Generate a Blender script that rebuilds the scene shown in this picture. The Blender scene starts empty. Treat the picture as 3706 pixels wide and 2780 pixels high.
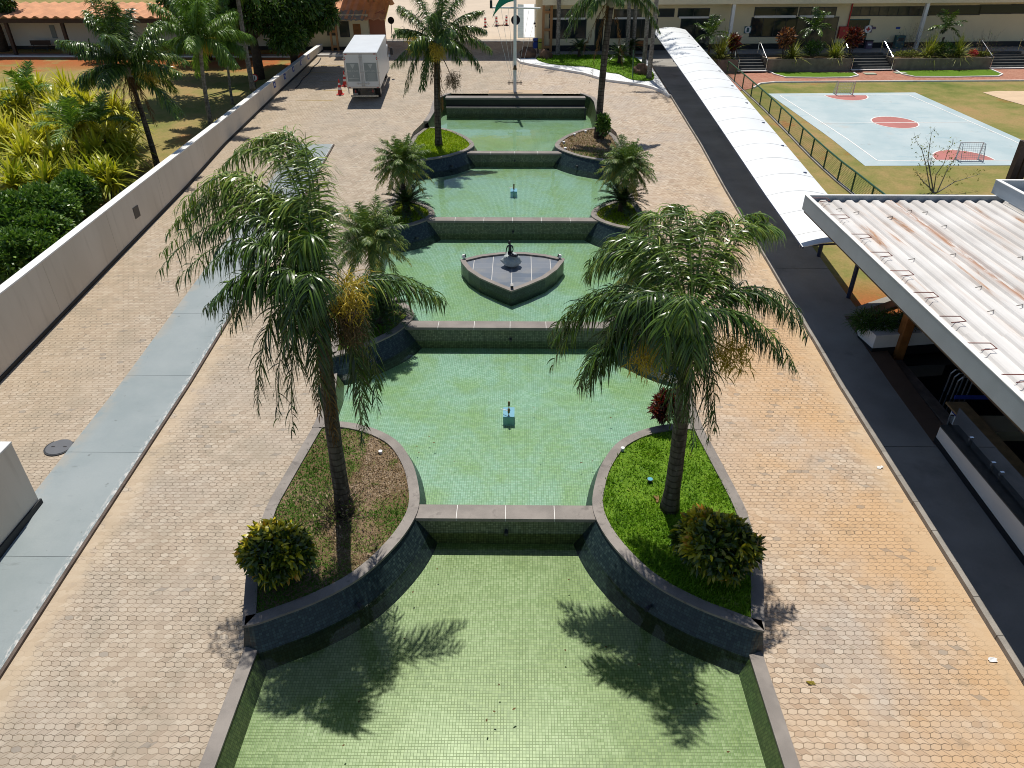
import bpy, math, random
import numpy as np
from mathutils import Vector, Matrix, Quaternion
R = math.radians
rng = np.random.default_rng(7)
random.seed(7)
scene = bpy.context.scene
COL = scene.collection

# ------------------------------------------------------------------ camera geometry (photo is 3706 x 2780)
F, CX, CY = 2570.0, 1853.0, 1390.0
TH, PS = R(32.8), R(-0.6)
FW = np.array([math.sin(PS)*math.cos(TH), math.cos(PS)*math.cos(TH), -math.sin(TH)])
RT = np.array([math.cos(PS), -math.sin(PS), 0.0])
UP = np.cross(RT, FW)
CAM = np.array([0, 0, 13.0])
KD = 3706/2212.0
def ray(u, v): return FW + RT*(u-CX)/F - UP*(v-CY)/F
def zp(u, v, z):
    d = ray(u, v); return CAM + d*(z-CAM[2])/d[2]
def yp(u, v, y):
    d = ray(u, v); return CAM + d*(y-CAM[1])/d[1]
def xp(u, v, x):
    d = ray(u, v); return CAM + d*(x-CAM[0])/d[0]
# survey of the ground: left/centre slope and the flatter sports-ground side
PL = [(-40,-2.2),(-25,-1.6),(0,-.45),(8.9,0),(11.5,.15),(19.2,.52),(26.5,1.12),(35.5,1.83),(41.4,2.45),(51.8,3.14),(60,3.62),(66,4.0),(72,4.1),(400,4.1)]
PR = [(-40,-2.2),(-25,-1.6),(0,-.45),(8.9,0),(11.5,.15),(19.2,.52),(24,.92),(30,1.32),(36,1.8),(44,2.35),(66,3.2),(400,3.2)]
def itp(P, y): return float(np.interp(y, [p[0] for p in P], [p[1] for p in P]))
def zg(x, y):
    a = itp(PL, y); b = itp(PR, y)
    t = min(1, max(0, (x-12.8)/3.5)); t = t*t*(3-2*t)
    return a+(b-a)*t
def gp(u, v, off=0):
    z = 1.0
    for i in range(70):
        p = zp(u, v, z); z = .6*z+.4*(zg(p[0], p[1])+off)
    return p
def ff(x0, y0, k, L): return [(x0+a/k, y0+b/k) for a, b in L]
XC = -0.3                       # axis of the pools

# ------------------------------------------------------------------ object helpers
ORG = {}
def tag(o, label=None, cat=None, group=None, kind=None):
    if label: o['label'] = label
    if cat: o['category'] = cat
    if group: o['group'] = group
    if kind: o['kind'] = kind
    return o
def thing(name, label, cat, loc=(0,0,0), group=None, rot=None):
    o = bpy.data.objects.new(name, None); COL.objects.link(o)
    o.empty_display_size = .2
    o.location = loc
    if rot: o.rotation_euler = rot
    ORG[o.name] = np.array(loc, float)
    return tag(o, label, cat, group)
class MB:
    def __init__(s): s.v=[]; s.f=[]; s.m=[]; s.uv=[]; s.mi=0; s.hasuv=False
    def add(s, V, Fs, uv=None):
        b=len(s.v); s.v += [tuple(map(float,p)) for p in V]
        for k,f in enumerate(Fs):
            s.f.append([b+i for i in f]); s.m.append(s.mi)
            if uv is not None: s.uv.append(uv[k]); s.hasuv=True
            else: s.uv.append(None)
        return s
    def box(s, c, d, rz=0.0, M=None):
        x,y,z=[q/2 for q in d]
        P=np.array([(-x,-y,-z),(x,-y,-z),(x,y,-z),(-x,y,-z),(-x,-y,z),(x,-y,z),(x,y,z),(-x,y,z)])
        if rz:
            c_,s_=math.cos(rz),math.sin(rz); P=P@np.array([[c_,s_,0],[-s_,c_,0],[0,0,1]])
        if M is not None: P=P@np.array(M).T
        P=P+np.array(c)
        return s.add(P,[(0,3,2,1),(4,5,6,7),(0,1,5,4),(1,2,6,5),(2,3,7,6),(3,0,4,7)])
    def bb(s, x0,x1,y0,y1,z0,z1): return s.box(((x0+x1)/2,(y0+y1)/2,(z0+z1)/2),(abs(x1-x0),abs(y1-y0),abs(z1-z0)))
    def bev(s, x0,x1,y0,y1,z0,z1,b=.03):
        # box with chamfered vertical and top edges
        P=[(x0+b,y0),(x1-b,y0),(x1,y0+b),(x1,y1-b),(x1-b,y1),(x0+b,y1),(x0,y1-b),(x0,y0+b)]
        cx,cy=(x0+x1)/2,(y0+y1)/2
        V=[(x,y,z0) for x,y in P]+[(x,y,z1-b) for x,y in P]
        Q=[(x+(b if x<cx else -b),y+(b if y<cy else -b),z1) for x,y in P]
        V+=Q; Fs=[tuple(range(7,-1,-1)),tuple(range(16,24))]
        for a in (0,8):
            for i in range(8): j=(i+1)%8; Fs.append((a+i,a+j,a+8+j,a+8+i))
        return s.add(V,Fs)
    def beam(s, a, b, w, h=None, up=(0,0,1)):
        h=h or w; a=np.array(a,float); b=np.array(b,float); t=b-a; t/=np.linalg.norm(t)
        sx=np.cross(t,up); 
        if np.linalg.norm(sx)<1e-4: sx=np.cross(t,(0,1,0))
        sx/=np.linalg.norm(sx); sy=np.cross(sx,t)
        V=[]
        for p in (a,b):
            for i,j in ((-1,-1),(1,-1),(1,1),(-1,1)): V.append(p+sx*i*w/2+sy*j*h/2)
        return s.add(V,[(3,2,1,0),(4,5,6,7),(0,1,5,4),(1,2,6,5),(2,3,7,6),(3,0,4,7)])
    def tube(s, pts, r, n=8, caps=True):
        pts=[np.array(p,float) for p in pts]; m=len(pts)
        r=[r]*m if np.isscalar(r) else list(r)
        V=[]; prev=None
        for i,p in enumerate(pts):
            t=pts[min(i+1,m-1)]-pts[max(i-1,0)]; t=t/(np.linalg.norm(t)+1e-9)
            a=np.array((0,0,1.)) if abs(t[2])<.9 else np.array((0,1.,0))
            if prev is not None: a=prev
            sx=np.cross(a,t); sx/=np.linalg.norm(sx)+1e-9; sy=np.cross(t,sx); prev=sy
            for k in range(n):
                g=2*math.pi*k/n; V.append(p+(sx*math.cos(g)+sy*math.sin(g))*r[i])
        Fs=[]
        for i in range(m-1):
            for k in range(n):
                k2=(k+1)%n; Fs.append((i*n+k,i*n+k2,(i+1)*n+k2,(i+1)*n+k))
        if caps: Fs.append(tuple(range(n-1,-1,-1))); Fs.append(tuple((m-1)*n+k for k in range(n)))
        return s.add(V,Fs)
    def cyl(s, c, r, z0, z1, n=16, r2=None): return s.tube([(c[0],c[1],z0),(c[0],c[1],z1)],[r,r if r2 is None else r2],n)
    def lathe(s, c, prof, n=16):
        return s.tube([(c[0],c[1],c[2]+z) for r,z in prof],[r for r,z in prof],n)
    def prism(s, poly, z0, z1, top=True, bottom=True):
        n=len(poly); z0=[z0]*n if np.isscalar(z0) else z0; z1=[z1]*n if np.isscalar(z1) else z1
        V=[(p[0],p[1],z) for p,z in zip(poly,z0)]+[(p[0],p[1],z) for p,z in zip(poly,z1)]
        Fs=[(i,(i+1)%n,n+(i+1)%n,n+i) for i in range(n)]
        if top: Fs.append(tuple(range(n,2*n)))
        if bottom: Fs.append(tuple(range(n-1,-1,-1)))
        return s.add(V,Fs)
    def ring(s, A, B, z0, z1):
        # closed band between outer polygon A and inner polygon B (same count)
        n=len(A); V=[(p[0],p[1],z0) for p in A]+[(p[0],p[1],z0) for p in B]+[(p[0],p[1],z1) for p in A]+[(p[0],p[1],z1) for p in B]
        Fs=[]
        for i in range(n):
            j=(i+1)%n
            Fs+=[(i,j,2*n+j,2*n+i),(n+j,n+i,3*n+i,3*n+j),(2*n+i,2*n+j,3*n+j,3*n+i),(i,n+i,n+j,j)]
        return s.add(V,Fs)
    def wallstrip(s, pts, z0, z1, closed=False, flip=False):
        # vertical band with UV = (arc length, height)
        n=len(pts); P=[np.array(p[:2],float) for p in pts]
        if closed: P=P+[P[0]]
        L=[0.0]
        for i in range(len(P)-1): L.append(L[-1]+float(np.linalg.norm(P[i+1]-P[i])))
        z0=[z0]*len(P) if np.isscalar(z0) else z0; z1=[z1]*len(P) if np.isscalar(z1) else z1
        V=[(p[0],p[1],z) for p,z in zip(P,z0)]+[(p[0],p[1],z) for p,z in zip(P,z1)]
        m=len(P); Fs=[];U=[]
        for i in range(m-1):
            f=(i,i+1,m+i+1,m+i); u=[(L[i],z0[i]),(L[i+1],z0[i+1]),(L[i+1],z1[i+1]),(L[i],z1[i])]
            if flip: f=f[::-1]; u=u[::-1]
            Fs.append(f); U.append(u)
        return s.add(V,Fs,U)
def obj(name, mb, mats, parent=None, local=False, smooth=False, origin=None, keep=False):
    V=np.array(mb.v,float) if isinstance(mb,MB) else np.array(mb[0],float)
    if parent is not None:
        org=ORG.get(parent.name,np.zeros(3)); loc=np.zeros(3)
        if not local: V=V-org
        ORGN=org
    elif keep:
        loc=np.zeros(3); ORGN=loc
    else:
        lo,hi=V.min(0),V.max(0); loc=np.array(((lo[0]+hi[0])/2,(lo[1]+hi[1])/2,lo[2])) if origin is None else np.array(origin,float)
        V=V-loc; ORGN=loc
    me=bpy.data.meshes.new(name)
    if isinstance(mb,MB):
        me.from_pydata(V.tolist(),[],mb.f)
        if mb.hasuv:
            ul=me.uv_layers.new(name='UVMap'); k=0
            buf=[]
            for f,u in zip(mb.f,mb.uv): buf += list(u) if u is not None else [(0,0)]*len(f)
            ul.data.foreach_set('uv',[c for q in buf for c in q])
        me.polygons.foreach_set('material_index',mb.m)
    else:
        Fq=np.asarray(mb[1]); n,k=Fq.shape
        me.vertices.add(len(V)); me.vertices.foreach_set('co',V.astype(np.float32).ravel())
        me.loops.add(n*k); me.loops.foreach_set('vertex_index',Fq.astype(np.int32).ravel())
        me.polygons.add(n); me.polygons.foreach_set('loop_start',(np.arange(n)*k).astype(np.int32))
        try: me.polygons.foreach_set('loop_total',np.full(n,k,np.int32))
        except Exception: pass
        if len(mb)>2 and mb[2] is not None:
            at=me.attributes.new('var','FLOAT','POINT'); at.data.foreach_set('value',np.asarray(mb[2],np.float32))
    me.update(); me.validate()
    for m in (mats if isinstance(mats,(list,tuple)) else [mats]): me.materials.append(m)
    if smooth: me.polygons.foreach_set('use_smooth',[True]*len(me.polygons))
    o=bpy.data.objects.new(name,me); COL.objects.link(o); o.location=loc
    if parent is not None: o.parent=parent
    ORG[o.name]=ORGN
    return o
def kids(o): return [c for c in bpy.data.objects if c.parent==o]
def dup(root, loc, rz=None, label=None, group=None):
    r=root.copy(); COL.objects.link(r); r.location=loc
    if rz is not None: r.rotation_euler=(0,0,rz)
    if label: r['label']=label
    if group: r['group']=group
    for ch in kids(root):
        c=ch.copy(); COL.objects.link(c); c.parent=r
        for g in kids(ch):
            d=g.copy(); COL.objects.link(d); d.parent=c
    return r
def struct(name, mb, mats, **kw):
    o=obj(name, mb, mats, **kw); o['kind']='structure'; return o

# ------------------------------------------------------------------ polygons
def catmull(P, per=6, closed=False):
    P=[np.array(p,float) for p in P]; n=len(P); out=[]
    rngi=range(n) if closed else range(n-1)
    for i in rngi:
        p0=P[(i-1)%n] if closed or i>0 else P[0]; p1=P[i]; p2=P[(i+1)%n]; p3=P[(i+2)%n] if closed or i+2<n else P[n-1]
        for k in range(per):
            t=k/per
            out.append(.5*((2*p1)+(-p0+p2)*t+(2*p0-5*p1+4*p2-p3)*t*t+(-p0+3*p1-3*p2+p3)*t**3))
    if not closed: out.append(P[-1])
    return out
def area(P): return .5*sum(P[i][0]*P[(i+1)%len(P)][1]-P[(i+1)%len(P)][0]*P[i][1] for i in range(len(P)))
def offset(P, d):
    # inward offset of a closed polygon
    n=len(P); P=[np.array(p[:2],float) for p in P]; sg=1 if area(P)>0 else -1; out=[]
    for i in range(n):
        a=P[i]-P[i-1]; b=P[(i+1)%n]-P[i]; a/=np.linalg.norm(a)+1e-9; b/=np.linalg.norm(b)+1e-9
        na=np.array((-a[1],a[0]))*sg; nb=np.array((-b[1],b[0]))*sg; m=na+nb; L=np.linalg.norm(m)
        m=m/L if L>1e-6 else na
        c=max(.45,float(m@na)); out.append(P[i]+m*d/c)
    return out
def inside(P, pts):
    P=np.array(P)[:,:2]; x,y=pts[:,0],pts[:,1]; r=np.zeros(len(pts),bool); j=len(P)-1
    for i in range(len(P)):
        xi,yi=P[i]; xj,yj=P[j]
        c=((yi>y)!=(yj>y))&(x<(xj-xi)*(y-yi)/(yj-yi+1e-12)+xi); r^=c; j=i
    return r
def ptsin(P, n):
    A=np.array([p[:2] for p in P]); lo,hi=A.min(0),A.max(0); out=np.zeros((0,2))
    while len(out)<n:
        q=rng.random((n*2,2))*(hi-lo)+lo; out=np.vstack([out,q[inside(P,q)]])
    return out[:n]

# ------------------------------------------------------------------ node materials
class S:
    """socket wrapper: arithmetic builds Math nodes"""
    def __init__(s, nt, sock): s.nt=nt; s.k=sock
    def _m(s, op, b=None, c=None):
        n=s.nt.nodes.new('ShaderNodeMath'); n.operation=op
        for i,q in enumerate((s,b,c)):
            if q is None: continue
            if isinstance(q,S): s.nt.links.new(q.k,n.inputs[i])
            else: n.inputs[i].default_value=float(q)
        return S(s.nt,n.outputs[0])
    def __add__(s,b): return s._m('ADD',b)
    def __sub__(s,b): return s._m('SUBTRACT',b)
    def __mul__(s,b): return s._m('MULTIPLY',b)
    def __truediv__(s,b): return s._m('DIVIDE',b)
    def __radd__(s,b): return s._m('ADD',b)
    def __rmul__(s,b): return s._m('MULTIPLY',b)
    def __rsub__(s,b): return (s*-1.0)+b
    def floor(s): return s._m('FLOOR')
    def frac(s): return s._m('FRACT')
    def abs(s): return s._m('ABSOLUTE')
    def sin(s): return s._m('SINE')
    def cos(s): return s._m('COSINE')
    def gt(s,b): return s._m('GREATER_THAN',b)
    def lt(s,b): return s._m('LESS_THAN',b)
    def min(s,b): return s._m('MINIMUM',b)
    def max(s,b): return s._m('MAXIMUM',b)
    def step(s,a,b):
        n=s.nt.nodes.new('ShaderNodeMapRange'); n.clamp=True; n.interpolation_type='SMOOTHSTEP'
        s.nt.links.new(s.k,n.inputs[0]); n.inputs[1].default_value=a; n.inputs[2].default_value=b
        return S(s.nt,n.outputs[0])
    def clamp(s):
        n=s.nt.nodes.new('ShaderNodeClamp'); s.nt.links.new(s.k,n.inputs[0]); return S(s.nt,n.outputs[0])
class Mat:
    def __init__(s, name, rough=.7, spec=.3, metal=0.0):
        m=bpy.data.materials.new(name); m.use_nodes=True; s.m=m; s.nt=m.node_tree
        s.b=s.nt.nodes['Principled BSDF']; s.out=s.nt.nodes['Material Output']
        s.b.inputs['Roughness'].default_value=rough; s.b.inputs['Specular IOR Level'].default_value=spec; s.b.inputs['Metallic'].default_value=metal
    def lk(s,a,b): s.nt.links.new(a.k if isinstance(a,S) else a, b)
    def pos(s):
        g=s.nt.nodes.new('ShaderNodeNewGeometry'); x=s.nt.nodes.new('ShaderNodeSeparateXYZ'); s.lk(g.outputs['Position'],x.inputs[0])
        s.P=g.outputs['Position']; return [S(s.nt,x.outputs[i]) for i in range(3)]
    def uvc(s):
        g=s.nt.nodes.new('ShaderNodeUVMap'); x=s.nt.nodes.new('ShaderNodeSeparateXYZ'); s.lk(g.outputs[0],x.inputs[0]); return [S(s.nt,x.outputs[i]) for i in range(2)]
    def objc(s):
        g=s.nt.nodes.new('ShaderNodeTexCoord'); s.O=g.outputs['Object']; x=s.nt.nodes.new('ShaderNodeSeparateXYZ'); s.lk(s.O,x.inputs[0]); return [S(s.nt,x.outputs[i]) for i in range(3)]
    def vec(s,x,y,z=0.0):
        n=s.nt.nodes.new('ShaderNodeCombineXYZ')
        for i,q in enumerate((x,y,z)):
            if isinstance(q,S): s.lk(q,n.inputs[i])
            else: n.inputs[i].default_value=q
        return n.outputs[0]
    def noise(s, vec=None, scale=1.0, detail=4, rough=.55, dist=0.0):
        n=s.nt.nodes.new('ShaderNodeTexNoise'); n.inputs['Scale'].default_value=scale; n.inputs['Detail'].default_value=detail; n.inputs['Roughness'].default_value=rough; n.inputs['Distortion'].default_value=dist
        if vec is None: s.pos(); vec=s.P
        s.lk(vec,n.inputs['Vector']); return S(s.nt,n.outputs[0])
    def white(s, vec):
        n=s.nt.nodes.new('ShaderNodeTexWhiteNoise'); n.noise_dimensions='3D'; s.lk(vec,n.inputs['Vector']); return S(s.nt,n.outputs['Value'])
    def mix(s, f, a, b, mode='MIX'):
        n=s.nt.nodes.new('ShaderNodeMix'); n.data_type='RGBA'; n.blend_type=mode
        ins=[n.inputs[0],n.inputs[6],n.inputs[7]]
        for i,q in zip(ins,(f,a,b)):
            if isinstance(q,S): s.lk(q,i)
            elif hasattr(q,'is_output'): s.lk(q,i)
            elif isinstance(q,(int,float)): i.default_value=q
            else: i.default_value=(q[0],q[1],q[2],1)
        return n.outputs[2]
    def ramp(s, f, stops):
        n=s.nt.nodes.new('ShaderNodeValToRGB'); e=n.color_ramp.elements
        while len(e)<len(stops): e.new(.5)
        for q,(p,c) in zip(e,stops): q.position=p; q.color=(c[0],c[1],c[2],1)
        s.lk(f,n.inputs[0]); return n.outputs[0]
    def color(s,c):
        i=s.b.inputs['Base Color']
        if hasattr(c,'is_output'): s.lk(c,i)
        else: i.default_value=(c[0],c[1],c[2],1)
        return s
    def rough(s,v): s.lk(v,s.b.inputs['Roughness']); return s
    def bump(s,h,strength=.3,dist=.01):
        n=s.nt.nodes.new('ShaderNodeBump'); n.inputs['Strength'].default_value=strength; n.inputs['Distance'].default_value=dist
        s.lk(h,n.inputs['Height']); s.lk(n.outputs[0],s.b.inputs['Normal']); return s
def speck(name, c, var=.18, scale=3.0, rough=.7, spec=.3, metal=0.0, bump=0.0, fine=40.0, stain=None):
    """plain surface with soft mottling and fine grain"""
    M=Mat(name,rough,spec,metal); M.objc()
    a=M.noise(M.O,scale,5); b=M.noise(M.O,fine,3)
    lo=[q*(1-var) for q in c]; hi=[min(1,q*(1+var)) for q in c]
    col=M.mix((a*.65+b*.35).step(.3,.7),lo,hi)
    if stain:
        d=M.noise(M.O,scale*.6,6,.65); col=M.mix(d.step(.56,.72)*.7,col,stain)
    M.color(col)
    if bump: M.bump(b,bump,.01)
    return M.m
def flat(name,c,rough=.5,spec=.4,metal=0.0):
    return speck(name,c,.07,2.0,rough,spec,metal)

mat={}
def build_mats():
    # --- interlocking concrete pavers
    M=Mat('interlocking_pavers',.85,.2); x,y,z=M.pos()
    w,h=.2,.112
    wob=M.noise(None,3.0,2)*.02
    X=(x+.3).abs(); xs=X/w; yr=(y+wob)/h
    tri=((xs+.25).frac()-.5).abs()*4.0-1.0
    m=(yr+.5).floor()
    sg=((m+.5)*(math.pi/2)).cos()*1.4142
    t=yr-m-sg*tri*.16
    row=m+t.gt(0.0)-1.0
    odd=(row*.5).frac()*2.0                       # 0 hexagon rows, 1 slanted rows
    k4=(row*.25).frac()*4.0
    q=yr-row-.5
    sh=k4*.25*(1.0-odd)+odd*(k4*.25+.5)
    xj=xs-sh-q*(.2-odd*.8)+.25
    jx=((xj.frac()-.5).abs()-.5).abs()*w
    cell=M.white(M.vec(xj.floor(),row,x.gt(-.3)*7.0))
    jl=(jx.min(t.abs()*h)).step(.002,.009)
    n1=M.noise(None,.45,4,.6); n2=M.noise(None,1.7,5,.65); n3=M.noise(None,60.0,2)
    base=M.ramp(cell,[(0,(.36,.275,.205)),(.3,(.45,.36,.275)),(.8,(.50,.415,.325)),(1,(.56,.48,.385))])
    base=M.mix(n1.step(.42,.66)*.5,base,(.41,.36,.315))             # greyer tracks
    ox=(x-3.0).step(0.0,6.0)*(1.0-y.step(18.0,44.0))*(M.noise(None,.35,4,.6).step(.3,.62))
    base=M.mix(ox*.72,base,(.56,.345,.165))                           # iron-red dust washed along the right side
    lx=(1.0-(x+13.0).step(-2.5,1.5))*n1.step(.3,.6)
    base=M.mix(lx*.4,base,(.48,.33,.17))
    base=M.mix(n2.step(.57,.74)*.5,base,(.19,.155,.11))            # oil and dirt patches
    lft=1.0-(x+.3).step(-1.0,1.0); sp=M.noise(None,5.5,3,.5); base=M.mix(sp.step(.66,.72)*(lft*.45+.2),base,(.10,.085,.065)); base=M.mix(M.noise(None,.9,6,.7).step(.46,.66)*lft*.5,base,(.27,.225,.16)); base=M.mix(lft*.35,base,(.345,.30,.23))
    base=M.mix(n3.step(.3,.8)*.16,base,(.2,.16,.12))
    base=M.mix(cell.gt(.988)*.5,base,(.16,.145,.13))                 # odd replaced or dirty stones
    eg=(1.0-(x+10.6).step(.15,.9+0.0))*(x+10.65).gt(0.0); eg=eg.max((x-9.3).step(.1,.9)); eg=eg*M.noise(None,2.2,4,.6).step(.30,.5)
    eg=eg*(1.0-y.step(38.0,41.0)); base=M.mix(eg*.45,base,(.50,.385,.25))                           # sandy margin with filled joints
    jl=jl.max(eg*.8)
    jc=M.mix(M.noise(None,1.2,3).step(.4,.65),(.10,.08,.055),(.2,.145,.09))
    fill=M.noise(None,.8,3).step(.47,.62)*.6
    M.color(M.mix((jl+fill*.5).clamp(),jc,base)); M.bump(jl,.5,.008); mat['pav']=M.m
    # --- mosaic tiles
    def tiles(name, cols, patch, s=.063, uv=False, grout=(.02,.035,.02), rough=.35, jitter=.35, pamt=.8):
        M=Mat(name,rough,.35); 
        if uv: u,v=M.uvc(); vv=M.vec(u,v,0.0)
        else: u,v,z=M.pos(); vv=M.P
        u2=u/s; v2=v/s
        cell=M.white(M.vec(u2.floor(),v2.floor(),1.0))
        e=(((u2.frac()-.5).abs()-.5).abs()).min(((v2.frac()-.5).abs()-.5).abs())
        col=M.ramp(cell,cols)
        a=M.noise(vv,.33,5,.6); b=M.noise(vv,1.3,4,.6,.6)
        col=M.mix((a*.6+b*.4).step(.38,.62)*pamt,col,M.ramp(cell,patch))
        col=M.mix(e.step(.025,.085),grout,col)
        M.color(col); M.bump(e.step(.02,.1)+cell*.3,.25,.004); return M
    yg=[(0,(.115,.18,.055)),(.5,(.155,.225,.075)),(1,(.205,.28,.105))]
    tl=[(0,(.19,.33,.245)),(.5,(.235,.385,.305)),(1,(.29,.435,.36))]
    mat['floor_near']=tiles('green_mosaic_near',yg,[(0,(.165,.25,.09)),(1,(.28,.355,.20))],grout=(.06,.09,.015)).m
    mat['floor_mid']=tiles('green_mosaic_middle',[(0,(.17,.285,.12)),(1,(.245,.37,.19))],tl,grout=(.07,.125,.07),pamt=.95).m
    mat['wall_dark']=tiles('dark_teal_mosaic',[(0,(.014,.028,.032)),(.6,(.024,.045,.047)),(1,(.045,.075,.07))],[(0,(.010,.018,.026)),(1,(.03,.05,.05))],uv=True,grout=(.008,.012,.012),rough=.3).m
    mat['wall_weir']=tiles('olive_mosaic',[(0,(.09,.105,.06)),(.6,(.14,.155,.09)),(1,(.2,.215,.13))],[(0,(.07,.095,.065)),(1,(.14,.18,.12))],uv=True,grout=(.012,.016,.01)).m
    mat['wall_pool']=tiles('pool_side_mosaic',[(0,(.05,.075,.03)),(1,(.10,.13,.055))],[(0,(.04,.07,.03)),(1,(.08,.14,.05))],uv=True,grout=(.015,.02,.01)).m
    # --- stone, concrete, paint
    M=Mat('granite_coping',.55,.35); M.objc(); n=M.noise(M.O,1.1,4,.6); g=M.noise(M.O,90.0,2)
    c=M.mix(n.step(.35,.65),(.13,.115,.10),(.215,.19,.165)); c=M.mix(g.step(.35,.7)*.5,c,(.30,.26,.23)); c=M.mix(M.noise(M.O,2.3,5,.6).step(.58,.7)*.6,c,(.07,.058,.05)); M.color(c); M.bump(g,.15,.004); mat['cop']=M.m
    mat['cop2']=speck('pink_granite',(.20,.175,.155),.22,1.3,.55,.35,fine=80)
    M=Mat('painted_grey_concrete',.6,.3); x,y,z=M.pos(); a=M.noise(None,.45,5,.6); b=M.noise(M.vec(x*.6,y*2.5,z),2.2,5,.7); g=M.noise(None,35.0,3)
    c=M.mix(a.step(.3,.7),(.215,.255,.262),(.27,.305,.31)); c=M.mix(b.step(.60,.74)*.5,c,(.13,.15,.15)); c=M.mix(M.noise(None,4.5,3,.5).step(.70,.74)*.6,c,(.1,.11,.11)); c=M.mix(g.step(.3,.75)*.15,c,(.15,.17,.17))
    ch=(x+10.86).step(0.0,.16)*M.noise(M.vec(x*8.0,y*2.2,0.0),2.0,4,.7).step(.5,.56)*x.lt(-10.6); c=M.mix(ch*.8,c,(.55,.53,.5)); du=(1.0-(x+12.85).step(0.0,.5))*M.noise(None,1.8,4).step(.4,.6)*x.gt(-12.86); c=M.mix(du*.5,c,(.33,.29,.23)); M.color(c); mat['grey_conc']=M.m
    mat['dark_conc']=speck('dark_walkway_concrete',(.27,.255,.23),.2,.6,.8,.2,stain=(.17,.165,.15))
    mat['kerb']=speck('kerb_stone',(.26,.24,.21),.25,2.0,.8)
    mat['kerb_edge']=speck('rough_brown_edge',(.11,.085,.07),.35,4.0,.9)
    M=Mat('cream_wall_paint',.75,.25); x,y,z=M.pos(); n=M.noise(M.vec(x,y,z*.35),.5,5); s_=M.noise(M.vec(x*3.0,y*3.0,z*.3),1.2,5,.6)
    c=M.mix(n.step(.3,.7),(.57,.505,.41),(.64,.575,.48)); c=M.mix(s_.step(.52,.72)*.35,c,(.44,.38,.30)); M.color(c); mat['cream']=M.m
    mat['white_top']=speck('chalk_white_paint',(.72,.71,.68),.1,1.5,.7,stain=(.5,.48,.44))
    mat['white']=speck('white_paint',(.74,.74,.73),.06,1.2,.5)
    mat['black_plinth']=flat('black_plinth',(.015,.016,.018),.6)
    mat['building']=speck('yellow_cream_render',(.68,.60,.40),.06,.5,.8)
    mat['building_trim']=speck('pale_trim',(.74,.65,.46),.06,.6,.7)
    mat['salmon']=speck('salmon_wall',(.42,.16,.09),.1,.7,.8)
    mat['terracotta']=speck('terracotta_tiles',(.55,.27,.14),.2,.9,.8,stain=(.40,.24,.15))
    mat['fibre']=speck('grey_fibre_cement',(.24,.225,.205),.18,1.0,.85)
    mat['orange_steel']=speck('ochre_painted_steel',(.38,.19,.075),.12,1.5,.5)
    mat['wood']=speck('varnished_wood_column',(.26,.105,.03),.3,3.0,.45,fine=60)
    mat['brown_post']=speck('brown_painted_timber',(.045,.025,.018),.25,3.0,.5)
    mat['brick']=None
    M=Mat('red_brick_paving',.85,.2); x,y,z=M.pos(); u2=x/.2; v2=y/.1; rw=v2.floor(); uu=u2+(rw*.5).frac(); cell=M.white(M.vec(uu.floor(),rw,2.0)); e=(((uu.frac()-.5).abs()-.5).abs()*2.0).min(((v2.frac()-.5).abs()-.5).abs())
    c=M.ramp(cell,[(0,(.30,.12,.075)),(.5,(.38,.165,.11)),(1,(.45,.22,.15))]); c=M.mix(M.noise(None,.5,4).step(.4,.7)*.5,c,(.43,.235,.16)); M.color(M.mix(e.step(.02,.1),(.2,.1,.07),c)); mat['brick']=M.m
    M=Mat('court_acrylic',.7,.3); x,y,z=M.pos(); n=M.noise(None,.35,5,.6); k=M.noise(M.vec(x*.5,y*2.0,z),1.1,5,.65); c=M.mix(n.step(.35,.65),(.34,.43,.45),(.42,.49,.50)); c=M.mix(k.step(.56,.70)*.5,c,(.24,.36,.41)); c=M.mix(M.noise(None,1.6,6,.7).step(.60,.72)*.55,c,(.30,.30,.28)); c=M.mix(M.noise(None,.5,5,.6).step(.6,.72)*.5,c,(.44,.42,.38)); M.color(c); mat['court']=M.m
    mat['court_red']=speck('court_red',(.40,.15,.13),.1,1.0,.7)
    mat['line']=speck('white_line_paint',(.72,.71,.68),.08,3.0,.7)
    mat['yline']=speck('worn_yellow_line',(.46,.33,.12),.12,2.0,.8)
    mat['sand']=speck('pale_sand',(.55,.41,.27),.12,1.0,.9)
    mat['plaza']=speck('pale_plaza_paving',(.50,.41,.31),.08,.3,.85,fine=8)
    # --- ground: dry lawn with bare red soil
    M=Mat('dry_lawn_and_red_soil',.95,.1); x,y,z=M.pos(); a=M.noise(None,.16,5,.6); b=M.noise(None,.7,5,.65); d=M.noise(None,9.0,4,.7)
    c=M.ramp((a*.6+b*.4).clamp(),[(.34,(.11,.15,.032)),(.46,(.21,.205,.062)),(.56,(.31,.235,.095)),(.66,(.37,.235,.11))])
    red=(1.0-(x+15.0).step(-1.5,1.0))*(y.step(57.5,62.0))*(1.0-y.step(65.0,66.0))*M.noise(None,.5,4).step(.32,.5)
    red2=M.noise(None,.33,4,.6).step(.63,.72)*.5
    red3=(x-12.0).step(0.0,.4)*(1.0-(x-17.0).step(0.0,1.0))*(1.0-y.step(24.0,27.0))*b.step(.35,.5)
    c=M.mix((red+red2+red3).clamp(),c,(.36,.115,.04))
    c=M.mix(d.step(.3,.7)*.28,c,(.1,.09,.03)); M.color(c); M.bump(d,.6,.04); mat['ground']=M.m
    M=Mat('planter_soil_dry',.95,.1); x,y,z=M.pos(); a=M.noise(None,1.2,5); d=M.noise(None,25.0,4,.7)
    M.color(M.mix(d.step(.3,.7),M.mix(a.step(.4,.6),(.18,.115,.065),(.29,.2,.13)),(.08,.06,.03))); M.bump(d,.6,.03); mat['soil']=M.m
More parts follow.
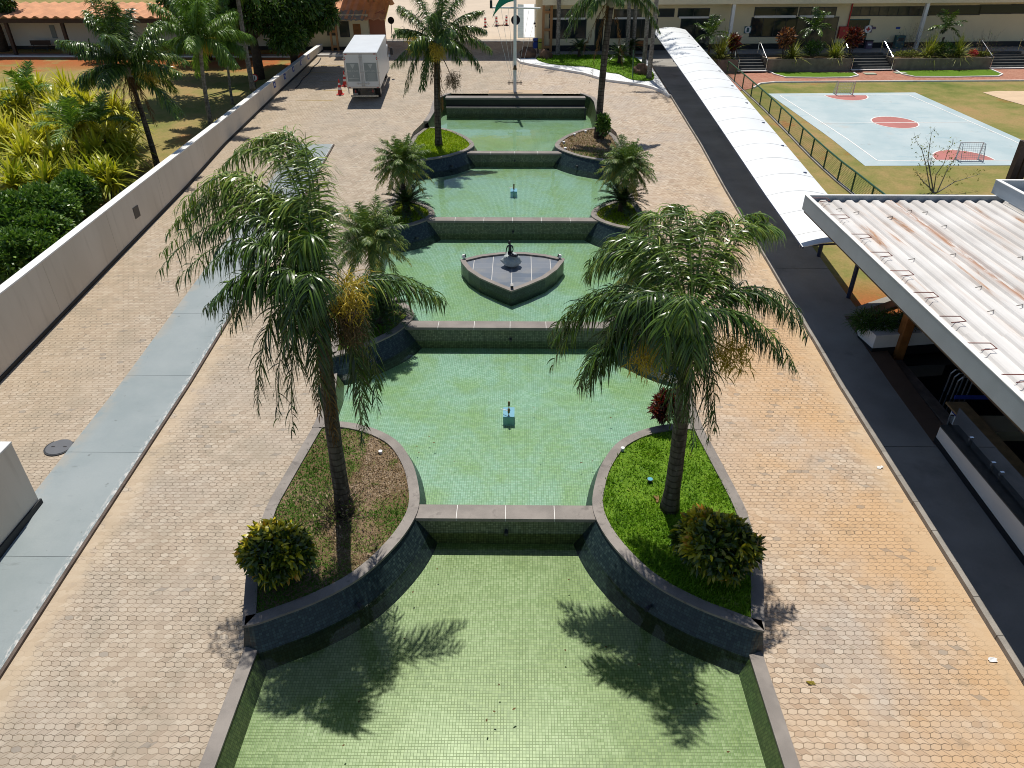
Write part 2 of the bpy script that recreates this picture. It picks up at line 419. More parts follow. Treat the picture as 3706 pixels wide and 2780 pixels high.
    M=Mat('green_ground',.95,.1); d=M.noise(None,20.0,4,.7); M.color(M.mix(d.step(.35,.65),(.06,.13,.01),(.13,.22,.02))); M.bump(d,.6,.03); mat['green_soil']=M.m
    # --- metals, glass
    mat['steel']=flat('brushed_steel',(.42,.43,.45),.35,.5,.7)
    mat['chrome']=flat('polished_chrome',(.75,.76,.77),.12,.5,1.0)
    mat['dark_metal']=flat('dark_metal',(.03,.032,.036),.45)
    mat['navy']=flat('navy_steel_paint',(.018,.03,.075),.4)
    mat['green_metal']=flat('green_steel_paint',(.025,.085,.045),.45)
    mat['bronze']=speck('dark_bronze',(.035,.035,.045),.3,20.0,.3,.5,.7)
    mat['brass']=flat('aged_brass',(.13,.085,.04),.35,.5,.8)
    mat['fascia']=speck('pale_blue_grey_sheet',(.31,.37,.425),.08,1.4,.4,.5,stain=(.40,.45,.49))
    mat['glass_dark']=Mat('dark_window_glass',.08,.5).color((.012,.022,.025)).m
    M=Mat('reflection_mottled_glass',.15,.5); M.objc(); M.color(M.mix(M.noise(M.O,.9,2).step(.35,.65),(.02,.03,.03),(.10,.085,.06))); mat['glass_reflect_mottle']=M.m  # brownish blotches in the glass colour stand in for varied reflections
    mat['red']=flat('red_enamel',(.42,.02,.025),.4)
    mat['cone_red']=flat('cone_red',(.55,.035,.03),.55)
    mat['blue']=flat('blue_plastic',(.02,.06,.30),.4)
    mat['yellow']=flat('yellow_plastic',(.42,.40,.06),.45)
    mat['teal']=flat('teal_panel',(.03,.10,.11),.5)
    mat['purple']=flat('plum_sign',(.13,.09,.14),.5)
    mat['lightblue']=flat('pale_blue_tile_paint',(.14,.33,.42),.4)
    mat['black']=flat('black_rubber',(.012,.012,.013),.7)
    mat['grey_plastic']=flat('grey_plastic',(.22,.22,.22),.5)
    mat['flag']=flat('green_flag_cloth',(.015,.24,.15),.8)
    # truck
    mat['truck_white']=speck('white_truck_panel',(.60,.63,.65),.05,1.0,.35,.5)
    mat['truck_grey']=speck('grey_decal_film',(.25,.29,.30),.08,2.0,.4)
    mat['truck_pale']=speck('pale_decal_film',(.42,.46,.47),.05,2.0,.4)
    mat['lamp_red']=flat('red_lens',(.35,.015,.02),.2,.5)
    # canopy sheet: white translucent-looking, satin
    M=Mat('white_canopy_sheet',.35,.5); x,y,z=M.pos(); n=M.noise(None,.25,5,.6); M.color(M.mix(n.step(.4,.7)*.6,(.76,.775,.77),(.66,.68,.67))); mat['canopy']=M.m
    mat['canopy_rib']=flat('grey_rib',(.42,.43,.43),.5)
    # corrugated cement roof with rust runs along the ribs
    M=Mat('weathered_white_roof',.75,.25); x,y,z=M.pos(); a=M.noise(M.vec(x*2.4,y*.16,0.0),1.0,6,.65,.5); b=M.noise(M.vec(x*1.6,y*.3,4.0),1.3,6,.6); d=M.noise(None,.4,4)
    c=M.mix(d.step(.35,.65),(.50,.48,.455),(.61,.595,.575)); c=M.mix(a.step(.5,.66)*.6,c,(.47,.38,.32)); c=M.mix(a.step(.60,.70)*.85,c,(.36,.17,.07)); rs=((x+y*.0-13.35).abs()).step(.30,.02)*(M.noise(M.vec(x*3.0,y*.5,2.0),1.5,5,.7).step(.40,.52)); c=M.mix(rs*.9,c,(.30,.12,.04)); c=M.mix(b.step(.56,.7)*.5,c,(.42,.40,.39)); M.color(c); mat['roof']=M.m
    # rock, trunk, pebbles
    mat['rock']=speck('pale_grey_boulder',(.36,.40,.40),.2,3.0,.8,bump=.5)
    mat['brown_rock']=speck('brown_boulder',(.12,.07,.045),.4,3.0,.85,bump=.5)
    M=Mat('white_pebbles',.8,.3); M.objc(); n=M.noise(M.O,14.0,3,.7); M.color(M.mix(n.step(.3,.6),(.42,.44,.46),(.78,.79,.79))); M.bump(n,.8,.05); mat['pebble']=M.m
    M=Mat('ringed_palm_trunk',.85,.2); x,y,z=M.pos(); n=M.noise(None,2.5,4); r=((z*5.2+n*.5).frac()); g=M.noise(M.vec(x*6.0,y*6.0,z*1.2),1.5,4)
    c=M.mix(g.step(.35,.65),(.05,.04,.032),(.11,.092,.075)); c=M.mix(r.lt(.2)*.7,c,(.022,.018,.014)); c=M.mix(M.noise(None,6.0,4).step(.6,.68)*.35,c,(.26,.25,.22)); M.color(c); M.bump(r.step(0.0,.25),.5,.02); mat['trunk']=M.m
    M=Mat('pale_slim_trunk',.85,.2); x,y,z=M.pos(); n=M.noise(None,7.0,5,.65); r=((z*6.0).frac()); c=M.mix(n.step(.4,.6),(.14,.125,.105),(.27,.25,.215)); c=M.mix(r.lt(.12)*.5,c,(.08,.07,.06)); M.color(c); mat['trunk_pale']=M.m
    mat['bark']=speck('rough_dark_bark',(.06,.045,.035),.4,6.0,.9,bump=.6)
    mat['shaft']=speck('grey_green_crownshaft',(.22,.21,.15),.3,5.0,.7)
    # foliage: colour by leaf
    def leaf(name, stops, rough=.38, spec=.5, trans=.25, tcol=None):
        M=Mat(name,rough,spec); a=M.nt.nodes.new('ShaderNodeAttribute'); a.attribute_name='var'
        v=S(M.nt,a.outputs['Fac']); M.objc(); n=M.noise(M.O,2.2,3)
        col=M.ramp((v+(n-.5)*.35).clamp(),stops); M.color(col)
        t=M.nt.nodes.new('ShaderNodeBsdfTranslucent'); M.lk(M.mix(1.0,col,tcol or (.9,1.0,.35),'MULTIPLY'),t.inputs[0])
        mx=M.nt.nodes.new('ShaderNodeMixShader'); mx.inputs[0].default_value=trans
        M.lk(M.b.outputs[0],mx.inputs[1]); M.lk(t.outputs[0],mx.inputs[2]); M.lk(mx.outputs[0],M.out.inputs[0]); return M.m
    mat['palm']=leaf('queen_palm_leaf',[(0,(.014,.032,.006)),(.4,(.045,.095,.012)),(.75,(.12,.205,.022)),(1,(.27,.33,.06))],.30,.5,.18)
    mat['palm_bright']=leaf('bright_palm_leaf',[(0,(.05,.12,.014)),(.5,(.12,.23,.03)),(1,(.24,.34,.06))],.38,.45,.32)
    mat['phoenix']=leaf('pygmy_palm_leaf',[(0,(.05,.105,.022)),(.45,(.14,.22,.045)),(.75,(.29,.31,.06)),(1,(.50,.33,.05))],.42,.4,.25)
    mat['cycad']=leaf('cycad_leaf',[(0,(.018,.04,.010)),(.6,(.04,.08,.016)),(1,(.08,.14,.03))],.34,.5,.15)
    mat['dead']=leaf('dry_frond',[(0,(.07,.038,.015)),(.5,(.14,.08,.032)),(1,(.24,.15,.065))],.85,.15,.2,(1,.8,.5))
    mat['flower']=leaf('yellow_flower_spray',[(0,(.24,.19,.02)),(.5,(.46,.35,.04)),(1,(.6,.46,.08))],.6,.3,.3,(1,.9,.4))
    mat['flower_brown']=leaf('brown_flower_spray',[(0,(.06,.04,.02)),(1,(.16,.11,.05))],.8,.2,.15,(1,.8,.5))
    mat['croton']=leaf('yellow_croton_leaf',[(0,(.016,.04,.006)),(.35,(.045,.085,.008)),(.55,(.15,.18,.012)),(.75,(.45,.41,.02)),(.92,(.66,.54,.03)),(1,(.62,.30,.03))],.32,.5,.22,(1,.9,.3))
    mat['croton_red']=leaf('wine_croton_leaf',[(0,(.03,.006,.006)),(.5,(.10,.014,.012)),(.8,(.20,.05,.015)),(1,(.05,.07,.015))],.35,.5,.2,(1,.4,.2))
    mat['cordyline']=leaf('copper_leaf_shrub',[(0,(.06,.022,.02)),(.5,(.16,.07,.03)),(1,(.34,.19,.06))],.4,.4,.2,(1,.6,.3))
    mat['grass']=leaf('lush_groundcover',[(0,(.06,.15,.006)),(.45,(.14,.29,.010)),(.85,(.23,.38,.02)),(1,(.40,.44,.11))],.6,.2,.3)
    mat['grass_lime']=leaf('lime_grass',[(0,(.16,.26,.005)),(.5,(.27,.38,.008)),(1,(.38,.45,.016))],.6,.2,.3)
    mat['grass_mixed']=leaf('patchy_grass',[(0,(.06,.14,.01)),(.35,(.13,.21,.03)),(.55,(.24,.175,.09)),(.8,(.36,.27,.18)),(1,(.5,.40,.29))],.75,.2,.2,(1,.9,.6))
    mat['pandan']=leaf('yellow_striped_strap_leaf',[(0,(.09,.15,.010)),(.3,(.24,.30,.018)),(.6,(.50,.50,.035)),(1,(.68,.64,.09))],.4,.45,.3,(1,1,.4))
    mat['shrub']=leaf('glossy_green_shrub_leaf',[(0,(.03,.085,.012)),(.45,(.085,.18,.026)),(1,(.22,.33,.07))],.36,.5,.25)
    mat['tree']=leaf('dark_tree_leaf',[(0,(.024,.06,.010)),(.45,(.06,.13,.02)),(.8,(.15,.25,.04)),(1,(.28,.36,.09))],.38,.45,.25)
    mat['spiky']=leaf('spiky_yellowgreen_leaf',[(0,(.09,.13,.016)),(.6,(.23,.26,.035)),(1,(.38,.37,.07))],.5,.35,.25)
    mat['fern']=leaf('hanging_fern_leaf',[(0,(.02,.06,.01)),(.6,(.05,.12,.02)),(1,(.09,.18,.03))],.5,.3,.25)
    # --- water: clear film over tiles - fresnel mirror above a faintly green transparency
    def water(name, tint, bump, scale, dist):
        M=Mat(name,.03,.5); nt=M.nt; x,y,z=M.pos()
        n=M.noise(M.vec(x,y*1.0,z),scale,3,.5,dist)
        bp=nt.nodes.new('ShaderNodeBump'); bp.inputs['Strength'].default_value=bump; bp.inputs['Distance'].default_value=.03; M.lk(n,bp.inputs['Height'])
        fr=nt.nodes.new('ShaderNodeFresnel'); fr.inputs[0].default_value=1.33; M.lk(bp.outputs[0],fr.inputs['Normal'])
        tr=nt.nodes.new('ShaderNodeBsdfTransparent'); tr.inputs[0].default_value=(*tint,1)
        gl=nt.nodes.new('ShaderNodeBsdfGlossy'); gl.inputs['Roughness'].default_value=.03; M.lk(bp.outputs[0],gl.inputs['Normal'])
        mx=nt.nodes.new('ShaderNodeMixShader'); M.lk(fr.outputs[0],mx.inputs[0]); M.lk(tr.outputs[0],mx.inputs[1]); M.lk(gl.outputs[0],mx.inputs[2]); M.lk(mx.outputs[0],M.out.inputs[0]); return M.m
    mat['water_near']=water('rippled_pool_water',(.93,.97,.90),.16,3.2,.8)
    mat['water']=water('still_pool_water',(.93,.975,.94),.09,1.8,.4)
    mat['dark_water']=Mat('dark_indoor_pool',.04,.5).color((.004,.006,.008)).m
    # chain link: woven wire mesh drawn as real gaps
    M=Mat('chain_link_wire',.5,.4); u,v=M.uvc(); a=((u+v)/.16).frac(); b=((u-v)/.16).frac()
    w_=(a.lt(.13)).max(b.lt(.13)); M.color((.05,.13,.07))
    tr=M.nt.nodes.new('ShaderNodeBsdfTransparent'); mx=M.nt.nodes.new('ShaderNodeMixShader'); M.lk(w_,mx.inputs[0]); M.lk(tr.outputs[0],mx.inputs[1]); M.lk(M.b.outputs[0],mx.inputs[2]); M.lk(mx.outputs[0],M.out.inputs[0]); mat['mesh']=M.m
    M=Mat('goal_net',.8,.2); u,v=M.uvc(); a=(u/.12).frac(); b=(v/.12).frac(); w_=(a.lt(.1)).max(b.lt(.1)); M.color((.6,.6,.6))
    tr=M.nt.nodes.new('ShaderNodeBsdfTransparent'); mx=M.nt.nodes.new('ShaderNodeMixShader'); M.lk(w_,mx.inputs[0]); M.lk(tr.outputs[0],mx.inputs[1]); M.lk(M.b.outputs[0],mx.inputs[2]); M.lk(mx.outputs[0],M.out.inputs[0]); mat['net']=M.m; mat['goal_paint']=speck('faded_reddish_white_paint',(.60,.42,.40),.15,3.0,.6)
    M=Mat('clear_glass',.05,.5); tr=M.nt.nodes.new('ShaderNodeBsdfTransparent'); tr.inputs[0].default_value=(.82,.9,.88,1); gl=M.nt.nodes.new('ShaderNodeBsdfGlossy'); gl.inputs[1].default_value=.03; fr=M.nt.nodes.new('ShaderNodeFresnel'); mx=M.nt.nodes.new('ShaderNodeMixShader'); M.lk(fr.outputs[0],mx.inputs[0]); M.lk(tr.outputs[0],mx.inputs[1]); M.lk(gl.outputs[0],mx.inputs[2]); M.lk(mx.outputs[0],M.out.inputs[0]); mat['glass_clear']=M.m
build_mats()

# ------------------------------------------------------------------ foliage geometry (numpy)
def unit(a): return a/(np.linalg.norm(a,axis=-1,keepdims=True)+1e-9)
def strips(base, d, side, L, W, droop, seg=3, prof=None, var=None, fold=0.0):
    """n tapering leaf strips; base,d,side (n,3); L,W,droop (n,)"""
    n=len(base); L=np.broadcast_to(L,(n,)); W=np.broadcast_to(W,(n,)); droop=np.broadcast_to(droop,(n,))
    prof=prof or {1:[1,.05],2:[.75,1,.05],3:[.6,1,.8,.05],4:[.6,1,.95,.6,.05],5:[.5,.9,1,.85,.55,.05]}[seg]
    t=np.linspace(0,1,seg+1); V=np.zeros((n,seg+1,2,3))
    # droop by rotating the direction downwards along the leaf
    p=base.copy(); dirv=d.copy()
    for j in range(seg+1):
        V[:,j,0]=p-side*(W*prof[j]*.5)[:,None]; V[:,j,1]=p+side*(W*prof[j]*.5)[:,None]
        dirv=unit(dirv+np.array((0,0,-1.0))*(droop/seg)[:,None]); p=p+dirv*(L/seg)[:,None]
    V=V.reshape(-1,3); k=(seg+1)*2
    b=(np.arange(n)*k)[:,None,None]; j=(np.arange(seg)*2)[None,:,None]
    q=b+j+np.array([0,1,3,2])[None,None,:]
    v=np.repeat(rng.random(n) if var is None else var,k)
    return V,q.reshape(-1,4),v
def merge(parts):
    V=[];Q=[];A=[];b=0
    for v,q,a in parts: V.append(v);Q.append(q+b);A.append(a);b+=len(v)
    return np.vstack(V),np.vstack(Q),np.concatenate(A)
def tubeq(pts,r,n=5,var=.3):
    m=MB(); m.tube(pts,r,n,caps=False); V=np.array(m.v); return V,np.array(m.f),np.full(len(V),var)
def bez(a,b,c,n):
    t=np.linspace(0,1,n)[:,None]; return (1-t)**2*a+2*(1-t)*t*b+t**2*c
def frond(H,T,arch,nl=40,ll=.55,lw=.035,droop=1.3,lift=.2,spread=.75,var0=.5,rach=.018,seg=3,bare=.12,plum=.5,ctl=None):
    H=np.array(H,float);T=np.array(T,float); Ld=np.linalg.norm(T-H)
    C=(H+T)/2+np.array((0,0,arch*Ld)) if ctl is None else np.array(ctl,float)
    m=60; P=bez(H,C,T,m); tan=unit(np.gradient(P,axis=0))
    tt=np.linspace(bare,.995,nl); parts=[]
    idx=tt*(m-1); i0=np.minimum(idx.astype(int),m-2); fr=(idx-i0)[:,None]
    B=P[i0]*(1-fr)+P[i0+1]*fr; tg=unit(tan[i0]*(1-fr)+tan[i0+1]*fr)
    horiz=np.array((0,0,1.0)); sd=unit(np.cross(tg,horiz)+1e-4*rng.standard_normal((nl,3))); nm=unit(np.cross(sd,tg))
    for s in (-1,1):
        a=spread+rng.normal(0,.22,nl); out=rng.normal(lift,plum,nl)
        d=unit(sd*s*np.sin(a+.25)[:,None]+tg*np.cos(a)[:,None]+nm*out[:,None])
        pr=np.interp(tt,[bare,.25,.6,.85,1],[.55,.95,1,.75,.35])*ll*(1+rng.normal(0,.1,nl))
        wd=unit(np.cross(d,nm+rng.normal(0,.35,(nl,3))))
        parts.append(strips(B+rng.normal(0,.01,(nl,3)),d,wd,pr,lw*(.8+.4*rng.random(nl)),droop*(.7+.6*rng.random(nl)),seg,var=np.clip(var0+rng.normal(0,.2,nl),0,1)))
    parts.append(tubeq(P[::6],list(np.linspace(rach,rach*.25,len(P[::6]))),5,.55))
    return merge(parts)
def spray(H,T,n=220,spread=.35,ll=.3,var=(.2,1.0),hang=1.0):
    """fruit / flower panicle: stalk and a mass of thin drooping strands"""
    H=np.array(H,float);T=np.array(T,float)
    B=T+np.clip(rng.normal(0,1,(n,3)),-1.7,1.7)*np.array((spread,spread,spread*1.1))*.5
    d=unit(rng.normal(0,1,(n,3))+np.array((0,0,-.3))); sd=unit(np.cross(d,rng.normal(0,1,(n,3))))
    a=strips(B,d,sd,ll*(.6+.8*rng.random(n)),.014+.012*rng.random(n),hang,3,var=var[0]+(var[1]-var[0])*rng.random(n))
    b=tubeq([H,(H+T)/2+np.array((0,0,.1)),T],[.03,.025,.015],5,.4)
    return merge([a,b])
def blob_leaves(c,rad,n,L,W,droop=.3,shell=.55,up=.35,seg=2,seed_lobes=7,var=None,lobes=None,flatb=.6,scat=.55):
    """leaves through the volume of an uneven crown of several lobes"""
    c=np.array(c,float); rad=np.array(rad,float)
    if lobes is None:
        lobes=[(np.zeros(3),.75)]
        for i in range(seed_lobes):
            v=unit(rng.normal(0,1,3)); v[2]=abs(v[2])*.9-.25; lobes.append((v*(.42+.25*rng.random()),.32+.25*rng.random()))
    w=np.array([l[1]**2 for l in lobes]); pick=rng.choice(len(lobes),n,p=w/w.sum())
    dirs=unit(rng.normal(0,1,(n,3))); rr=(shell+(1-shell)*rng.random(n)**.6)
    cen=np.array([l[0] for l in lobes])[pick]; ra=np.array([l[1] for l in lobes])[pick]
    P=cen+dirs*(rr*ra)[:,None]; P=P*rad
    low=P[:,2]<-flatb*rad[2]; P[low,2]=-flatb*rad[2]*(.8+.2*rng.random(low.sum()))
    d=unit(dirs+rng.normal(0,scat,(n,3))+np.array((0,0,up)))
    sd=unit(np.cross(d,rng.normal(0,1,(n,3))+np.array((0,0,1.2))))
    v=rng.random(n) if var is None else var(P/rad,rr)
    return strips(P+c,d,sd,L*(.7+.6*rng.random(n)),W*(.7+.6*rng.random(n)),droop,seg,var=v)
def rosette(c,n,L,W,elev=(10,80),droop=.8,seg=4,var=None,az=None,Lj=.2):
    c=np.array(c,float); a=rng.random(n)*2*math.pi if az is None else az; e=np.radians(elev[0]+(elev[1]-elev[0])*rng.random(n))
    d=np.stack([np.cos(a)*np.cos(e),np.sin(a)*np.cos(e),np.sin(e)],1); sd=np.stack([-np.sin(a),np.cos(a),np.zeros(n)],1)
    return strips(np.repeat(c[None],n,0)+d*.04,d,sd,L*(1+rng.normal(0,Lj,n)),W*(.8+.4*rng.random(n)),droop*(.6+.8*rng.random(n)),seg,var=var)
def blades(P2,z,L,W,elev=(25,85),droop=.6,seg=1,var=None):
    n=len(P2); B=np.column_stack([P2,np.broadcast_to(z,(n,))]); a=rng.random(n)*2*math.pi; e=np.radians(elev[0]+(elev[1]-elev[0])*rng.random(n))
    d=np.stack([np.cos(a)*np.cos(e),np.sin(a)*np.cos(e),np.sin(e)],1); a2=a+rng.normal(0,.7,n); sd=np.stack([-np.sin(a2),np.cos(a2),np.zeros(n)],1)
    return strips(B,d,sd,L*(.6+.8*rng.random(n)),W*(.7+.6*rng.random(n)),droop,seg,var=var)
def vnoise(P,s,seed=0):
    """smooth value noise in the plane"""
    r=np.random.default_rng(seed); T=r.random((64,64)); x=P[:,0]/s+100; y=P[:,1]/s+100
    i=np.floor(x).astype(int); j=np.floor(y).astype(int); u=x-i; v=y-j; u=u*u*(3-2*u); v=v*v*(3-2*v)
    g=lambda a,b: T[a%64,b%64]
    return (g(i,j)*(1-u)+g(i+1,j)*u)*(1-v)+(g(i,j+1)*(1-u)+g(i+1,j+1)*u)*v
SUN_E,SKY_E,EXPO=4.7,.085,0.1

# ================================================================== GROUND AND PAVING
YS=sorted(set([-40,-25,-12,0,4,8.9,10,11.5,14,16.5,19.2,22,24,26.5,29,30,33,35.5,36,38.5,41.4,44,47,49.5,51.8,54,57,60,62,64,66,69,72,73,73.4,76,90,120,200,400]))
m=MB(); XS=[-400,-150,-80,-50,-38,-30,-24,-20,-17.05,-17.0,-8,0,8,12.45,12.5,13.2,14,15,16,17,19,22,26,30,36,45,60,90,150,400]
def gz(x,y): return zg(x,y)-(1.6 if ((-17.02<x<12.47 and y<73.2) or (12<x<18.5 and y<21.9)) else 0.0)
V=[(x,y,gz(x,y)) for y in YS for x in XS]; nx=len(XS)
Fs=[(j*nx+i,j*nx+i+1,(j+1)*nx+i+1,(j+1)*nx+i) for j in range(len(YS)-1) for i in range(nx-1)]
m.add(V,Fs); struct('ground',m,mat['ground'],keep=True)

WOUT=[(-40,5.5),(9.68,5.45),(10.9,5.78),(11.6,5.95),(13.4,6.05),(14.7,5.92),(16.2,5.76),(16.9,5.68),(18.5,5.7),(19.75,5.92),(22,6.1),(24.9,5.9),(27,5.75),(29.75,5.9),(32,6.05),(33.9,5.9),(36,5.7),(38.5,5.9),(41,6.15),(44,6.1),(46.2,5.65),(48,5.5),(50.5,5.55),(51.6,5.4),(52.3,5.0),(52.6,4.75)]
def wo(y): return float(np.interp(y,[p[0] for p in WOUT],[p[1] for p in WOUT]))
YP=sorted(set([-40,-25,-7.9]+list(np.arange(-7,52.6,.5))+[9.68,16.9,52.6]))
m=MB()
for s,xe in ((-1,-16.95),(1,10.32)):
    V=[];Fs=[]
    for i,y in enumerate(YP):
        xi=XC+s*(wo(y)-.01); z=zg(0,y)
        V+=[(xe,y,z),(xi,y,z),(xi,y,z-.9)]
    for i in range(len(YP)-1):
        a=3*i
        f=[(a,a+1,a+4,a+3),(a+1,a+2,a+5,a+4)]
        Fs+= f if s<0 else [q[::-1] for q in f]
    m.add(V,Fs)
yy=[52.6,53.5,55,57,60,62,64,66,69,71.6]; V=[];Fs=[]
for y in yy: V+=[(-16.95,y,zg(0,y)),(12.5,y,zg(0,y))]
Fs=[(2*i,2*i+1,2*i+3,2*i+2) for i in range(len(yy)-1)]; m.add(V,Fs)
m.bb(-16.95,10.32,-45,-8.0,-3.2,-2.6)
V=[(XC-6,-8,zg(0,-8)),(XC+6,-8,zg(0,-8)),(XC+6,-40,zg(0,-40)),(XC-6,-40,zg(0,-40))]; m.add(V,[(3,2,1,0)])
struct('paving',m,mat['pav'],keep=True)

# painted grey concrete strip (slightly raised), narrow kerb face on its right
def slab(x0,x1,ys,h,mb,base=.25):
    V=[];Fs=[]
    for y in ys:
        z=zg(min(x0,0),y)+h
        V+=[(x0,y,z-base),(x0,y,z),(x1,y,z),(x1,y,z-base)]
    for i in range(len(ys)-1):
        a=4*i
        for k in range(3): Fs.append((a+k+1,a+k,a+4+k,a+5+k)[::-1] if 0 else (a+k,a+k+1,a+k+5,a+k+4))
    n=4*(len(ys)-1)
    Fs+=[(0,3,2,1),(n,n+1,n+2,n+3)]
    mb.add(V,Fs)
ysl=[y for y in YS if -25<=y<41.5]+[41.5]
m=MB()
prev=-25
for ye in (-6,1,8.2,12.0,15.8,19.6,23.4,27.5,32,36.6,41.5):
    yy=[prev+.012]+[y for y in YS if prev+.1<y<ye-.1]+[ye]
    slab(-12.85,-10.68,yy,.07,m); prev=ye
m.mi=1; slab(-10.68,-10.6,[-25]+[y for y in YS if -25<y<41.4]+[41.49],.068,m)
m.mi=2; slab(-12.84,-10.69,[-25]+[y for y in YS if -25<y<41.4]+[41.49],.055,m)
struct('path',m,[mat['grey_conc'],mat['kerb_edge'],mat['dark_conc']],keep=True)
# dark covered walkway, raised a step, kerb stone on its left
m=MB(); yw=[-25]+[y for y in YS if -25<y<65]+[65.2]
prev=-25
for ye in (-4,5.5,16.2,27,38,49,57,65.2):
    yy=[prev+.03]+[y for y in YS if prev+.1<y<ye-.1]+[ye]; slab(10.46,12.6,yy,.12,m); prev=ye
m.mi=1
k=-25
while k<52:
    slab(10.32+random.uniform(-.008,.008),10.455,[k+.012,k+1.0],.13+random.uniform(-.006,.006),m,.2); k+=1.0
m.mi=2; slab(10.47,12.58,yw,.10,m)
m.mi=3; slab(11.95,12.62,[16.3,19.2,22,23.4],.126,m)
struct('walkway',m,[mat['dark_conc'],mat['kerb'],mat['black_plinth'],speck('brown_floor_strip',(.12,.075,.05),.15,1.5,.7)],keep=True)

# ================================================================== POOLS, WEIRS, PLANTERS
WT=[.10,.62,1.16,1.76,2.25]              # water levels
WEIR=[(13.0,13.5,.64,2.2),(21.97,22.47,1.18,3.55),(31.05,31.53,1.78,3.68),(40.6,41.1,2.27,2.4)]
FL=[WT[0]-.36,WT[1]-.30,WT[2]-.30,WT[3]-.28,WT[4]-.28]
YR=[(-7.9,13.1),(13.1,22.1),(22.1,31.2),(31.2,40.75),(40.75,52.6)]
names=['nearest','second','third','fourth','farthest']
for i,((a,b),w,f) in enumerate(zip(YR,WT,FL)):
    ys=[a]+[y for y in YP if a+.05<y<b-.05]+[b]
    def sheet(z,inset):
        V=[];Fs=[]
        for y in ys: V+=[(XC-wo(y)+inset,y,z),(XC+wo(y)-inset,y,z)]
        Fs=[(2*q,2*q+1,2*q+3,2*q+2) for q in range(len(ys)-1)]
        q=MB(); q.add(V,Fs); return q
    struct('pool_floor',sheet(f,.0),mat['floor_near'] if i==0 else mat['floor_mid'],keep=True)
    struct('water',sheet(w,.05),mat['water_near'] if i==0 else mat['water'],keep=True)
# stone edges along the pools
def edge(side, ya, yb, zf, floor, label, wmat='wall_pool'):
    ys=[ya]+[y for y in YP if ya+.05<y<yb-.05]+[yb]
    t=thing('pool_edge',label,'pool edge',(XC+side*wo(ya),ya,zf(ya)-.1))
    c=MB(); V=[];Fs=[]
    for y in ys:
        xo=XC+side*(wo(y)+.02); xi=XC+side*(wo(y)-.27); z=zf(y)
        V+=[(xo,y,z-.25),(xo,y,z),(xi,y,z),(xi,y,z-.07)]
    for i in range(len(ys)-1):
        a=4*i
        for k in range(3):
            q=(a+k,a+k+1,a+k+5,a+k+4); Fs.append(q if side<0 else q[::-1])
        q=(a+3,a,a+4,a+7); Fs.append(q if side<0 else q[::-1])
    n=4*(len(ys)-1); Fs+=[(0,1,2,3),(n,n+1,n+2,n+3)]
    c.add(V,Fs); obj('coping',c,mat['cop'],t)
    wl=MB(); n=len(ys); V=[(XC+side*(wo(y)-.47),y,floor) for y in ys]+[(XC+side*(wo(y)-.25),y,zf(y)-.05) for y in ys]
    wl.add(V,[((i,i+1,n+i+1,n+i) if side>0 else (n+i,n+i+1,i+1,i)) for i in range(n-1)],[([(ys[i],0),(ys[i+1],0),(ys[i+1],.6),(ys[i],.6)] if side>0 else [(ys[i],.6),(ys[i+1],.6),(ys[i+1],0),(ys[i],0)]) for i in range(n-1)])
    obj('tiled_wall',wl,mat[wmat],t)
    return t
for s,nm in ((-1,'left'),(1,'right')):
    edge(s,-7.9,9.62,lambda y:.15 if y>0 else .15,FL[0],f'flat brown granite edge on the {nm} side of the nearest pool')
    edge(s,16.7,19.9,lambda y:.70,FL[1],f'short granite edge on the {nm} of the second pool beside the paving')
    edge(s,24.7,29.9,lambda y:max(1.25,zg(0,y)+.03),FL[2],f'short granite edge on the {nm} of the statue pool')
    edge(s,33.8,38.6,lambda y:max(1.86,zg(0,y)+.03),FL[3],f'granite edge on the {nm} of the fourth pool before the grassy planter')
    edge(s,46.0,52.6,lambda y:zg(0,y)+.04,FL[4],f'granite edge on the {nm} side of the farthest pool')
m=MB(); m.bb(XC-6,XC+6,-8.2,-7.9,-1,.15); o=obj('pool_edge',m,mat['cop']); tag(o,'straight granite edge closing the near end of the nearest pool','pool edge')

# cascade walls
for i,(y0,y1,zt,hw) in enumerate(WEIR):
    lab=['low tiled cascade wall in front of the second pool, nearest the camera','tiled cascade wall just in front of the pool with the statue island','tiled cascade wall behind the statue island','farthest and shortest tiled cascade wall between the two grassy planters'][i]
    t=thing('cascade_wall',lab,'low wall',(XC,(y0+y1)/2,FL[i]))
    hw+=.25
    wl=MB(); wl.wallstrip([(XC-hw,y0+.04),(XC+hw,y0+.04)],FL[i],zt-.09); wl.wallstrip([(XC+hw,y1-.02),(XC-hw,y1-.02)],FL[i+1]-.3,zt-.08)
    obj('tiled_wall',wl,mat['wall_weir'],t)
    c=MB(); n=max(4,int(round(2*hw/1.3))); L=2*hw/n
    for k in range(n):
        a=XC-hw+k*L; c.bb(a+.007,a+L-.007,y0,y1,zt-.1,zt)
    obj('coping',c,mat['cop' if i in(0,) else 'cop2'],t)
    j=MB(); j.bb(XC-hw,XC+hw,y0+.006,y1-.006,zt-.094,zt-.004); obj('mortar',j,mat['line'],t)
    s=MB(); s.tube([(XC+.02,y0+.06,WT[i]+.1),(XC+.02,y0-.10,WT[i]+.09)],.05,8); obj('spout',s,mat['dark_metal'],t)

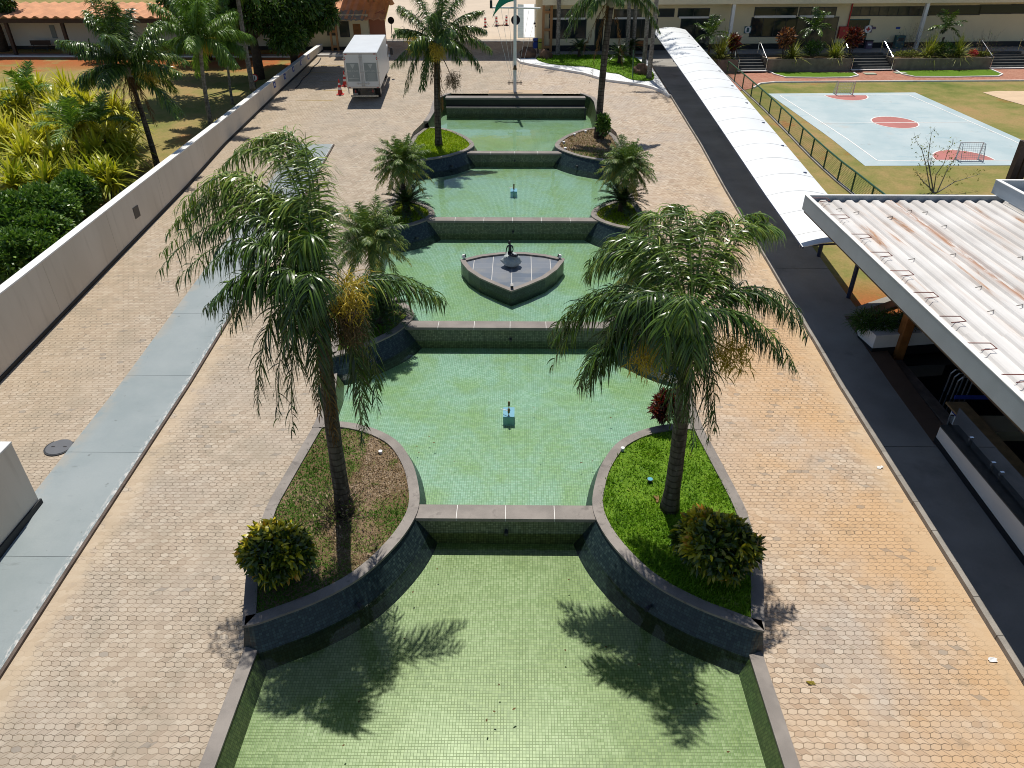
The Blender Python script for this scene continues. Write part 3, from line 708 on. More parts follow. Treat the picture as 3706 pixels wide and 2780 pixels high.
PIN=[[(5.45,9.68),(5.17,9.76),(4.77,9.96),(4.12,10.31),(3.43,10.83),(2.95,11.4),(2.5,12.2),(2.25,12.95),(2.2,13.57),(2.33,14.3),(2.58,15.1),(3.05,15.97),(3.62,16.5),(4.3,16.85),(4.9,17.0),(5.4,17.0),(5.68,16.85)],
 [(5.92,19.75),(5.5,20.0),(5.1,20.26),(4.58,20.73),(4.05,21.33),(3.72,21.9),(3.49,22.6),(3.5,23.0),(3.78,23.6),(4.25,24.2),(4.9,24.7),(5.5,24.95),(5.9,24.9)],
 [(5.9,29.75),(5.4,29.9),(4.81,30.15),(4.37,30.46),(3.86,31.05),(3.62,31.67),(3.7,32.31),(3.97,32.88),(4.41,33.38),(5.0,33.8),(5.55,34.0),(5.9,33.9)],
 [(5.9,38.5),(5.3,38.6),(4.5,38.95),(3.66,39.5),(2.97,40.3),(2.5,41.1),(2.33,41.9),(2.5,42.8),(3.0,44.0),(3.83,45.3),(4.47,45.95),(5.0,46.2),(5.65,46.2)]]
PTOP=[.69,1.23,1.83,2.40]
PLANT={}
plab=[['curved tiled planter on the near left with the leaning palm and patchy dry grass','curved tiled planter on the near right with the bright green groundcover'],
 ['curved tiled planter on the left holding a pygmy palm, second from the camera','curved tiled planter on the right, second from the camera, hidden under palm fronds'],
 ['small curved tiled planter on the left of the cascade behind the statue','small curved tiled planter on the right of the cascade behind the statue'],
 ['far left curved planter filled with lime green grass round a tall palm','far right curved planter with brown patchy grass and small white lamps']]
for k in range(4):
    for s,nm in ((-1,0),(1,1)):
        inn=catmull(PIN[k],4); ya,yb=PIN[k][0][1],PIN[k][-1][1]
        out=[(wo(y),y) for y in np.arange(yb-.4,ya+.3,-.4)]
        poly=[np.array((XC+s*p[0],p[1])) for p in list(inn)+[np.array(q) for q in out]]
        if area(poly)<0: poly=poly[::-1]
        zt=PTOP[k]; f=FL[k]-.02
        t=thing('curved_planter',plab[k][nm],'planter',(*np.mean(poly,0),f),'curved planters round the pools')
        # the pool-side walls are battered: they spread outwards towards the pool floor
        top=offset(poly,.03); ni=len(inn); out_d=offset(poly,-.5); n=len(poly)
        rev=np.linalg.norm(poly[0]-np.array((XC+s*inn[0][0],inn[0][1])))>1e-6
        bot=[]
        for i in range(n):
            ii=(n-1-i) if rev else i
            w_=0.0 if ii>=ni else min(1.0,min(ii,ni-1-ii)/5.0+.35)
            bot.append(np.array(top[i])*(1-w_)+out_d[i]*w_)
        wl=MB(); L=[0.0]; P=[np.array(q) for q in top]+[np.array(top[0])]; B=bot+[bot[0]]
        for i in range(n): L.append(L[-1]+float(np.linalg.norm(P[i+1]-P[i])))
        K=4; hh=zt-.05-f; V=[];Fs=[];U=[]
        for j in range(K+1):
            q=j/K
            for i in range(n+1): p=B[i]*(1-q)+P[i]*q; V.append((p[0],p[1],f+hh*q))
        for j in range(K):
            for i in range(n):
                a=j*(n+1)+i; Fs.append((a,a+1,a+n+2,a+n+1)); U.append([(L[i],1.1*hh*j/K),(L[i+1],1.1*hh*j/K),(L[i+1],1.1*hh*(j+1)/K),(L[i],1.1*hh*(j+1)/K)])
        wl.add(V,Fs,U); obj('tiled_wall',wl,mat['wall_dark'],t)
        I=offset(poly,.27)
        c=MB(); c.ring(poly,I,zt-.06,zt); obj('coping',c,mat['cop'],t)
        g=MB(); g.prism(offset(poly,.2),zt-.4,zt-.05); obj('soil',g,mat['green_soil'] if (k,s) in ((0,1),(3,-1)) else mat['soil'],t)
        lf=MB(); 
        # lamp on the pool side of the wall
        iy=len(inn)//4; q=inn[iy]; q2=inn[iy+1]; dv=np.array((q2[1]-q[1],-(q2[0]-q[0]))); dv/=np.linalg.norm(dv); 
        if dv[0]>0: dv=-dv
        p0=np.array((XC+s*q[0],q[1],WT[k]+.16)); p0[:2]+=np.array((s*dv[0],dv[1]))*.26; d3=np.array((s*dv[0],dv[1],0))
        lf.tube([p0-d3*.05,p0+d3*.03,p0+d3*.13],[.02,.05,.06],8); obj('wall_lamp',lf,mat['dark_metal'],t)
        PLANT[(k,s)]=(poly,I,zt)

# planter ground cover (uncountable)
def cover(k,s,n,material,name,label,L,W,fn,varfn,seg=1,elev=(20,85),zoff=-.05,droop=.6,ins=.24):
    poly,I,zt=PLANT[(k,s)]; P=ptsin(offset(poly,ins),n); keep=fn(P)>rng.random(len(P)); P=P[keep]
    g=blades(P,zt+zoff,L,W,elev,droop,seg,var=np.clip(varfn(P)+rng.normal(0,.14,len(P)),0,1))
    o=obj(name,g,material); tag(o,label,'grass',kind='stuff'); return o
P1r=PLANT[(0,1)]
cover(0,1,36000,mat['grass'],'groundcover','bright green leafy groundcover filling the near right planter',.10,.035,lambda P:np.where(vnoise(P,.9,3)*.6+vnoise(P,.3,4)*.4+np.clip((P[:,1]-13.6)*-.2,-.35,.2)>.36,1.0,.35),lambda P:.2+.5*vnoise(P,.5,5)+.15*vnoise(P,.15,6))
def v1(P):
    P=P.copy(); P[:,0]+=.35*(vnoise(P,.5,31)-.5); P[:,1]+=.5*(vnoise(P,.6,32)-.5)
    x=P[:,0]; y=P[:,1]; 
    edge_=np.clip((-4.2-x)*.95,0,1)+np.clip((12.1-y)*.6,0,1)+1.1*np.exp(-((x+2.9)**2+(y-13.1)**2)/.5)
    return .62+.28*vnoise(P,.35,8)-.75*np.clip(edge_,0,1)-.3*(vnoise(P,.45,9)>.58)
cover(0,-1,26000,mat['grass_mixed'],'patchy_grass','half dead patchy grass, green along the kerb, in the near left planter',.085,.026,lambda P:.55+.45*vnoise(P,.6,10),v1)
cover(3,-1,16000,mat['grass_lime'],'lime_grass','glowing lime green grass in the far left planter',.12,.05,lambda P:np.ones(len(P)),lambda P:.3+.5*vnoise(P,.6,12))
cover(3,1,9000,mat['grass_mixed'],'patchy_grass','olive and brown patchy grass in the far right planter',.10,.04,lambda P:.8+0*P[:,0],lambda P:.5+.35*vnoise(P,.8,13)-.45*np.clip((43-P[:,1])*.3,0,1)*(vnoise(P,.7,2)>.35))
for s in (-1,1):
    cover(2,s,5000,mat['grass_lime'],'lime_grass','lime grass under the small palm in the %s planter behind the statue'%('left' if s<0 else 'right'),.1,.04,lambda P:.9+0*P[:,0],lambda P:.2+.5*vnoise(P,.6,14))
    cover(1,s,5000,mat['grass'],'groundcover','shaded green groundcover in the %s planter beside the statue pool'%('left' if s<0 else 'right'),.1,.04,lambda P:.9+0*P[:,0],lambda P:.2+.5*vnoise(P,.6,15))

# bench wall behind the farthest pool
t=thing('bench_wall','long dark stone wall with a seat ledge behind the farthest pool','bench wall',(XC,50.9,2.0))
m=MB(); m.wallstrip([(-5.0,50.72),(4.4,50.72)],1.9,2.66); m.wallstrip([(4.4,50.72),(4.4,51.4)],1.9,2.66); m.wallstrip([(-5.0,51.4),(-5.0,50.72)],1.9,2.66); obj('tiled_wall',m,mat['wall_weir'],t)
m=MB(); m.bb(-5.0,4.4,50.74,51.36,2.66,3.17); obj('back_block',m,mat['wall_dark'],t)
m=MB(); m.bb(-5.03,4.43,50.70,51.38,3.17,3.28); obj('cap',m,mat['cop2'],t)
m=MB()
for k in range(6): a=-5.0+k*9.4/6; m.bb(a+.006,a+9.4/6-.006,50.36,50.735,2.66,2.74)
obj('seat_ledge',m,mat['cop2'],t)
m=MB(); m.bb(4.62-.25,4.62-.12,50.45,50.6,1.98,2.66); obj('leg',m,mat['dark_metal'],t)

# statue island
t=thing('island','pointed boat shaped stone island in the middle of the third pool','island',(XC,26.3,FL[2]))
IS=[(-2.41,27.25),(-2.3,26.85),(-2.03,26.18),(-1.53,25.45),(-.9,24.82),(-.28,24.25),(.38,24.82),(1.05,25.5),(1.53,26.3),(1.84,27.15),(1.88,27.4),(1.1,27.83),(.24,28.06),(-.69,28.06),(-1.6,27.77)]
IS=[np.array(p) for p in IS]
if area(IS)<0: IS=IS[::-1]
m=MB(); m.wallstrip(offset(IS,.02),FL[2],1.47,closed=True); obj('tiled_wall',m,mat['wall_dark'],t)
m=MB(); m.ring(IS,offset(IS,.2),1.45,1.51); obj('coping',m,mat['cop2'],t)
M=Mat('slate_blue_slabs',.45,.45); x,y,z=M.pos(); sx=(x+.28)/.78; sy=(y+.1)/.46; cell=M.white(M.vec(sx.floor(),sy.floor(),1.0)); e1=((sx.frac()-.5).abs()-.5).abs()*.78; e2=((sy.frac()-.5).abs()-.5).abs()*.46
c=M.mix(cell,(.085,.11,.145),(.155,.17,.195)); c=M.mix(M.noise(None,1.5,5,.6).step(.45,.7)*.5,c,(.2,.2,.19)); c=M.mix(e1.lt(.012),c,(.5,.48,.45)); c=M.mix((1.0-e2.step(.0,.012))*.5,c,(.3,.3,.3)); M.color(c)
m=MB(); m.prism(offset(IS,.19),1.2,1.44); obj('slab_floor',m,M.m,t)
# boulder
def boulder(name,c,r,label,material,seed,fl=.55,parent=None):
    g=np.random.default_rng(seed); N=26;K=16; V=[];Fs=[]
    ph=g.random(9)*6.28
    for j in range(K+1):
        th=math.pi*j/K
        for i in range(N):
            a=2*math.pi*i/N; d=np.array((math.sin(th)*math.cos(a),math.sin(th)*math.sin(a),math.cos(th)))
            q=1+.10*math.sin(3*d[0]+ph[0]+2*d[1])+.08*math.sin(5*d[1]+ph[1]+3*d[2])+.07*math.sin(7*d[2]+ph[2]+4*d[0])+.03*math.sin(13*d[0]+ph[3])+.03*math.sin(12*d[1]+ph[4])+.02*g.normal()
            V.append((c[0]+d[0]*r[0]*q,c[1]+d[1]*r[1]*q,c[2]+max(d[2]*q,-fl)*r[2]))
    for j in range(K):
        for i in range(N): Fs.append((j*N+i,(j+1)*N+i,(j+1)*N+(i+1)%N,j*N+(i+1)%N))
    b=MB(); b.add(V,Fs); o=obj(name,b,material,parent,smooth=True)
    if parent is None: tag(o,label,'rock')
    return o
boulder('boulder',(XC-.02,26.72,1.70),(.40,.36,.30),'pale grey rounded boulder carrying the bronze figure on the island',mat['rock'],3)
# generic seated bronze figure, grown as one skin
def figure(name,joints,edges,label,cat,material,sub=2):
    me=bpy.data.meshes.new(name); me.from_pydata([j[0] for j in joints],edges,[]); o=bpy.data.objects.new(name,me); COL.objects.link(o)
    sk=o.modifiers.new('Skin','SKIN'); sk.use_smooth_shade=True; sk.branch_smoothing=.4
    for d,j in zip(me.skin_vertices[0].data,joints): d.radius=(j[1],j[1]*(j[2] if len(j)>2 else 1)); d.use_root=False
    me.skin_vertices[0].data[0].use_root=True
    sb=o.modifiers.new('Sub','SUBSURF'); sb.levels=sub; sb.render_levels=sub
    dg=bpy.context.evaluated_depsgraph_get(); e=o.evaluated_get(dg); m2=bpy.data.meshes.new_from_object(e); o.modifiers.clear(); o.data=m2
    m2.materials.clear(); m2.materials.append(material); m2.polygons.foreach_set('use_smooth',[True]*len(m2.polygons))
    return tag(o,label,cat)
bx,by,bz=XC-.06,26.62,1.97
J=[((0,0,.06),.085),((0,.0,.18),.075),((0,.005,.30),.088),((0,.0,.38),.06),((-.005,-.01,.44),.028),((-.02,-.02,.52),.055),((-.022,-.02,.57),.05),
 ((-.10,0,.37),.034),((-.15,.02,.24),.026),((-.17,-.04,.11),.021),((-.172,-.06,.06),.018),
 ((.10,0,.37),.034),((.14,-.02,.24),.026),((.10,-.12,.15),.021),((.06,-.15,.13),.018),
 ((-.06,-.05,.06),.065),((.05,-.24,.07),.05),((.22,-.20,.02),.034),((.30,-.16,-.02),.022),
 ((.07,-.04,.05),.065),((.20,-.20,.06),.05),((.30,-.06,.02),.034),((.36,.04,-.03),.022)]
E=[(0,1),(1,2),(2,3),(3,4),(4,5),(5,6),(3,7),(7,8),(8,9),(9,10),(3,11),(11,12),(12,13),(13,14),(0,15),(15,16),(16,17),(17,18),(0,19),(19,20),(20,21),(21,22)]
for hb,sg in ((10,1),(14,1)):                # five short fingers on each hand
    b=np.array(J[hb][0])
    for q,(dx,ln) in enumerate(((-.016,.035),(-.006,.042),(.004,.04),(.013,.033))):
        J.append(((b[0]+dx,b[1]-.025,b[2]-.012),.006)); E.append((hb,len(J)-1)); J.append(((b[0]+dx*1.2,b[1]-.02-ln,b[2]-.03),.005)); E.append((len(J)-2,len(J)-1))
    J.append(((b[0]+.022,b[1]-.012,b[2]),.006)); E.append((hb,len(J)-1))
J=[((p[0][0]*.92,p[0][1]*.92,p[0][2]*1.04),p[1]*.92) for p in J]
fig=figure('statue',J,E,'dark bronze seated figure with folded legs on the pale boulder','statue',mat['bronze']); fig.location=(bx,by,bz)
ORG[fig.name]=np.zeros(3)
m=MB(); m.lathe((-.022,-.012,.535),[(.01,-.07),(.05,-.06),(.062,0),(.058,.04),(.035,.07),(.005,.078)],12); o=obj('hair',m,mat['bronze'],fig,smooth=True)
# island lamps
for (u,v),lab in zip(ff(1640,840,2212/440,[(195,480),(1940,480),(1070,1030)]),('small white spotlight on the left tip of the island','small white spotlight on the right tip of the island','small black spotlight on the front tip of the island')):
    p=zp(u,v,1.52); t=thing('spotlight',lab,'spotlight',p,'spotlights on the island')
    front='front' in lab; d=unit(np.array((XC,26.7,1.9))-p)
    m=MB(); m.beam(p+np.array((0,0,.01)),p+np.array((0,0,.05)),.05); obj('foot',m,mat['dark_metal'],t)
    m=MB(); m.beam(p+np.array((0,0,.09))-d*.05,p+np.array((0,0,.11))+d*.07,.11,.13); obj('housing',m,mat['white' if not front else 'dark_metal'],t)
    m=MB(); m.beam(p+np.array((0,0,.115))+d*.073,p+np.array((0,0,.116))+d*.08,.10,.12); obj('lens',m,mat['dark_metal' if not front else 'white'],t)
# fountain nozzles
for (yc,f,w,lab,n2) in ((17.6,FL[1],WT[1],'pair of brass fountain jets on a blue block in the second pool',2),(35.5,FL[3],WT[3],'brass fountain jets on a blue block in the fourth pool',2)):
    t=thing('fountain_nozzle',lab,'fountain',(XC+.02,yc,f))
    m=MB(); m.bb(XC-.15,XC+.19,yc-.25,yc+.25,f,w+.03); obj('pedestal',m,mat['lightblue'],t)
    for dy in (-.2,.17):
        m=MB(); m.lathe((XC+.02,yc+dy,w+.02),[(.03,0),(.012,.04),(.012,.09),(.035,.13),(.036,.26),(.026,.27)],10); obj('jet',m,mat['brass'],t)
    m=MB(); m.tube([(XC,yc-.18,w+.2),(XC-.22,yc-.03,w+.16)],.012,6); obj('pipe',m,mat['white'],t)

# leaves and specks drifting in the nearest pools
parts=[]
for (x0,x1,y0,y1,z,n) in ((-4.6,4.3,6.9,12.0,WT[0],20),(-3.8,3.4,14.2,18.8,WT[1],12),(-3.0,2.6,23.0,29.5,WT[2],8)):
    q=rng.random((n,2))*np.array((x1-x0,y1-y0))+np.array((x0,y0)); a=rng.random(n)*6.28
    d=np.stack([np.cos(a),np.sin(a),np.zeros(n)],1); sd=np.stack([-np.sin(a),np.cos(a),np.zeros(n)],1)
    parts.append(strips(np.column_stack([q,np.full(n,z+.008)]),d,sd,.04+.06*rng.random(n)**2,.035,0.0,2,var=rng.random(n)*.6))
o=obj('fallen_leaves',merge(parts),mat['dead']); tag(o,'small dark fallen leaves floating on the pools','fallen leaves',kind='stuff')

# ================================================================== PALMS AND PLANTS
def D(u,v): return u*KD, v*KD
def trunk_mesh(b,h,r0,r1,lean=(0,0),n=14,bulge=.0):
    m=MB(); pts=[];rs=[]
    K=14
    for i in range(K+1):
        t=i/K; pts.append((b[0]+lean[0]*t*t,b[1]+lean[1]*t*t,b[2]+h*t)); rs.append((r0*(1-t)+r1*t)*(1+.35*math.exp(-t*14))*(1+.03*math.sin(i*2.1)))
    m.tube(pts,rs,n); return m
def queen_palm(base,hz,fr,label,r=(.17,.13),lean=(0,0),matl='palm',flowers=(),dead=(),ll=.74,lw=.029,nl=70,spear=None,droop=2.1,seg=4,name='palm_tree',group='tall palms round the pools',shaft=True,trunkmat='trunk',lift=.1,plum=.5,dens=False):
    base=np.array(base,float); t=thing(name,label,'palm tree',base,group)
    top=np.array((base[0]+lean[0],base[1]+lean[1],hz))
    obj('trunk',trunk_mesh(base-(0,0,.1),hz-.5-base[2],r[0],r[1],lean),mat[trunkmat],t,smooth=True)
    if shaft:
        m=MB(); m.lathe((top[0],top[1],hz-.75),[(r[1]*1.0,0),(r[1]*1.35,.2),(r[1]*1.2,.5),(r[1]*.8,.75),(.03,.95)],12); obj('crown_shaft',m,mat['shaft'],t,smooth=True)
    parts=[]
    if dens: fr=list(fr)+[(np.array(f[0])+rng.normal(0,.22,3),f[1]*rng.uniform(.8,1.3))+tuple(f[2:3]) for f in fr]
    for f in fr:
        T=np.array(f[0],float); arch=f[1]; v0=f[2] if len(f)>2 else .45
        a=rng.random()*6.28; H=top+np.array((.06*math.cos(a),.06*math.sin(a),-.1+.2*rng.random()))
        parts.append(frond(H,T,arch,nl=nl,ll=ll,lw=lw,droop=droop,var0=v0,rach=.022,lift=lift,plum=plum,seg=seg,ctl=f[3] if len(f)>3 else None))
    if spear is not None: parts.append(tubeq([top,(top+spear)/2,spear],[.025,.014,.004],5,.5))
    obj('crown',merge(parts),mat[matl],t)
    for T,kind in flowers:
        obj('flower_spray',spray(top+np.array((0,0,-.35)),T,520 if ll>.5 else 260,.42 if ll>.5 else .5,.26),mat['flower' if kind else 'flower_brown'],t)
    for T,arch in dead:
        obj('dead_frond',frond(top+np.array((0,0,-.3)),T,arch,nl=40,ll=.5,lw=.03,droop=2.2,plum=.6),mat['dead'],t)
    return t
# near left palm
yb=13.2; bz_=PLANT[(0,-1)][2]-.06
b=zp(*D(745,1104),bz_); yl=b[1]-.7; top=yp(*D(688,650),yl)
def arms(L,y0,seed,copies=1):
    # fronds given by the tip and the high point they arch over
    out=[]; g=np.random.default_rng(seed)
    for (u,v,dy,cu,cv,cdy) in L:
        for k in range(1+(copies if g.random()<.4 else 0)):
            a,b_,c=(0,0,0) if k==0 else (g.uniform(-30,30),g.uniform(-22,34),g.uniform(-.4,.4))
            out.append((yp(*D(u+a,v+b_),y0+dy+c),.2,float(np.clip(.5+(620-v)/900+g.normal(0,.1),.2,.85)),yp(*D(cu+a*.8,cv+b_*.8),y0+cdy+c)))
    return out
frL=arms([(345,585,.1,545,320,.4),(352,545,.45,550,285,.75),(385,475,1.0,565,240,1.3),(425,520,.2,580,350,.4),(460,470,1.0,610,270,1.2),(378,612,-.3,555,390,0),(362,505,.8,555,270,1.0),(440,590,-.6,560,420,-.5),(398,445,1.2,580,215,1.5),(455,385,1.8,640,160,1.8),(505,330,2.0,665,180,1.8),(560,300,2.2,690,225,1.6),(625,335,2.2,712,240,1.6),
 (478,705,-.8,585,470,-.6),(468,640,-.9,565,510,-.8),(520,600,-.4,620,370,.2),(540,480,.8,650,300,1.0),(600,470,.4,680,320,.8),(690,480,1.5,722,350,1.0),(640,560,-.8,690,410,-.3),(558,885,-1.2,550,590,-1.0),(600,905,-1.0,595,590,-1.0),(632,930,-.9,615,640,-1.0),
 (690,890,-1.4,680,600,-1.2),(782,965,-.4,775,630,-.3),(815,885,.3,805,590,.3),(790,935,.6,770,610,.5),(965,655,.7,835,525,.6),(950,648,.2,820,560,.3),(618,765,-1.6,640,555,-1.4),(578,705,-1.3,620,475,-1.0),(662,690,-1.5,682,500,-1.2)],yl,5)
queen_palm(b,top[2],frL,'big palm with windswept drooping fronds in the near left planter',r=(.2,.14),lean=(top[0]-b[0],yl-b[1]),flowers=[(yp(*D(752,640),yl-.3),1),(yp(*D(745,700),yl-.4),0)],dead=[(yp(*D(690,900),yl+.4),.3),(yp(*D(725,960),yl+.3),.25)],spear=yp(*D(659,284),yl+1.0))
b=zp(*D(1446,1100),PLANT[(0,1)][2]-.06); yl=b[1]-.8; top=yp(*D(1492,690),yl)
frR=arms([(1190,795,.2,1285,545,.4),(1195,742,.3,1295,545,.5),(1215,690,.6,1318,545,.6),(1250,838,-.8,1285,690,-.8),(1272,800,-.6,1318,630,-.5),(1265,600,1.0,1345,445,1.2),(1272,570,1.3,1368,415,1.4),(1300,540,1.8,1390,425,1.6),(1340,560,1.0,1420,425,1.2),(1385,470,2.2,1450,405,1.8),
 (1440,455,2.4,1480,390,1.8),(1480,520,1.5,1490,425,1.4),(1545,500,2.0,1522,390,1.6),(1600,580,1.0,1552,465,1.2),(1592,650,.5,1562,525,.8),(1672,500,1.2,1592,425,1.4),(1660,470,1.5,1580,415,1.6),(1745,725,.4,1645,555,.6),(1735,690,.6,1640,548,.8),(1720,798,-.3,1632,625,-.2),(1690,780,-.4,1602,630,-.3),
 (1545,930,-.6,1545,710,-.7),(1500,965,-.7,1490,710,-.9),(1530,955,-.3,1532,710,-.4),(1450,915,-.4,1450,715,-.6),(1430,785,-1.6,1440,590,-1.3),(1520,790,-1.5,1510,590,-1.3),(1380,725,-1.0,1400,550,-.8),(1330,725,-.5,1380,550,-.4),(1480,700,-1.8,1480,570,-1.3)],yl,6)
queen_palm(b,top[2],frR,'big palm with long arching fronds in the near right planter',r=(.2,.145),lean=(top[0]-b[0],yl-b[1]),flowers=[(yp(*D(1400,760),yl-.2),1),(yp(*D(1580,760),yl+.1),1)],spear=yp(*D(1610,455),yl+1.6))
# far left planter palm
b=zp(1588,529,PLANT[(3,-1)][2]-.06); top=yp(1580,150,b[1])
def ringf(top,n,r,e0,e1,az0=0,skip=None,arch=.2,vv=.5,j=.25):
    L=[]
    for i in range(n):
        a=az0+2*math.pi*i/n+rng.normal(0,.12); e=R(e0+(e1-e0)*((i*7)%n)/max(1,n-1)); q=r*(1+rng.normal(0,j*.3))
        T=top+np.array((math.cos(a)*math.cos(e),math.sin(a)*math.cos(e),math.sin(e)))*q
        L.append((T,arch*(.8+.5*rng.random()),vv+rng.normal(0,.1)))
    return L
fr=[(yp(u,v,b[1]+dy),ar,.5) for u,v,dy,ar in ((1440,240,-.2,.35),(1470,330,-.4,.5),(1520,330,-.9,.45),(1430,110,.3,.25),(1780,190,.1,.35),(1760,110,.6,.3),(1745,250,-.2,.4),(1440,20,1,.2),(1500,-40,1.5,.2),(1600,-60,1.5,.15),(1680,-30,1.5,.2),(1750,40,1,.25),(1560,60,-2,.3),(1640,120,-2.2,.35),(1680,200,-1.2,.4),(1600,-20,-1.5,.2),(1480,170,-1.3,.35))]
queen_palm(b,top[2],fr,'tall palm with two yellow flower bunches in the far left lime grass planter',r=(.19,.16),lean=(top[0]-b[0],0),flowers=[(yp(1505,165,b[1]-.5),1),(yp(1585,185,b[1]-.9),1),(yp(1640,290,b[1]-.2),0)],dead=[(yp(1560,300,b[1]-.4),.15),(yp(1600,400,b[1]-.15),.08)],ll=.68,nl=80,lw=.04,dens=True)
# far right planter palm (crown runs out of the frame)
b=zp(2163,500,PLANT[(3,1)][2]-.06); top=yp(2213,-30,b[1])
fr=[(yp(u,v,b[1]+dy),ar,.5) for u,v,dy,ar in ((2390,120,.2,.42),(2050,140,-.3,.45),(2045,60,.2,.35),(2380,40,.6,.35),(2130,60,-1.3,.4),(2330,-60,1.2,.25),(2080,-80,1.2,.25),(2220,-200,1,.1),(2150,-190,-.8,.2),(2300,-170,-.8,.2),(2250,20,-2.0,.35))]
queen_palm(b,top[2],fr,'tallest palm with brown hanging fronds in the far right planter',r=(.2,.17),lean=(top[0]-b[0],0),dead=[(yp(2135,300,b[1]-.1),.22),(yp(2160,180,b[1]-.5),.2),(yp(2255,250,b[1]+.1),.2),(yp(2110,190,b[1]-.2),.25)],ll=.68,nl=80,lw=.04,dens=True)
# pygmy date palms with a cycad skirt
def pygmy(base,h,r,label,n=66):
    base=np.array(base,float); t=thing('pygmy_palm',label,'small palm',base,'small palms beside the pools')
    obj('trunk',trunk_mesh(base,h,.12,.1),mat['trunk'],t,smooth=True)
    top=base+np.array((0,0,h+.05)); P=[]
    for i in range(n):
        a=i*2.399+rng.normal(0,.1); e=R(72-112*(i/n)**.9); L=r*(1.0+.1*rng.normal())
        d=np.array((math.cos(a)*math.cos(e),math.sin(a)*math.cos(e),math.sin(e))); T=top+d*L+np.array((0,0,-.32*L*math.cos(e)))
        P.append(frond(top,T,.26*math.cos(e)+.02,nl=62,ll=.34,lw=.022,droop=.9,lift=.2,spread=.65,var0=.3+.5*(i/n)**3,rach=.011,seg=2,bare=.15,plum=.25))
    obj('crown',merge(P),mat['phoenix'],t); return t
def cycad(base,h,r,label,n=30,name='cycad',group='cycads with stiff dark fronds',e=(60,-20)):
    base=np.array(base,float); t=thing(name,label,'cycad',base,group)
    obj('trunk',trunk_mesh(base,h,.16,.13),mat['bark'],t,smooth=True); top=base+np.array((0,0,h)); P=[]
    for i in range(n):
        a=i*2.399+rng.normal(0,.1); el=R(e[0]+(e[1]-e[0])*(i/n)); d=np.array((math.cos(a)*math.cos(el),math.sin(a)*math.cos(el),math.sin(el)))
        T=top+d*r+np.array((0,0,-.18*r)); P.append(frond(top,T,.2,nl=58,ll=.22,lw=.026,droop=.1,lift=.25,spread=1.0,var0=.45,rach=.012,seg=1,bare=.1,plum=.08))
    obj('crown',merge(P),mat['cycad'],t); return t
for k,s,(u,v),(uh,vh),lab in ((2,-1,(876,462),(872,352),'pygmy palm on the left behind the statue, yellowing lower fronds'),(1,-1,(818,690),(812,515),'pygmy palm in the second planter on the left, brown at the bottom'),(2,1,(1346,455),(1350,358),'pygmy palm on the right behind the statue, fresh green')):
    zt=PLANT[(k,s)][2]-.06; b=zp(*D(u,v),zt); tp=yp(*D(uh,vh),b[1])
    pygmy(b,tp[2]-b[2],1.35 if k==2 else 1.4,lab)
    cycad(b+np.array((.12*s*-1,-.18,0)),.55,1.3,{(2,-1):'dark cycad skirt at the foot of the left palm behind the statue',(1,-1):'dark cycad at the foot of the palm in the second left planter',(2,1):'dark cycad at the foot of the right palm behind the statue'}[(k,s)],n=46)
b=np.array((XC+4.75,22.6,PLANT[(1,1)][2]-.06)); pygmy(b,1.9,1.3,'pygmy palm in the second planter on the right, mostly behind the big palm')

# leafy shrubs
def shrub(name,c,rad,n,L,W,matl,label,cat='shrub',group=None,stem=True,var=None,up=.35,droop=.3,seg=2,base_z=None,flatb=.75,lob=8,shell=.55,scat=.55,lobes=None):
    c=np.array(c,float); bz=c[2]-rad[2]*.9 if base_z is None else base_z
    t=thing(name,label,cat,(c[0],c[1],bz),group)
    obj('foliage',blob_leaves(c,rad,n,L,W,droop,shell,up,seg,lob,var=var,flatb=flatb,scat=scat,lobes=lobes),mat[matl],t)
    if stem:
        m=MB()
        for i in range(5):
            a=i*1.257+.3; e=c+np.array((math.cos(a)*rad[0]*.55,math.sin(a)*rad[1]*.55,rad[2]*.2)); s0=np.array((c[0]+math.cos(a)*.04,c[1]+math.sin(a)*.04,bz-.05)); m.tube([s0,(s0+e)/2+np.array((0,0,.1)),e],[.03,.022,.01],6)
        obj('stem',m,mat['bark'],t)
    return t
CL=[(np.zeros(3),.78)]+[(unit(np.array((math.cos(i*2.4),math.sin(i*2.4),.15+.75*((i*5)%9)/9-.25)))*(.5+.16*((i*7)%5)/5),.30+.13*((i*3)%4)/3) for i in range(15)]
def crv(p,rr): # patches of yellow young leaves over dark green
    q=.5*vnoise(np.column_stack([p[:,0]*1.3+p[:,2],p[:,1]*1.3-p[:,2]]),.55,41)+.5*vnoise(np.column_stack([p[:,2]*1.5,p[:,0]-p[:,1]]),.4,42)
    return np.clip(.12+.30*(rr-.62)/.38+1.05*(q-.38)+rng.normal(0,.16,len(rr)),0,1)
def crv_old(p,rr):
    return np.clip(.36+.42*(rr-.62)/.38+rng.normal(0,.24,len(rr))+.20*p[:,2],0,1)
b=zp(*D(600,1270),.65); shrub('croton_shrub',(b[0]+.02,b[1]+.35,1.38),(.88,.8,.76),5200,.18,.07,'croton','round croton shrub with yellow and dark green leaves in the near left planter',group='yellow croton shrubs',var=crv,base_z=.64,scat=1.0,up=.5,droop=.8,seg=3,lobes=CL)
b=zp(*D(1560,1270),.65); shrub('croton_shrub',(b[0]-.1,b[1]+.5,1.45),(.96,.9,.84),6200,.19,.075,'croton','wide croton shrub with golden leaves in the near right planter',group='yellow croton shrubs',var=crv,base_z=.64,scat=1.0,up=.5,droop=.8,seg=3,lobes=CL)
p=zp(*D(1430,915),.66); shrub('red_shrub',(p[0],p[1]-.05,1.3),(.42,.4,.62),700,.2,.07,'croton_red','wine red leafy shrub behind the trunk of the near right palm')
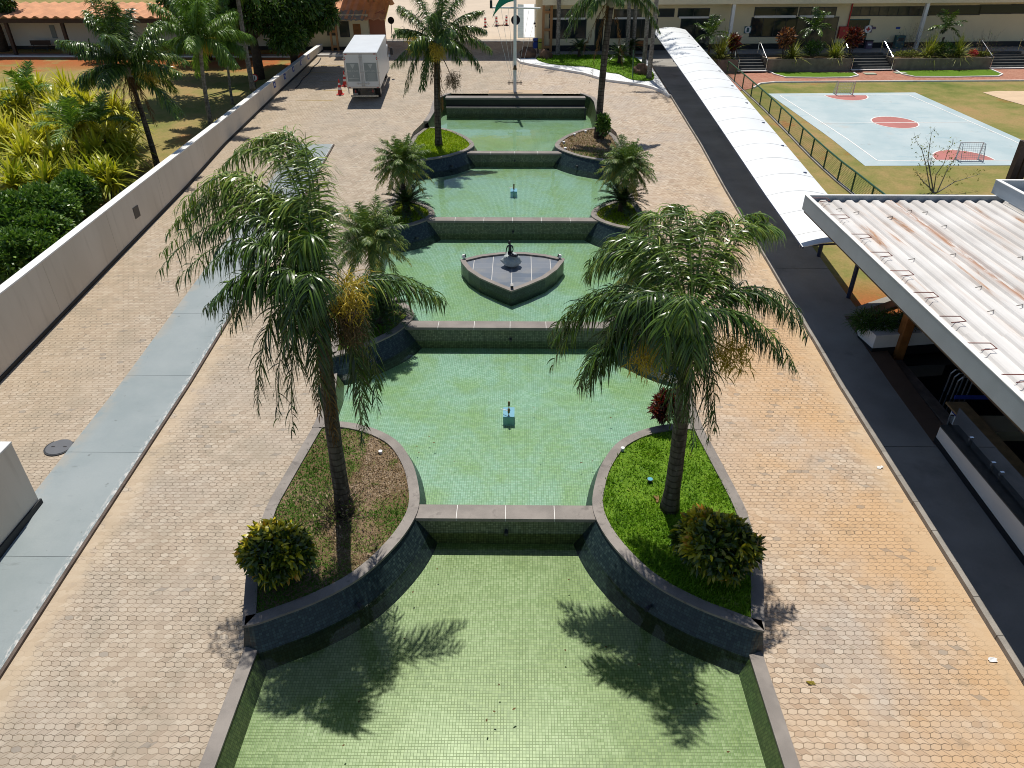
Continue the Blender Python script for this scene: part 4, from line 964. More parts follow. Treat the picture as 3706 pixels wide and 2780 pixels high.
p=zp(*D(1303,300),PTOP[3]); shrub('dark_shrub',(p[0],p[1],3.15),(.45,.45,.8),700,.2,.1,'shrub','dark green shrub wrapped round the tall palm in the far right planter')
# twiggy dry bush at the foot of the near left palm
def twigs(name,c,h,r,n,label,material,cat='dry bush',leaf=0):
    t=thing(name,label,cat,c); m=MB(); g=np.random.default_rng(len(label))
    tips_=[]
    for i in range(n):
        a=g.random()*6.28; e=R(25+60*g.random()); L=h*(.6+.5*g.random()); d=np.array((math.cos(a)*math.cos(e),math.sin(a)*math.cos(e),math.sin(e)))
        p0=np.array(c)+np.array((math.cos(a),math.sin(a),0))*r*g.random(); p1=p0+d*L*.5+np.array((0,0,.03)); p2=p0+d*L+g.normal(0,.06,3)
        m.tube([p0,p1,p2],[.008,.006,.003],4); tips_ += [p1,p2]
        for k in range(3):
            q=p1+(p2-p1)*g.random(); m.tube([q,q+unit(d+g.normal(0,.6,3))*L*.3],[.004,.002],3)
    obj('twigs',m,mat[material],t)
    if leaf:
        B=np.array(tips_); B=B[g.integers(0,len(B),leaf)]+g.normal(0,.05,(leaf,3)); d=unit(g.normal(0,1,(leaf,3))); sd=unit(np.cross(d,g.normal(0,1,(leaf,3))))
        obj('leaves',strips(B,d,sd,.09,.03,.3,2),mat['grass_mixed'],t)
    return t
p=zp(*D(740,1110),.64); twigs('dry_bush',(p[0]-.05,p[1]-.15,.64),.85,.3,70,'dry twiggy bush round the foot of the near left palm','bark',leaf=260)
# ground lamps, caps and litter in the planters
for (u,v),z,lab,rr in (((822,977),.68,'white round cap lying in the dry grass of the near left planter',.055),((1345,970),.72,'white capped pipe at the granite edge of the near right planter',.055),((2118+0,0),0,'',0)):
    if not lab: continue
    p=zp(u*KD,v*KD,z); m=MB(); m.cyl(p,rr*.8,p[2]-.14,p[2],12); m.cyl(p,rr,p[2],p[2]+.05,12); o=obj('white_pipe',m,mat['white']); tag(o,lab,'pipe')
p=zp(*D(1404,1038),.70); t=thing('ground_spotlight','round blue glass ground light left of the near right palm','spotlight',p); m=MB(); m.lathe((p[0],p[1],p[2]-.05),[(.04,0),(.075,.07),(.085,.10)],12); obj('housing',m,mat['dark_metal'],t); m=MB(); m.cyl(p,.07,p[2]+.05,p[2]+.056,12); obj('lens',m,flat('aqua_lens',(.12,.36,.42),.15),t)
for (x,y),lab in zip(ff(1860,0,2.37,[(428,1222),(520,1157),(615,1130),(440,1275)]),['white ground lamp nearest the cascade edge of the far right planter','white ground lamp in the middle of the far right planter curve','taller white ground lamp near the shrub in the far right planter','white ground lamp at the front of the far right planter']):
    p=zp(x,y,2.42); m=MB(); m.lathe((p[0],p[1],2.33),[(.05,0),(.05,.1),(.085,.11),(.085,.15),(.05,.16)],10); o=obj('garden_lamp',m,mat['white']); tag(o,lab,'garden lamp','white garden lamps in the far right planter')
for (u,v),lab in (((1216,1085),'curled dry leaf on the bright grass beside the near right palm'),((650,1872/1),'')):
    if not lab: continue
p=zp(*D(1420,1085),.70); g=strips(np.array([p,p+np.array((.03,.08,.01))]),unit(np.array([(.2,1,.25),(-.5,1,.3)])),unit(np.array([(1,0,.2),(1,.3,0)])),np.array([.32,.22]),.07,.5,4,var=np.array([.95,.9])); o=obj('dry_leaf',g,mat['dead']); tag(o,'curled dry leaf on the bright grass beside the near right palm','leaf')

# ------------------------------------------------------------------ left garden: striped screw pines, shrubs, lawn palms, trees
def screwpine(c,h,label,n=50,L=1.15,W=.125,heads=4,dark=0):
    c=np.array(c,float); t=thing('screw_pine',label,'strap leaf plant',c,'yellow striped strap leaf plants'); P=[]; m=MB()
    for i in range(heads):
        a=i*2.2+rng.random(); q=c+np.array((math.cos(a)*.45*(i>0),math.sin(a)*.45*(i>0),h*(.75+.3*rng.random()))); 
        m.tube([c+np.array((0,0,-.1)),(c+q)/2+np.array((0,0,.1)),q],[.07,.06,.05],6)
        P.append(rosette(q,n,L,W,(0,85),1.1,4,var=np.clip(rng.random(n)*.75+.30-dark,0,1)))
    obj('stem',m,mat['bark'],t); obj('leaves',merge(P),mat['pandan'],t); return t
SP=[(35,395,1.3),(105,400,1.2),(170,395,1.2),(230,385,1.3),(60,335,1.9),(130,345,1.7),(195,330,1.7),(15,300,2.2),(90,285,2.3),(160,275,2.3),(225,290,2.0),(35,235,2.6),(110,225,2.6),(180,222,2.5),(245,240,2.0),(5,225,2.6),(140,250,2.4),(262,270,1.4),(265,330,1.1),(70,205,2.3),(150,203,2.3)]
order=['front row, far left','front row left of centre','front row right of centre','front row at the right end','second row, left','second row centre','second row right','at the picture edge, middle height','middle of the clump, left','middle of the clump, centre','middle of the clump, right','upper left of the clump','upper centre of the clump','top right part of the clump','right shoulder of the clump','top left at the picture edge','centre of the clump behind the small palm','low at the right edge over dry lawn','lowest at the right, darker','back row left','back row right']
for (u,v,h),lab in zip(SP,order):
    # the point given is the head of the plant; find the ground below it
    q=zp(*D(u,v),1.2+h)
    for _ in range(8): q=zp(*D(u,v),zg(q[0],q[1])+h)
    screwpine((q[0],q[1],zg(q[0],q[1])),h,'yellow striped strap leaf plant, '+lab,dark=.18 if v>380 else (.05 if v>320 else -.12),L=1.35)
# small bright palms inside the clump
for (u,v),h,lab,dy in (((155,275),3.0,'small arching palm rising in the middle of the yellow clump',0),((215,265),2.7,'small arching palm at the right of the yellow clump',0),((60,205),3.1,'grey green arching palm at the top left of the yellow clump',0)):
    q=zp(*D(u,v),1.3+h)
    for _ in range(8): q=zp(*D(u,v),zg(q[0],q[1])+h)
    base=np.array((q[0],q[1],zg(q[0],q[1]))); top=base+np.array((0,0,h))
    queen_palm(base,h+base[2],ringf(top,9,1.5,-10,65,rng.random()*6,arch=.25,vv=.6),lab,r=(.07,.06),matl='palm_bright',ll=.6,lw=.045,nl=46,droop=.6,name='garden_palm',group='small palms in the yellow clump',shaft=False,lift=.3,plum=.15)
# green shrubs along the wall
for (u,v),rd,lab in (((40,470),(1.7,1.5,1.5),'dense green shrub at the left picture edge under the yellow clump'),((110,450),(1.5,1.4,1.4),'dense green shrub in the middle behind the white wall'),((165,420),(1.2,1.2,1.25),'dense green shrub nearest the dry lawn behind the white wall'),((30,540),(1.5,1.4,1.2),'dense green shrub leaning over the near part of the white wall'),((95,505),(1.3,1.2,1.1),'dense green shrub touching the coping of the white wall')):
    q=zp(*D(u,v),2.2)
    for _ in range(6): q=zp(*D(u,v),zg(q[0],q[1])+rd[2]*1.0)
    x=min(q[0],-17.4-rd[0]*.8)
    shrub('green_shrub',(x,q[1],zg(x,q[1])+rd[2]*.95),rd,8000,.17,.085,'shrub',lab,group='green shrubs along the white wall',base_z=zg(x,q[1]),flatb=.95,lob=11)
for (u,v),rd,lab in (((215,135),(1.5,1.0,.9),'low round olive bush on the lawn in front of the tiled house'),):
    p=gp(*D(u,v)); shrub('lawn_bush',(p[0],p[1],p[2]+.7),rd,1500,.2,.07,'tree',lab,base_z=p[2])
# lawn palms
def lawn_palm(bu,bv,hu,hv,rr,label,n=17,flowers=(),dead=(),r=(.15,.11),matl='palm_bright',ll=.75,e=(-40,75),nl=85,tm='trunk',lean=True):
    b=gp(*D(bu,bv)); tp=yp(*D(hu,hv),b[1]); top=np.array((tp[0] if lean else b[0],b[1],tp[2]))
    return queen_palm(b,top[2],ringf(top,n,rr,e[0],e[1],rng.random()*6,arch=.28,vv=.5),label,r=r,lean=(top[0]-b[0],0),matl=matl,flowers=[(top+np.array(f),k) for f,k in flowers],dead=[(top+np.array(f),a) for f,a in dead],ll=ll,lw=.045,nl=nl,droop=1.9,name='lawn_palm',group='palms on the lawn behind the wall',trunkmat=tm,lift=.2,dens=True)
lawn_palm(341,362,275,145,3.0,'large lawn palm with a yellow flower bunch and brown hanging fronds',n=20,flowers=[((1.2,-.4,-.35),1)],dead=[((-1.3,-.3,-2.2),.35),((-.7,-.6,-2.6),.3),((.9,-.4,-2.7),.3),((.2,-.8,-2.4),.35)],matl='palm')
lawn_palm(456,268,428,88,2.7,'bright green lawn palm with a pale crown shaft, second from the left',n=17,flowers=[((.7,-.2,-.2),1)],tm='trunk_pale',r=(.14,.1))
lawn_palm(503,226,487,88,1.9,'slim lawn palm with a small crown, third from the left',n=12,tm='trunk_pale',r=(.09,.07))
lawn_palm(547,197,503,-70,3.0,'tallest grey trunked lawn palm whose crown is out of the picture',n=14,tm='trunk_pale',r=(.17,.13))
# broadleaf trees
def tree(base,h,crowns,label,n,trunk_r=.25,L=.34,W=.12,matl='tree',lean=(0,0),name='broadleaf_tree',group='dark leafy trees behind the wall'):
    base=np.array(base,float); t=thing(name,label,'tree',base,group); m=MB(); top=base+np.array((lean[0],lean[1],h))
    m.tube([base+np.array((0,0,-.2)),base+(top-base)*.35+np.array((.08,0,0)),base+(top-base)*.7,top],[trunk_r*1.25,trunk_r,trunk_r*.8,trunk_r*.5],10)
    P=[]; tot=sum(c[1][0]*c[1][1] for c in crowns)
    for c,rd in crowns:
        c=np.array(c,float); s0=base+(top-base)*(.55+.3*rng.random()); m.tube([s0,(s0+c)/2+np.array((0,0,.3)),c],[trunk_r*.5,trunk_r*.3,.04],7)
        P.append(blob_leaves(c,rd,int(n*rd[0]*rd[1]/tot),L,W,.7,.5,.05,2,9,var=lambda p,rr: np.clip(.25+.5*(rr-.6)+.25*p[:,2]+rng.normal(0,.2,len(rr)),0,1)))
    obj('trunk',m,mat['bark'],t,smooth=True); obj('crown',merge(P),mat[matl],t); return t
b=gp(940,285)
tree(b,4.6,[((b[0]-2.2,b[1]+1.0,b[2]+4.6),(2.4,2.2,2.0)),((b[0]+1.5,b[1],b[2]+4.4),(2.3,2.1,2.1)),((b[0]+2.4,b[1]-.3,b[2]+2.7),(1.7,1.6,1.45)),((b[0]-.2,b[1]+1.5,b[2]+6.2),(2.8,2.4,1.9)),((b[0]+3.6,b[1]+.6,b[2]+4.9),(1.7,1.6,1.6)),((b[0]-4.8,b[1]+1.5,b[2]+5.2),(2.3,2.1,1.7)),((b[0]-4.2,b[1]-4.0,b[2]+10.2),(3.4,3.0,2.0)),((b[0]-.6,b[1]-3.2,b[2]+10.6),(3.0,2.8,2.0)),((b[0]-6.5,b[1]-5.5,b[2]+10.0),(2.4,2.2,1.6))],'dark leafy tree with a thick double trunk on the shaded lawn',40000,.34)
b=np.array((-17.9,61.0,zg(-17.9,61.0)))
tree(b,4.4,[((b[0]+.4,b[1],b[2]+4.6),(2.4,2.2,2.1)),((b[0]+2.3,b[1]-.2,b[2]+3.6),(1.9,1.8,1.7)),((b[0]-.8,b[1]+.2,b[2]+5.8),(2.4,2.3,1.9)),((b[0]+1.0,b[1]-.8,b[2]+2.6),(1.4,1.3,1.2)),((b[0]+2.4,b[1],b[2]+5.4),(2.0,1.9,1.6)),((b[0]+3.2,b[1]-1.2,b[2]+8.6),(2.3,2.4,1.7))],'leafy tree overhanging the far end of the white wall beside the guard house',28000,.28)
b=np.array((-25.5,63.0,zg(-27,63.5)))
tree(b,4.5,[((b[0],b[1]-.3,b[2]+3.6),(2.6,2.0,1.7)),((b[0]+2.3,b[1],b[2]+2.6),(2.1,1.8,1.7)),((b[0]+1.5,b[1]+.2,b[2]+4.8),(2.3,2,1.6))],'leafy tree behind the lawn palms, against the tiled roof',14000,.25)
b=gp(14,185)
tree(b,5.2,[((b[0]-.4,b[1]-.5,b[2]+3.8),(1.9,1.8,1.5)),((b[0]+.8,b[1]+.2,b[2]+4.8),(1.9,1.8,1.4)),((b[0]+1.5,b[1]-.6,b[2]+3.7),(1.1,1.0,.9))],'tree with a black trunk at the top left corner of the picture',9000,.38)

# ================================================================== BOUNDARY WALL (left)
t=thing('boundary_wall','long cream wall with white top and black foot along the left of the paving','wall',(-17.05,35,0))
ya,yb=18.0,66.5
WALLTOP=[(10,2.6),(20.87,2.96),(29.99,3.33),(41.65,3.74),(48.3,4.0),(63.5,4.5),(68,4.6)]
ys=[ya]+[y for y in YS if ya<y<yb]+[yb]; ys=sorted(set([15.0]+ys))
def wallbox(mb,x0,x1,ys,zb,zt):
    V=[];Fs=[]
    for y in ys: V+=[(x0,y,zb(y)),(x0,y,zt(y)),(x1,y,zt(y)),(x1,y,zb(y))]
    for i in range(len(ys)-1):
        a=4*i
        for k in range(4): Fs.append((a+k,a+(k+1)%4,a+4+(k+1)%4,a+4+k))
    n=4*(len(ys)-1); Fs+=[(0,3,2,1),(n,n+1,n+2,n+3)]
    mb.add(V,Fs)
wt=lambda y:itp(WALLTOP,y)
m=MB()
prev=15.0
for ye in (19.0,23.3,28.0,33.0,38.5,44.5,51,58,66.5):
    yy=[prev+.006]+[y for y in ys if prev+.1<y<ye-.1]+[ye-.006]; wallbox(m,-17.2,-16.9,yy,lambda y:zg(-16,y)-.2,lambda y:wt(y)-.05); prev=ye
obj('panel',m,mat['cream'],t)
m=MB(); wallbox(m,-17.23,-16.885,ys,lambda y:wt(y)-.05,lambda y:wt(y)); obj('coping',m,mat['white_top'],t)
m=MB(); wallbox(m,-16.897,-16.86,ys,lambda y:zg(-16,y)-.1,lambda y:zg(-16,y)+.13); obj('plinth',m,mat['black_plinth'],t)
p=xp(*ff(0,700,2.37,[(1170,160)])[0],-16.9); m=MB(); m.bb(-16.905,-16.88,p[1]-.24,p[1]+.24,p[2]-.24,p[2]+.24); o=obj('vent_grille',m,mat['dark_metal']); tag(o,'small dark square grille set in the long cream wall','vent')
for (u,v),lab in zip(ff(930,0,2.37,[(150,727),(238,655),(310,592),(377,537),(440,487)]),['small blue parking plaque on the cream wall, nearest the camera','small blue parking plaque on the cream wall, second from the near end','small blue parking plaque on the cream wall, in the middle of the row','small blue parking plaque on the cream wall, fourth from the near end','small blue parking plaque at the far end of the cream wall']):
    p=xp(u,v,-16.9); t=thing('wall_plaque',lab,'sign',p,'parking plaques on the cream wall'); m=MB(); m.bb(-16.9,-16.875,p[1]-.22,p[1]+.22,p[2]-.18,p[2]+.18); obj('plate',m,mat['blue'],t); m=MB(); m.bb(-16.874,-16.87,p[1]-.09,p[1]+.09,p[2]-.08,p[2]+.09); obj('mark',m,mat['white'],t)
# near low wall at the left edge
t=thing('gate_wall','short cream wall end cut off by the left edge of the picture','wall',(-12.5,12,0))
p1=gp(*ff(0,1400,2.37,[(355,1020)])[0]); zt=xp(*ff(0,1400,2.37,[(133,472)])[0],p1[0])[2]
def wl2(mb,x0,x1,y0,y1,zb,zt): mb.bb(x0,x1,y0,y1,zb,zt)
xw=p1[0]; tp=yp(*ff(0,1400,2.37,[(133,472)])[0],p1[1])
m=MB(); wl2(m,xw-.28,xw,4,p1[1],-.6,tp[2]-.04); obj('panel',m,mat['cream'],t)
m=MB(); wl2(m,xw-.30,xw+.01,4,p1[1]+.01,tp[2]-.04,tp[2]); obj('coping',m,mat['white_top'],t)
m=MB(); wl2(m,xw+.003,xw+.05,4,p1[1]+.05,-.5,zg(-12,p1[1])+.21); obj('plinth',m,mat['black_plinth'],t)
p=gp(*ff(0,1400,2.37,[(508,518)])[0]); t=thing('manhole_cover','round dark grey manhole cover set in the pavers beside the grey strip','manhole',p); m=MB(); m.cyl(p,.40,p[2]-.02,p[2]+.012,28); obj('frame',m,mat['dark_metal'],t); m=MB(); m.cyl(p,.35,p[2],p[2]+.02,28); obj('lid',m,flat('worn_iron',(.11,.115,.125),.5,.5,.3),t)
m=MB(); 
for dx in (-.17,.17): m.bb(p[0]+dx-.05,p[0]+dx+.05,p[1]-.02,p[1]+.02,p[2]+.019,p[2]+.024)
obj('lift_slot',m,mat['black'],t)

# ================================================================== LEFT HOUSE
def fy(u,v,Y): return yp(u,v,Y)
hy=67.2
t=thing('tiled_house','long low house with terracotta roof and a shaded porch at the top left','house',(-35,hy,3.9))
zf=3.95
m=MB(); m.bb(-60,-18.5,hy,hy+7,zf-.4,7.0); obj('wall',m,speck('white_wash_wall',(.62,.60,.54),.06,.6,.8),t)
m=MB(); m.bb(-60,-18.5,hy-.02,hy+.02,zf-.2,zf+.35); obj('plinth',m,mat['black_plinth'],t)
m=MB(); m.bb(-60,-18.5,64.05,hy,zf-.5,zf); obj('porch_floor',m,mat['dark_conc'],t)
m=MB(); m.bb(-60,-18.5,63.9,64.05,zf-.5,zf+.02); obj('porch_kerb',m,mat['white_top'],t)
ez=fy(300,62,64.2)[2]; rz=fy(300,18,69.5)[2]
def roofsheet(x0,x1,y0,z0,y1,z1,wave,amp,mb,th=.08,rows=1):
    n=int((x1-x0)/wave*6); V=[];Fs=[]
    for i in range(n+1):
        x=x0+(x1-x0)*i/n; a=amp*max(-.55,math.cos(2*math.pi*(x-x0)/wave))
        V+=[(x,y0,z0+a),(x,y1,z1+a),(x,y0,z0+a-th)]
    for i in range(n): a=3*i; Fs+=[(a,a+3,a+4,a+1),(a+2,a+5,a+3,a)]
    mb.add(V,Fs)
m=MB(); roofsheet(-60,-18.2,64.1,ez,70.5,ez+(rz-ez)*6.4/5.3,.86,.10,m); obj('roof',m,mat['terracotta'],t)
m=MB(); m.bb(-60,-18.3,64.3,64.45,ez-.45,ez-.14); obj('eave_beam',m,mat['brown_post'],t)
for (u,v) in ((12,60),(228,100)):
    p=fy(u,v,64.6); m=MB(); m.bb(p[0]-.12,p[0]+.12,64.5,64.74,zf,ez-.2); obj('post',m,mat['brown_post'],t)
a=fy(*ff(0,0,4.424,[(780,405)])[0],hy-.03); b=fy(*ff(0,0,4.424,[(925,615)])[0],hy-.03); m=MB(); m.bb(a[0],b[0],hy-.05,hy-.022,b[2],a[2]); obj('window',m,flat('blue_grey_panel',(.16,.2,.23),.3),t)
# bench on the porch
a=fy(*ff(0,0,4.424,[(475,670)])[0],66.3); b=fy(*ff(0,0,4.424,[(795,670)])[0],66.3)
t=thing('bench','dark bench on the porch of the tiled house','bench',((a[0]+b[0])/2,66.2,zf))
m=MB(); m.bb(a[0],b[0],66.32,66.38,zf+.5,zf+.88); obj('backrest',m,mat['brown_post'],t)
m=MB(); m.bb(a[0],b[0],65.9,66.3,zf+.42,zf+.47); obj('seat',m,mat['brown_post'],t)
for x in (a[0]+.2,b[0]-.2):
    m=MB(); m.tube([(x,65.95,zf),(x,66.0,zf+.42)],.025,6); m.tube([(x,66.4,zf),(x,66.34,zf+.8)],.025,6); obj('leg',m,mat['dark_metal'],t)
# fallen stack on the lawn: no parking sign
p=gp(*ff(700,0,3.95,[(895,1260)])[0]); tp=yp(*ff(700,0,3.95,[(876,1110)])[0],p[1]); t=thing('round_sign','small round red and white no parking sign on a thin post by the wall','sign',p)
m=MB(); m.tube([p,(tp[0],tp[1],tp[2])],.025,6); obj('post',m,mat['dark_metal'],t)
m=MB(); m.tube([tp+np.array((0,-.03,0)),tp+np.array((0,-.05,0))],.26,20); obj('plate',m,mat['red'],t); m=MB(); m.tube([tp+np.array((0,-.05,0)),tp+np.array((0,-.056,0))],.19,20); obj('face',m,mat['white'],t)
m=MB(); m.bb(tp[0]-.03,tp[0]+.03,tp[1]-.062,tp[1]-.057,tp[2]-.14,tp[2]+.14); obj('mark',m,mat['black'],t)

# ================================================================== GUARD HOUSE, GATE
gy=67.0
t=thing('guard_house','small cream and red guard house with a tiled roof beside the gate','guard house',(-15,gy,4.0))
zl=4.05
L=gp(*ff(930,0,2.37,[(405,430)])[0]); 
m=MB(); m.bb(-18.9,-12.9,gy,gy+4.5,zl-.5,6.75); obj('wall',m,mat['building'],t)
m=MB(); m.bb(-18.9,-12.9,gy-.02,gy+.03,zl-.3,zl+.25); obj('plinth',m,mat['black_plinth'],t)
m=MB(); V=[(-12.95,gy+.2,zl-.3),(-10.95,gy+1.2,zl-.3),(-10.95,gy+1.5,zl-.3),(-12.95,gy+.5,zl-.3)]
rw=[yp(*ff(930,0,2.37,[q])[0],gy+.6) for q in ((935,150),(1085,80),(1085,285),(935,285))]
m.add([(rw[0][0],gy+.5,zl-.3),(rw[1][0],gy+.5,zl-.3),(rw[1][0],gy+.5,rw[1][2]),(rw[0][0],gy+.5,rw[0][2]),(rw[0][0],gy+.8,zl-.3),(rw[1][0],gy+.8,zl-.3),(rw[1][0],gy+.8,rw[1][2]),(rw[0][0],gy+.8,rw[0][2])],[(0,1,2,3),(7,6,5,4),(0,4,5,1),(1,5,6,2),(2,6,7,3),(3,7,4,0)])
obj('gable_wall',m,mat['salmon'],t)
ev=[yp(*ff(1130,0,4.149,[q])[0],gy-.5) for q in ((380,285),(720,270))]
rd=[yp(*ff(1130,0,4.149,[q])[0],gy+3.5) for q in ((400,110),(1030,90))]
m=MB(); n=36; V=[];Fs=[]
for i in range(n+1):
    s=i/n; x=ev[0][0]-3.4+(rw[1][0]+.3-(ev[0][0]-3.4))*s; w_=.07*math.cos(s*2*math.pi*11); V+=[(x,gy-.5,ev[0][2]+w_),(x,gy+3.2,ev[0][2]+1.25+w_),(x,gy-.5,ev[0][2]+w_-.07),(x,gy+5.0,ev[0][2]+.6+w_)]
for i in range(n): a=4*i; Fs+=[(a,a+4,a+5,a+1),(a+2,a+6,a+4,a),(a+1,a+5,a+7,a+3)]
m.add(V,Fs); obj('roof',m,mat['terracotta'],t)
m=MB(); V=[];Fs=[]
for i in range(13):
    s=i/12; x=ev[0][0]+.05+(ev[1][0]+.3-ev[0][0])*s; w_=.07*math.cos(s*2*math.pi*5); V+=[(x,gy-.62,ev[0][2]-.03+w_),(x,gy+.9,ev[0][2]+.52+w_),(x,gy-.62,ev[0][2]-.1+w_)]
for i in range(12): a=3*i; Fs+=[(a,a+3,a+4,a+1),(a+2,a+5,a+3,a)]
m.add(V,Fs); obj('porch_roof',m,mat['fibre'],t)
for q in (((215,370),(375,525)),((405,330),(560,550))):
    a,b=[yp(*ff(1130,0,4.149,[w])[0],gy-.03) for w in q]
    m=MB(); m.bb(a[0]-.05,b[0]+.05,gy-.04,gy,b[2]-.05,a[2]+.05); w0=obj('window',m,mat['dark_metal'],t); m=MB(); m.bb(a[0],b[0],gy-.05,gy-.041,b[2],a[2]); obj('pane',m,mat['glass_reflect_mottle'],w0)
a,b=[yp(*ff(1130,0,4.149,[w])[0],gy-.03) for w in ((605,360),(745,600))]; m=MB(); m.bb(a[0],b[0],gy-.03,gy,zl,a[2]); obj('door',m,mat['wood'],t)
# kerb in front of the guard house
p=gp(*ff(1130,0,4.149,[(10,850)])[0]); q=gp(*ff(1130,0,4.149,[(465,850)])[0]); m=MB(); m.bb(p[0],-10.8,p[1],p[1]+.15,3.3,zg(0,p[1])+.14); o=obj('kerb',m,mat['white_top']); tag(o,'pale kerb in front of the guard house','kerb')
m=MB(); m.bb(p[0],-10.8,p[1]+.15,gy,3.3,zg(0,p[1])+.12); struct('pavement',m,mat['dark_conc'])
# air conditioners on the roof
for (u,v),lab in (((400,45),'grey air conditioner box on the guard house roof, left of three'),((620,55),'grey air conditioner box with a round fan in the middle of the guard house roof'),((755,45),'grey air conditioner box behind the gate column on the guard house roof')):
    p=yp(*ff(1130,0,4.149,[(u,v)])[0],gy+3.5); t=thing('air_conditioner',lab,'air conditioner',(p[0],p[1],p[2]-.3),'air conditioners on the guard house roof')
    m=MB(); m.bev(p[0]-.42,p[0]+.42,p[1],p[1]+.35,p[2]-.35,p[2]+.32,.02); obj('casing',m,mat['grey_plastic'] if 0 else mat['white_top'],t); m=MB(); m.tube([(p[0]+.1,p[1]-.002,p[2]),(p[0]+.1,p[1]-.02,p[2])],.24,18); obj('fan',m,mat['dark_metal'],t)
    m=MB(); m.bb(p[0]-.4,p[0]+.4,p[1]+.02,p[1]+.3,p[2]-1.0,p[2]-.35); obj('foot',m,mat['dark_metal'],t)
# gate: lattice columns carrying a flat roof over the road
t=thing('gate_canopy','tall gate with ochre lattice columns, its roof out of the picture, shading the road','gate',(-5,69,4.0))
def lattice(x,y,z0,z1,parent,w=.5):
    m=MB()
    for dx in (-w/2,w/2): m.bb(x+dx-.075,x+dx+.075,y-.09,y+.09,z0,z1)
    k=z0+.3
    while k<z1: m.bb(x-w/2+.076,x+w/2-.076,y-.06,y+.06,k,k+.16); k+=1.15
    o=obj('column',m,mat['orange_steel'],parent); return o
for (u,v,k0) in (((775,470),0,0),((1090,560),0,0),):
    p=gp(*ff(1130,0,4.149,[u])[0]); lattice(p[0],66.4 if u[0]<900 else 69.5,4.0,9.7,t)
m=MB(); m.bb(-15.5,2.9,65.3,74.2,9.4,9.9); obj('roof',m,mat['building_trim'],t)

# signs on posts by the gate, chain posts
for (u,v),(ub,vb),yy,lab in (((1150,175),(1160,350),None,'round black traffic mirror on a post beside the guard house'),):
    b=gp(*ff(930,0,2.37,[(ub,vb)])[0]); p=yp(*ff(930,0,2.37,[(u,v)])[0],b[1]); t=thing('traffic_mirror',lab,'mirror',b); m=MB(); m.tube([b,p],.035,6); obj('post',m,mat['dark_metal'],t); m=MB(); m.tube([p+np.array((0,-.05,0)),p+np.array((0,.05,0))],[.30,.26],20); obj('disc',m,mat['black'],t)
b=gp(*ff(1680,0,3.95,[(737,575)])[0]); p=yp(*ff(1680,0,3.95,[(735,287)])[0],b[1]); t=thing('traffic_mirror','round dark blue disc sign behind the flagpole','sign',b); m=MB(); m.tube([b,p],.035,6); obj('post',m,mat['dark_metal'],t); m=MB(); m.tube([p+np.array((0,-.05,0)),p+np.array((0,.05,0))],[.42,.40],20); obj('disc',m,flat('dark_blue_disc',(.012,.014,.035),.4),t)
cp=[]
for (ub,vb),(ut,vt),lab in (((302,395),(298,240),'red and white chain post nearest the far left palm'),((462,380),(457,225),'red and white chain post in the middle of the road beyond the gate'),((605,370),(602,215),'red and white chain post nearest the flagpole')):
    b=gp(*ff(1680,0,3.95,[(ub,vb)])[0]); p=yp(*ff(1680,0,3.95,[(ut,vt)])[0],b[1]); cp.append((b,p)); t=thing('chain_post',lab,'post',b,'red and white chain posts beyond the gate'); h=p[2]-b[2]
    m=MB(); m.lathe(b,[(.28,0),(.25,.08),(.1,.14)],12); obj('base',m,mat['black'],t)
    for k in range(6):
        m=MB(); m.cyl(b,.11,b[2]+.12+k*(h-.12)/6,b[2]+.12+(k+1)*(h-.12)/6,10); obj('band',m,mat['cone_red' if k%2==0 else 'white'],t)
m=MB(); m.beam(cp[1][0]+np.array((0,0,.1)),cp[2][0]+np.array((0,0,.1)),.1,.08); o=obj('bar',m,speck('orange_black_bar',(.3,.12,.05),.8,6.0)); tag(o,'low striped bar lying between two red and white posts','barrier')
m=MB()
for (A,B) in ((cp[0][1],cp[1][1]),(cp[1][1],cp[2][1])):
    m.tube([A*(1-t_)+B*t_+np.array((0,0,-.15-.9*4*t_*(1-t_))) for t_ in np.linspace(0,1,9)],.018,5)
o=obj('chain',m,mat['dark_metal']); tag(o,'thin chain hanging between the red and white posts','chain')
# far plaza and paths beyond the gate
def sheet4(P,h,name,material):
    m=MB(); m.add([(p[0],p[1],4.1+h) for p in P],[tuple(range(len(P)))]); return struct(name,m,material,keep=True)
sheet4([(-13.0,73.2),(12.6,73.2),(22,200),(-30,200)],.02,'plaza',mat['plaza'])
sheet4([(-12.6,71.58),(12.6,71.58),(12.6,73.25),(-12.6,73.25)],.012,'plaza',mat['kerb'])
sheet4([(-11.6,74.2),(-10.0,74.2),(-10.2,79),(-13.2,82)],.05,'lawn',speck('dull_lawn',(.17,.21,.06),.25,1.0))
a=[gp(*q) for q in ff(1680,0,3.95,[(765,750),(1140,750)])]
for u0,u1,ml in ((765,850,'green_soil'),(850,1005,'white_top'),(1005,1110,'green_soil')):
    P=[gp(*q) for q in ff(1680,0,3.95,[(u0,545),(u1,545),(u1 if u1!=1005 else 1000,70),(u0,65)])]; z=4.1+(.05 if ml=='white_top' else .03)
    m=MB(); m.add([(p[0],p[1],z) for p in P],[(0,1,2,3)]); struct('path' if ml=='white_top' else 'lawn',m,mat[ml] if ml!='green_soil' else speck('grey_green_stone_strip',(.13,.15,.14),.25,1.0),keep=True)
P=[gp(*q) for q in ff(1680,0,3.95,[(755,780),(990,780),(990,552),(750,552)])]; m=MB(); m.add([(p[0],p[1],zg(0,p[1])+.01) for p in P],[(0,1,2,3)]); struct('path',m,mat['grey_conc'],keep=True)
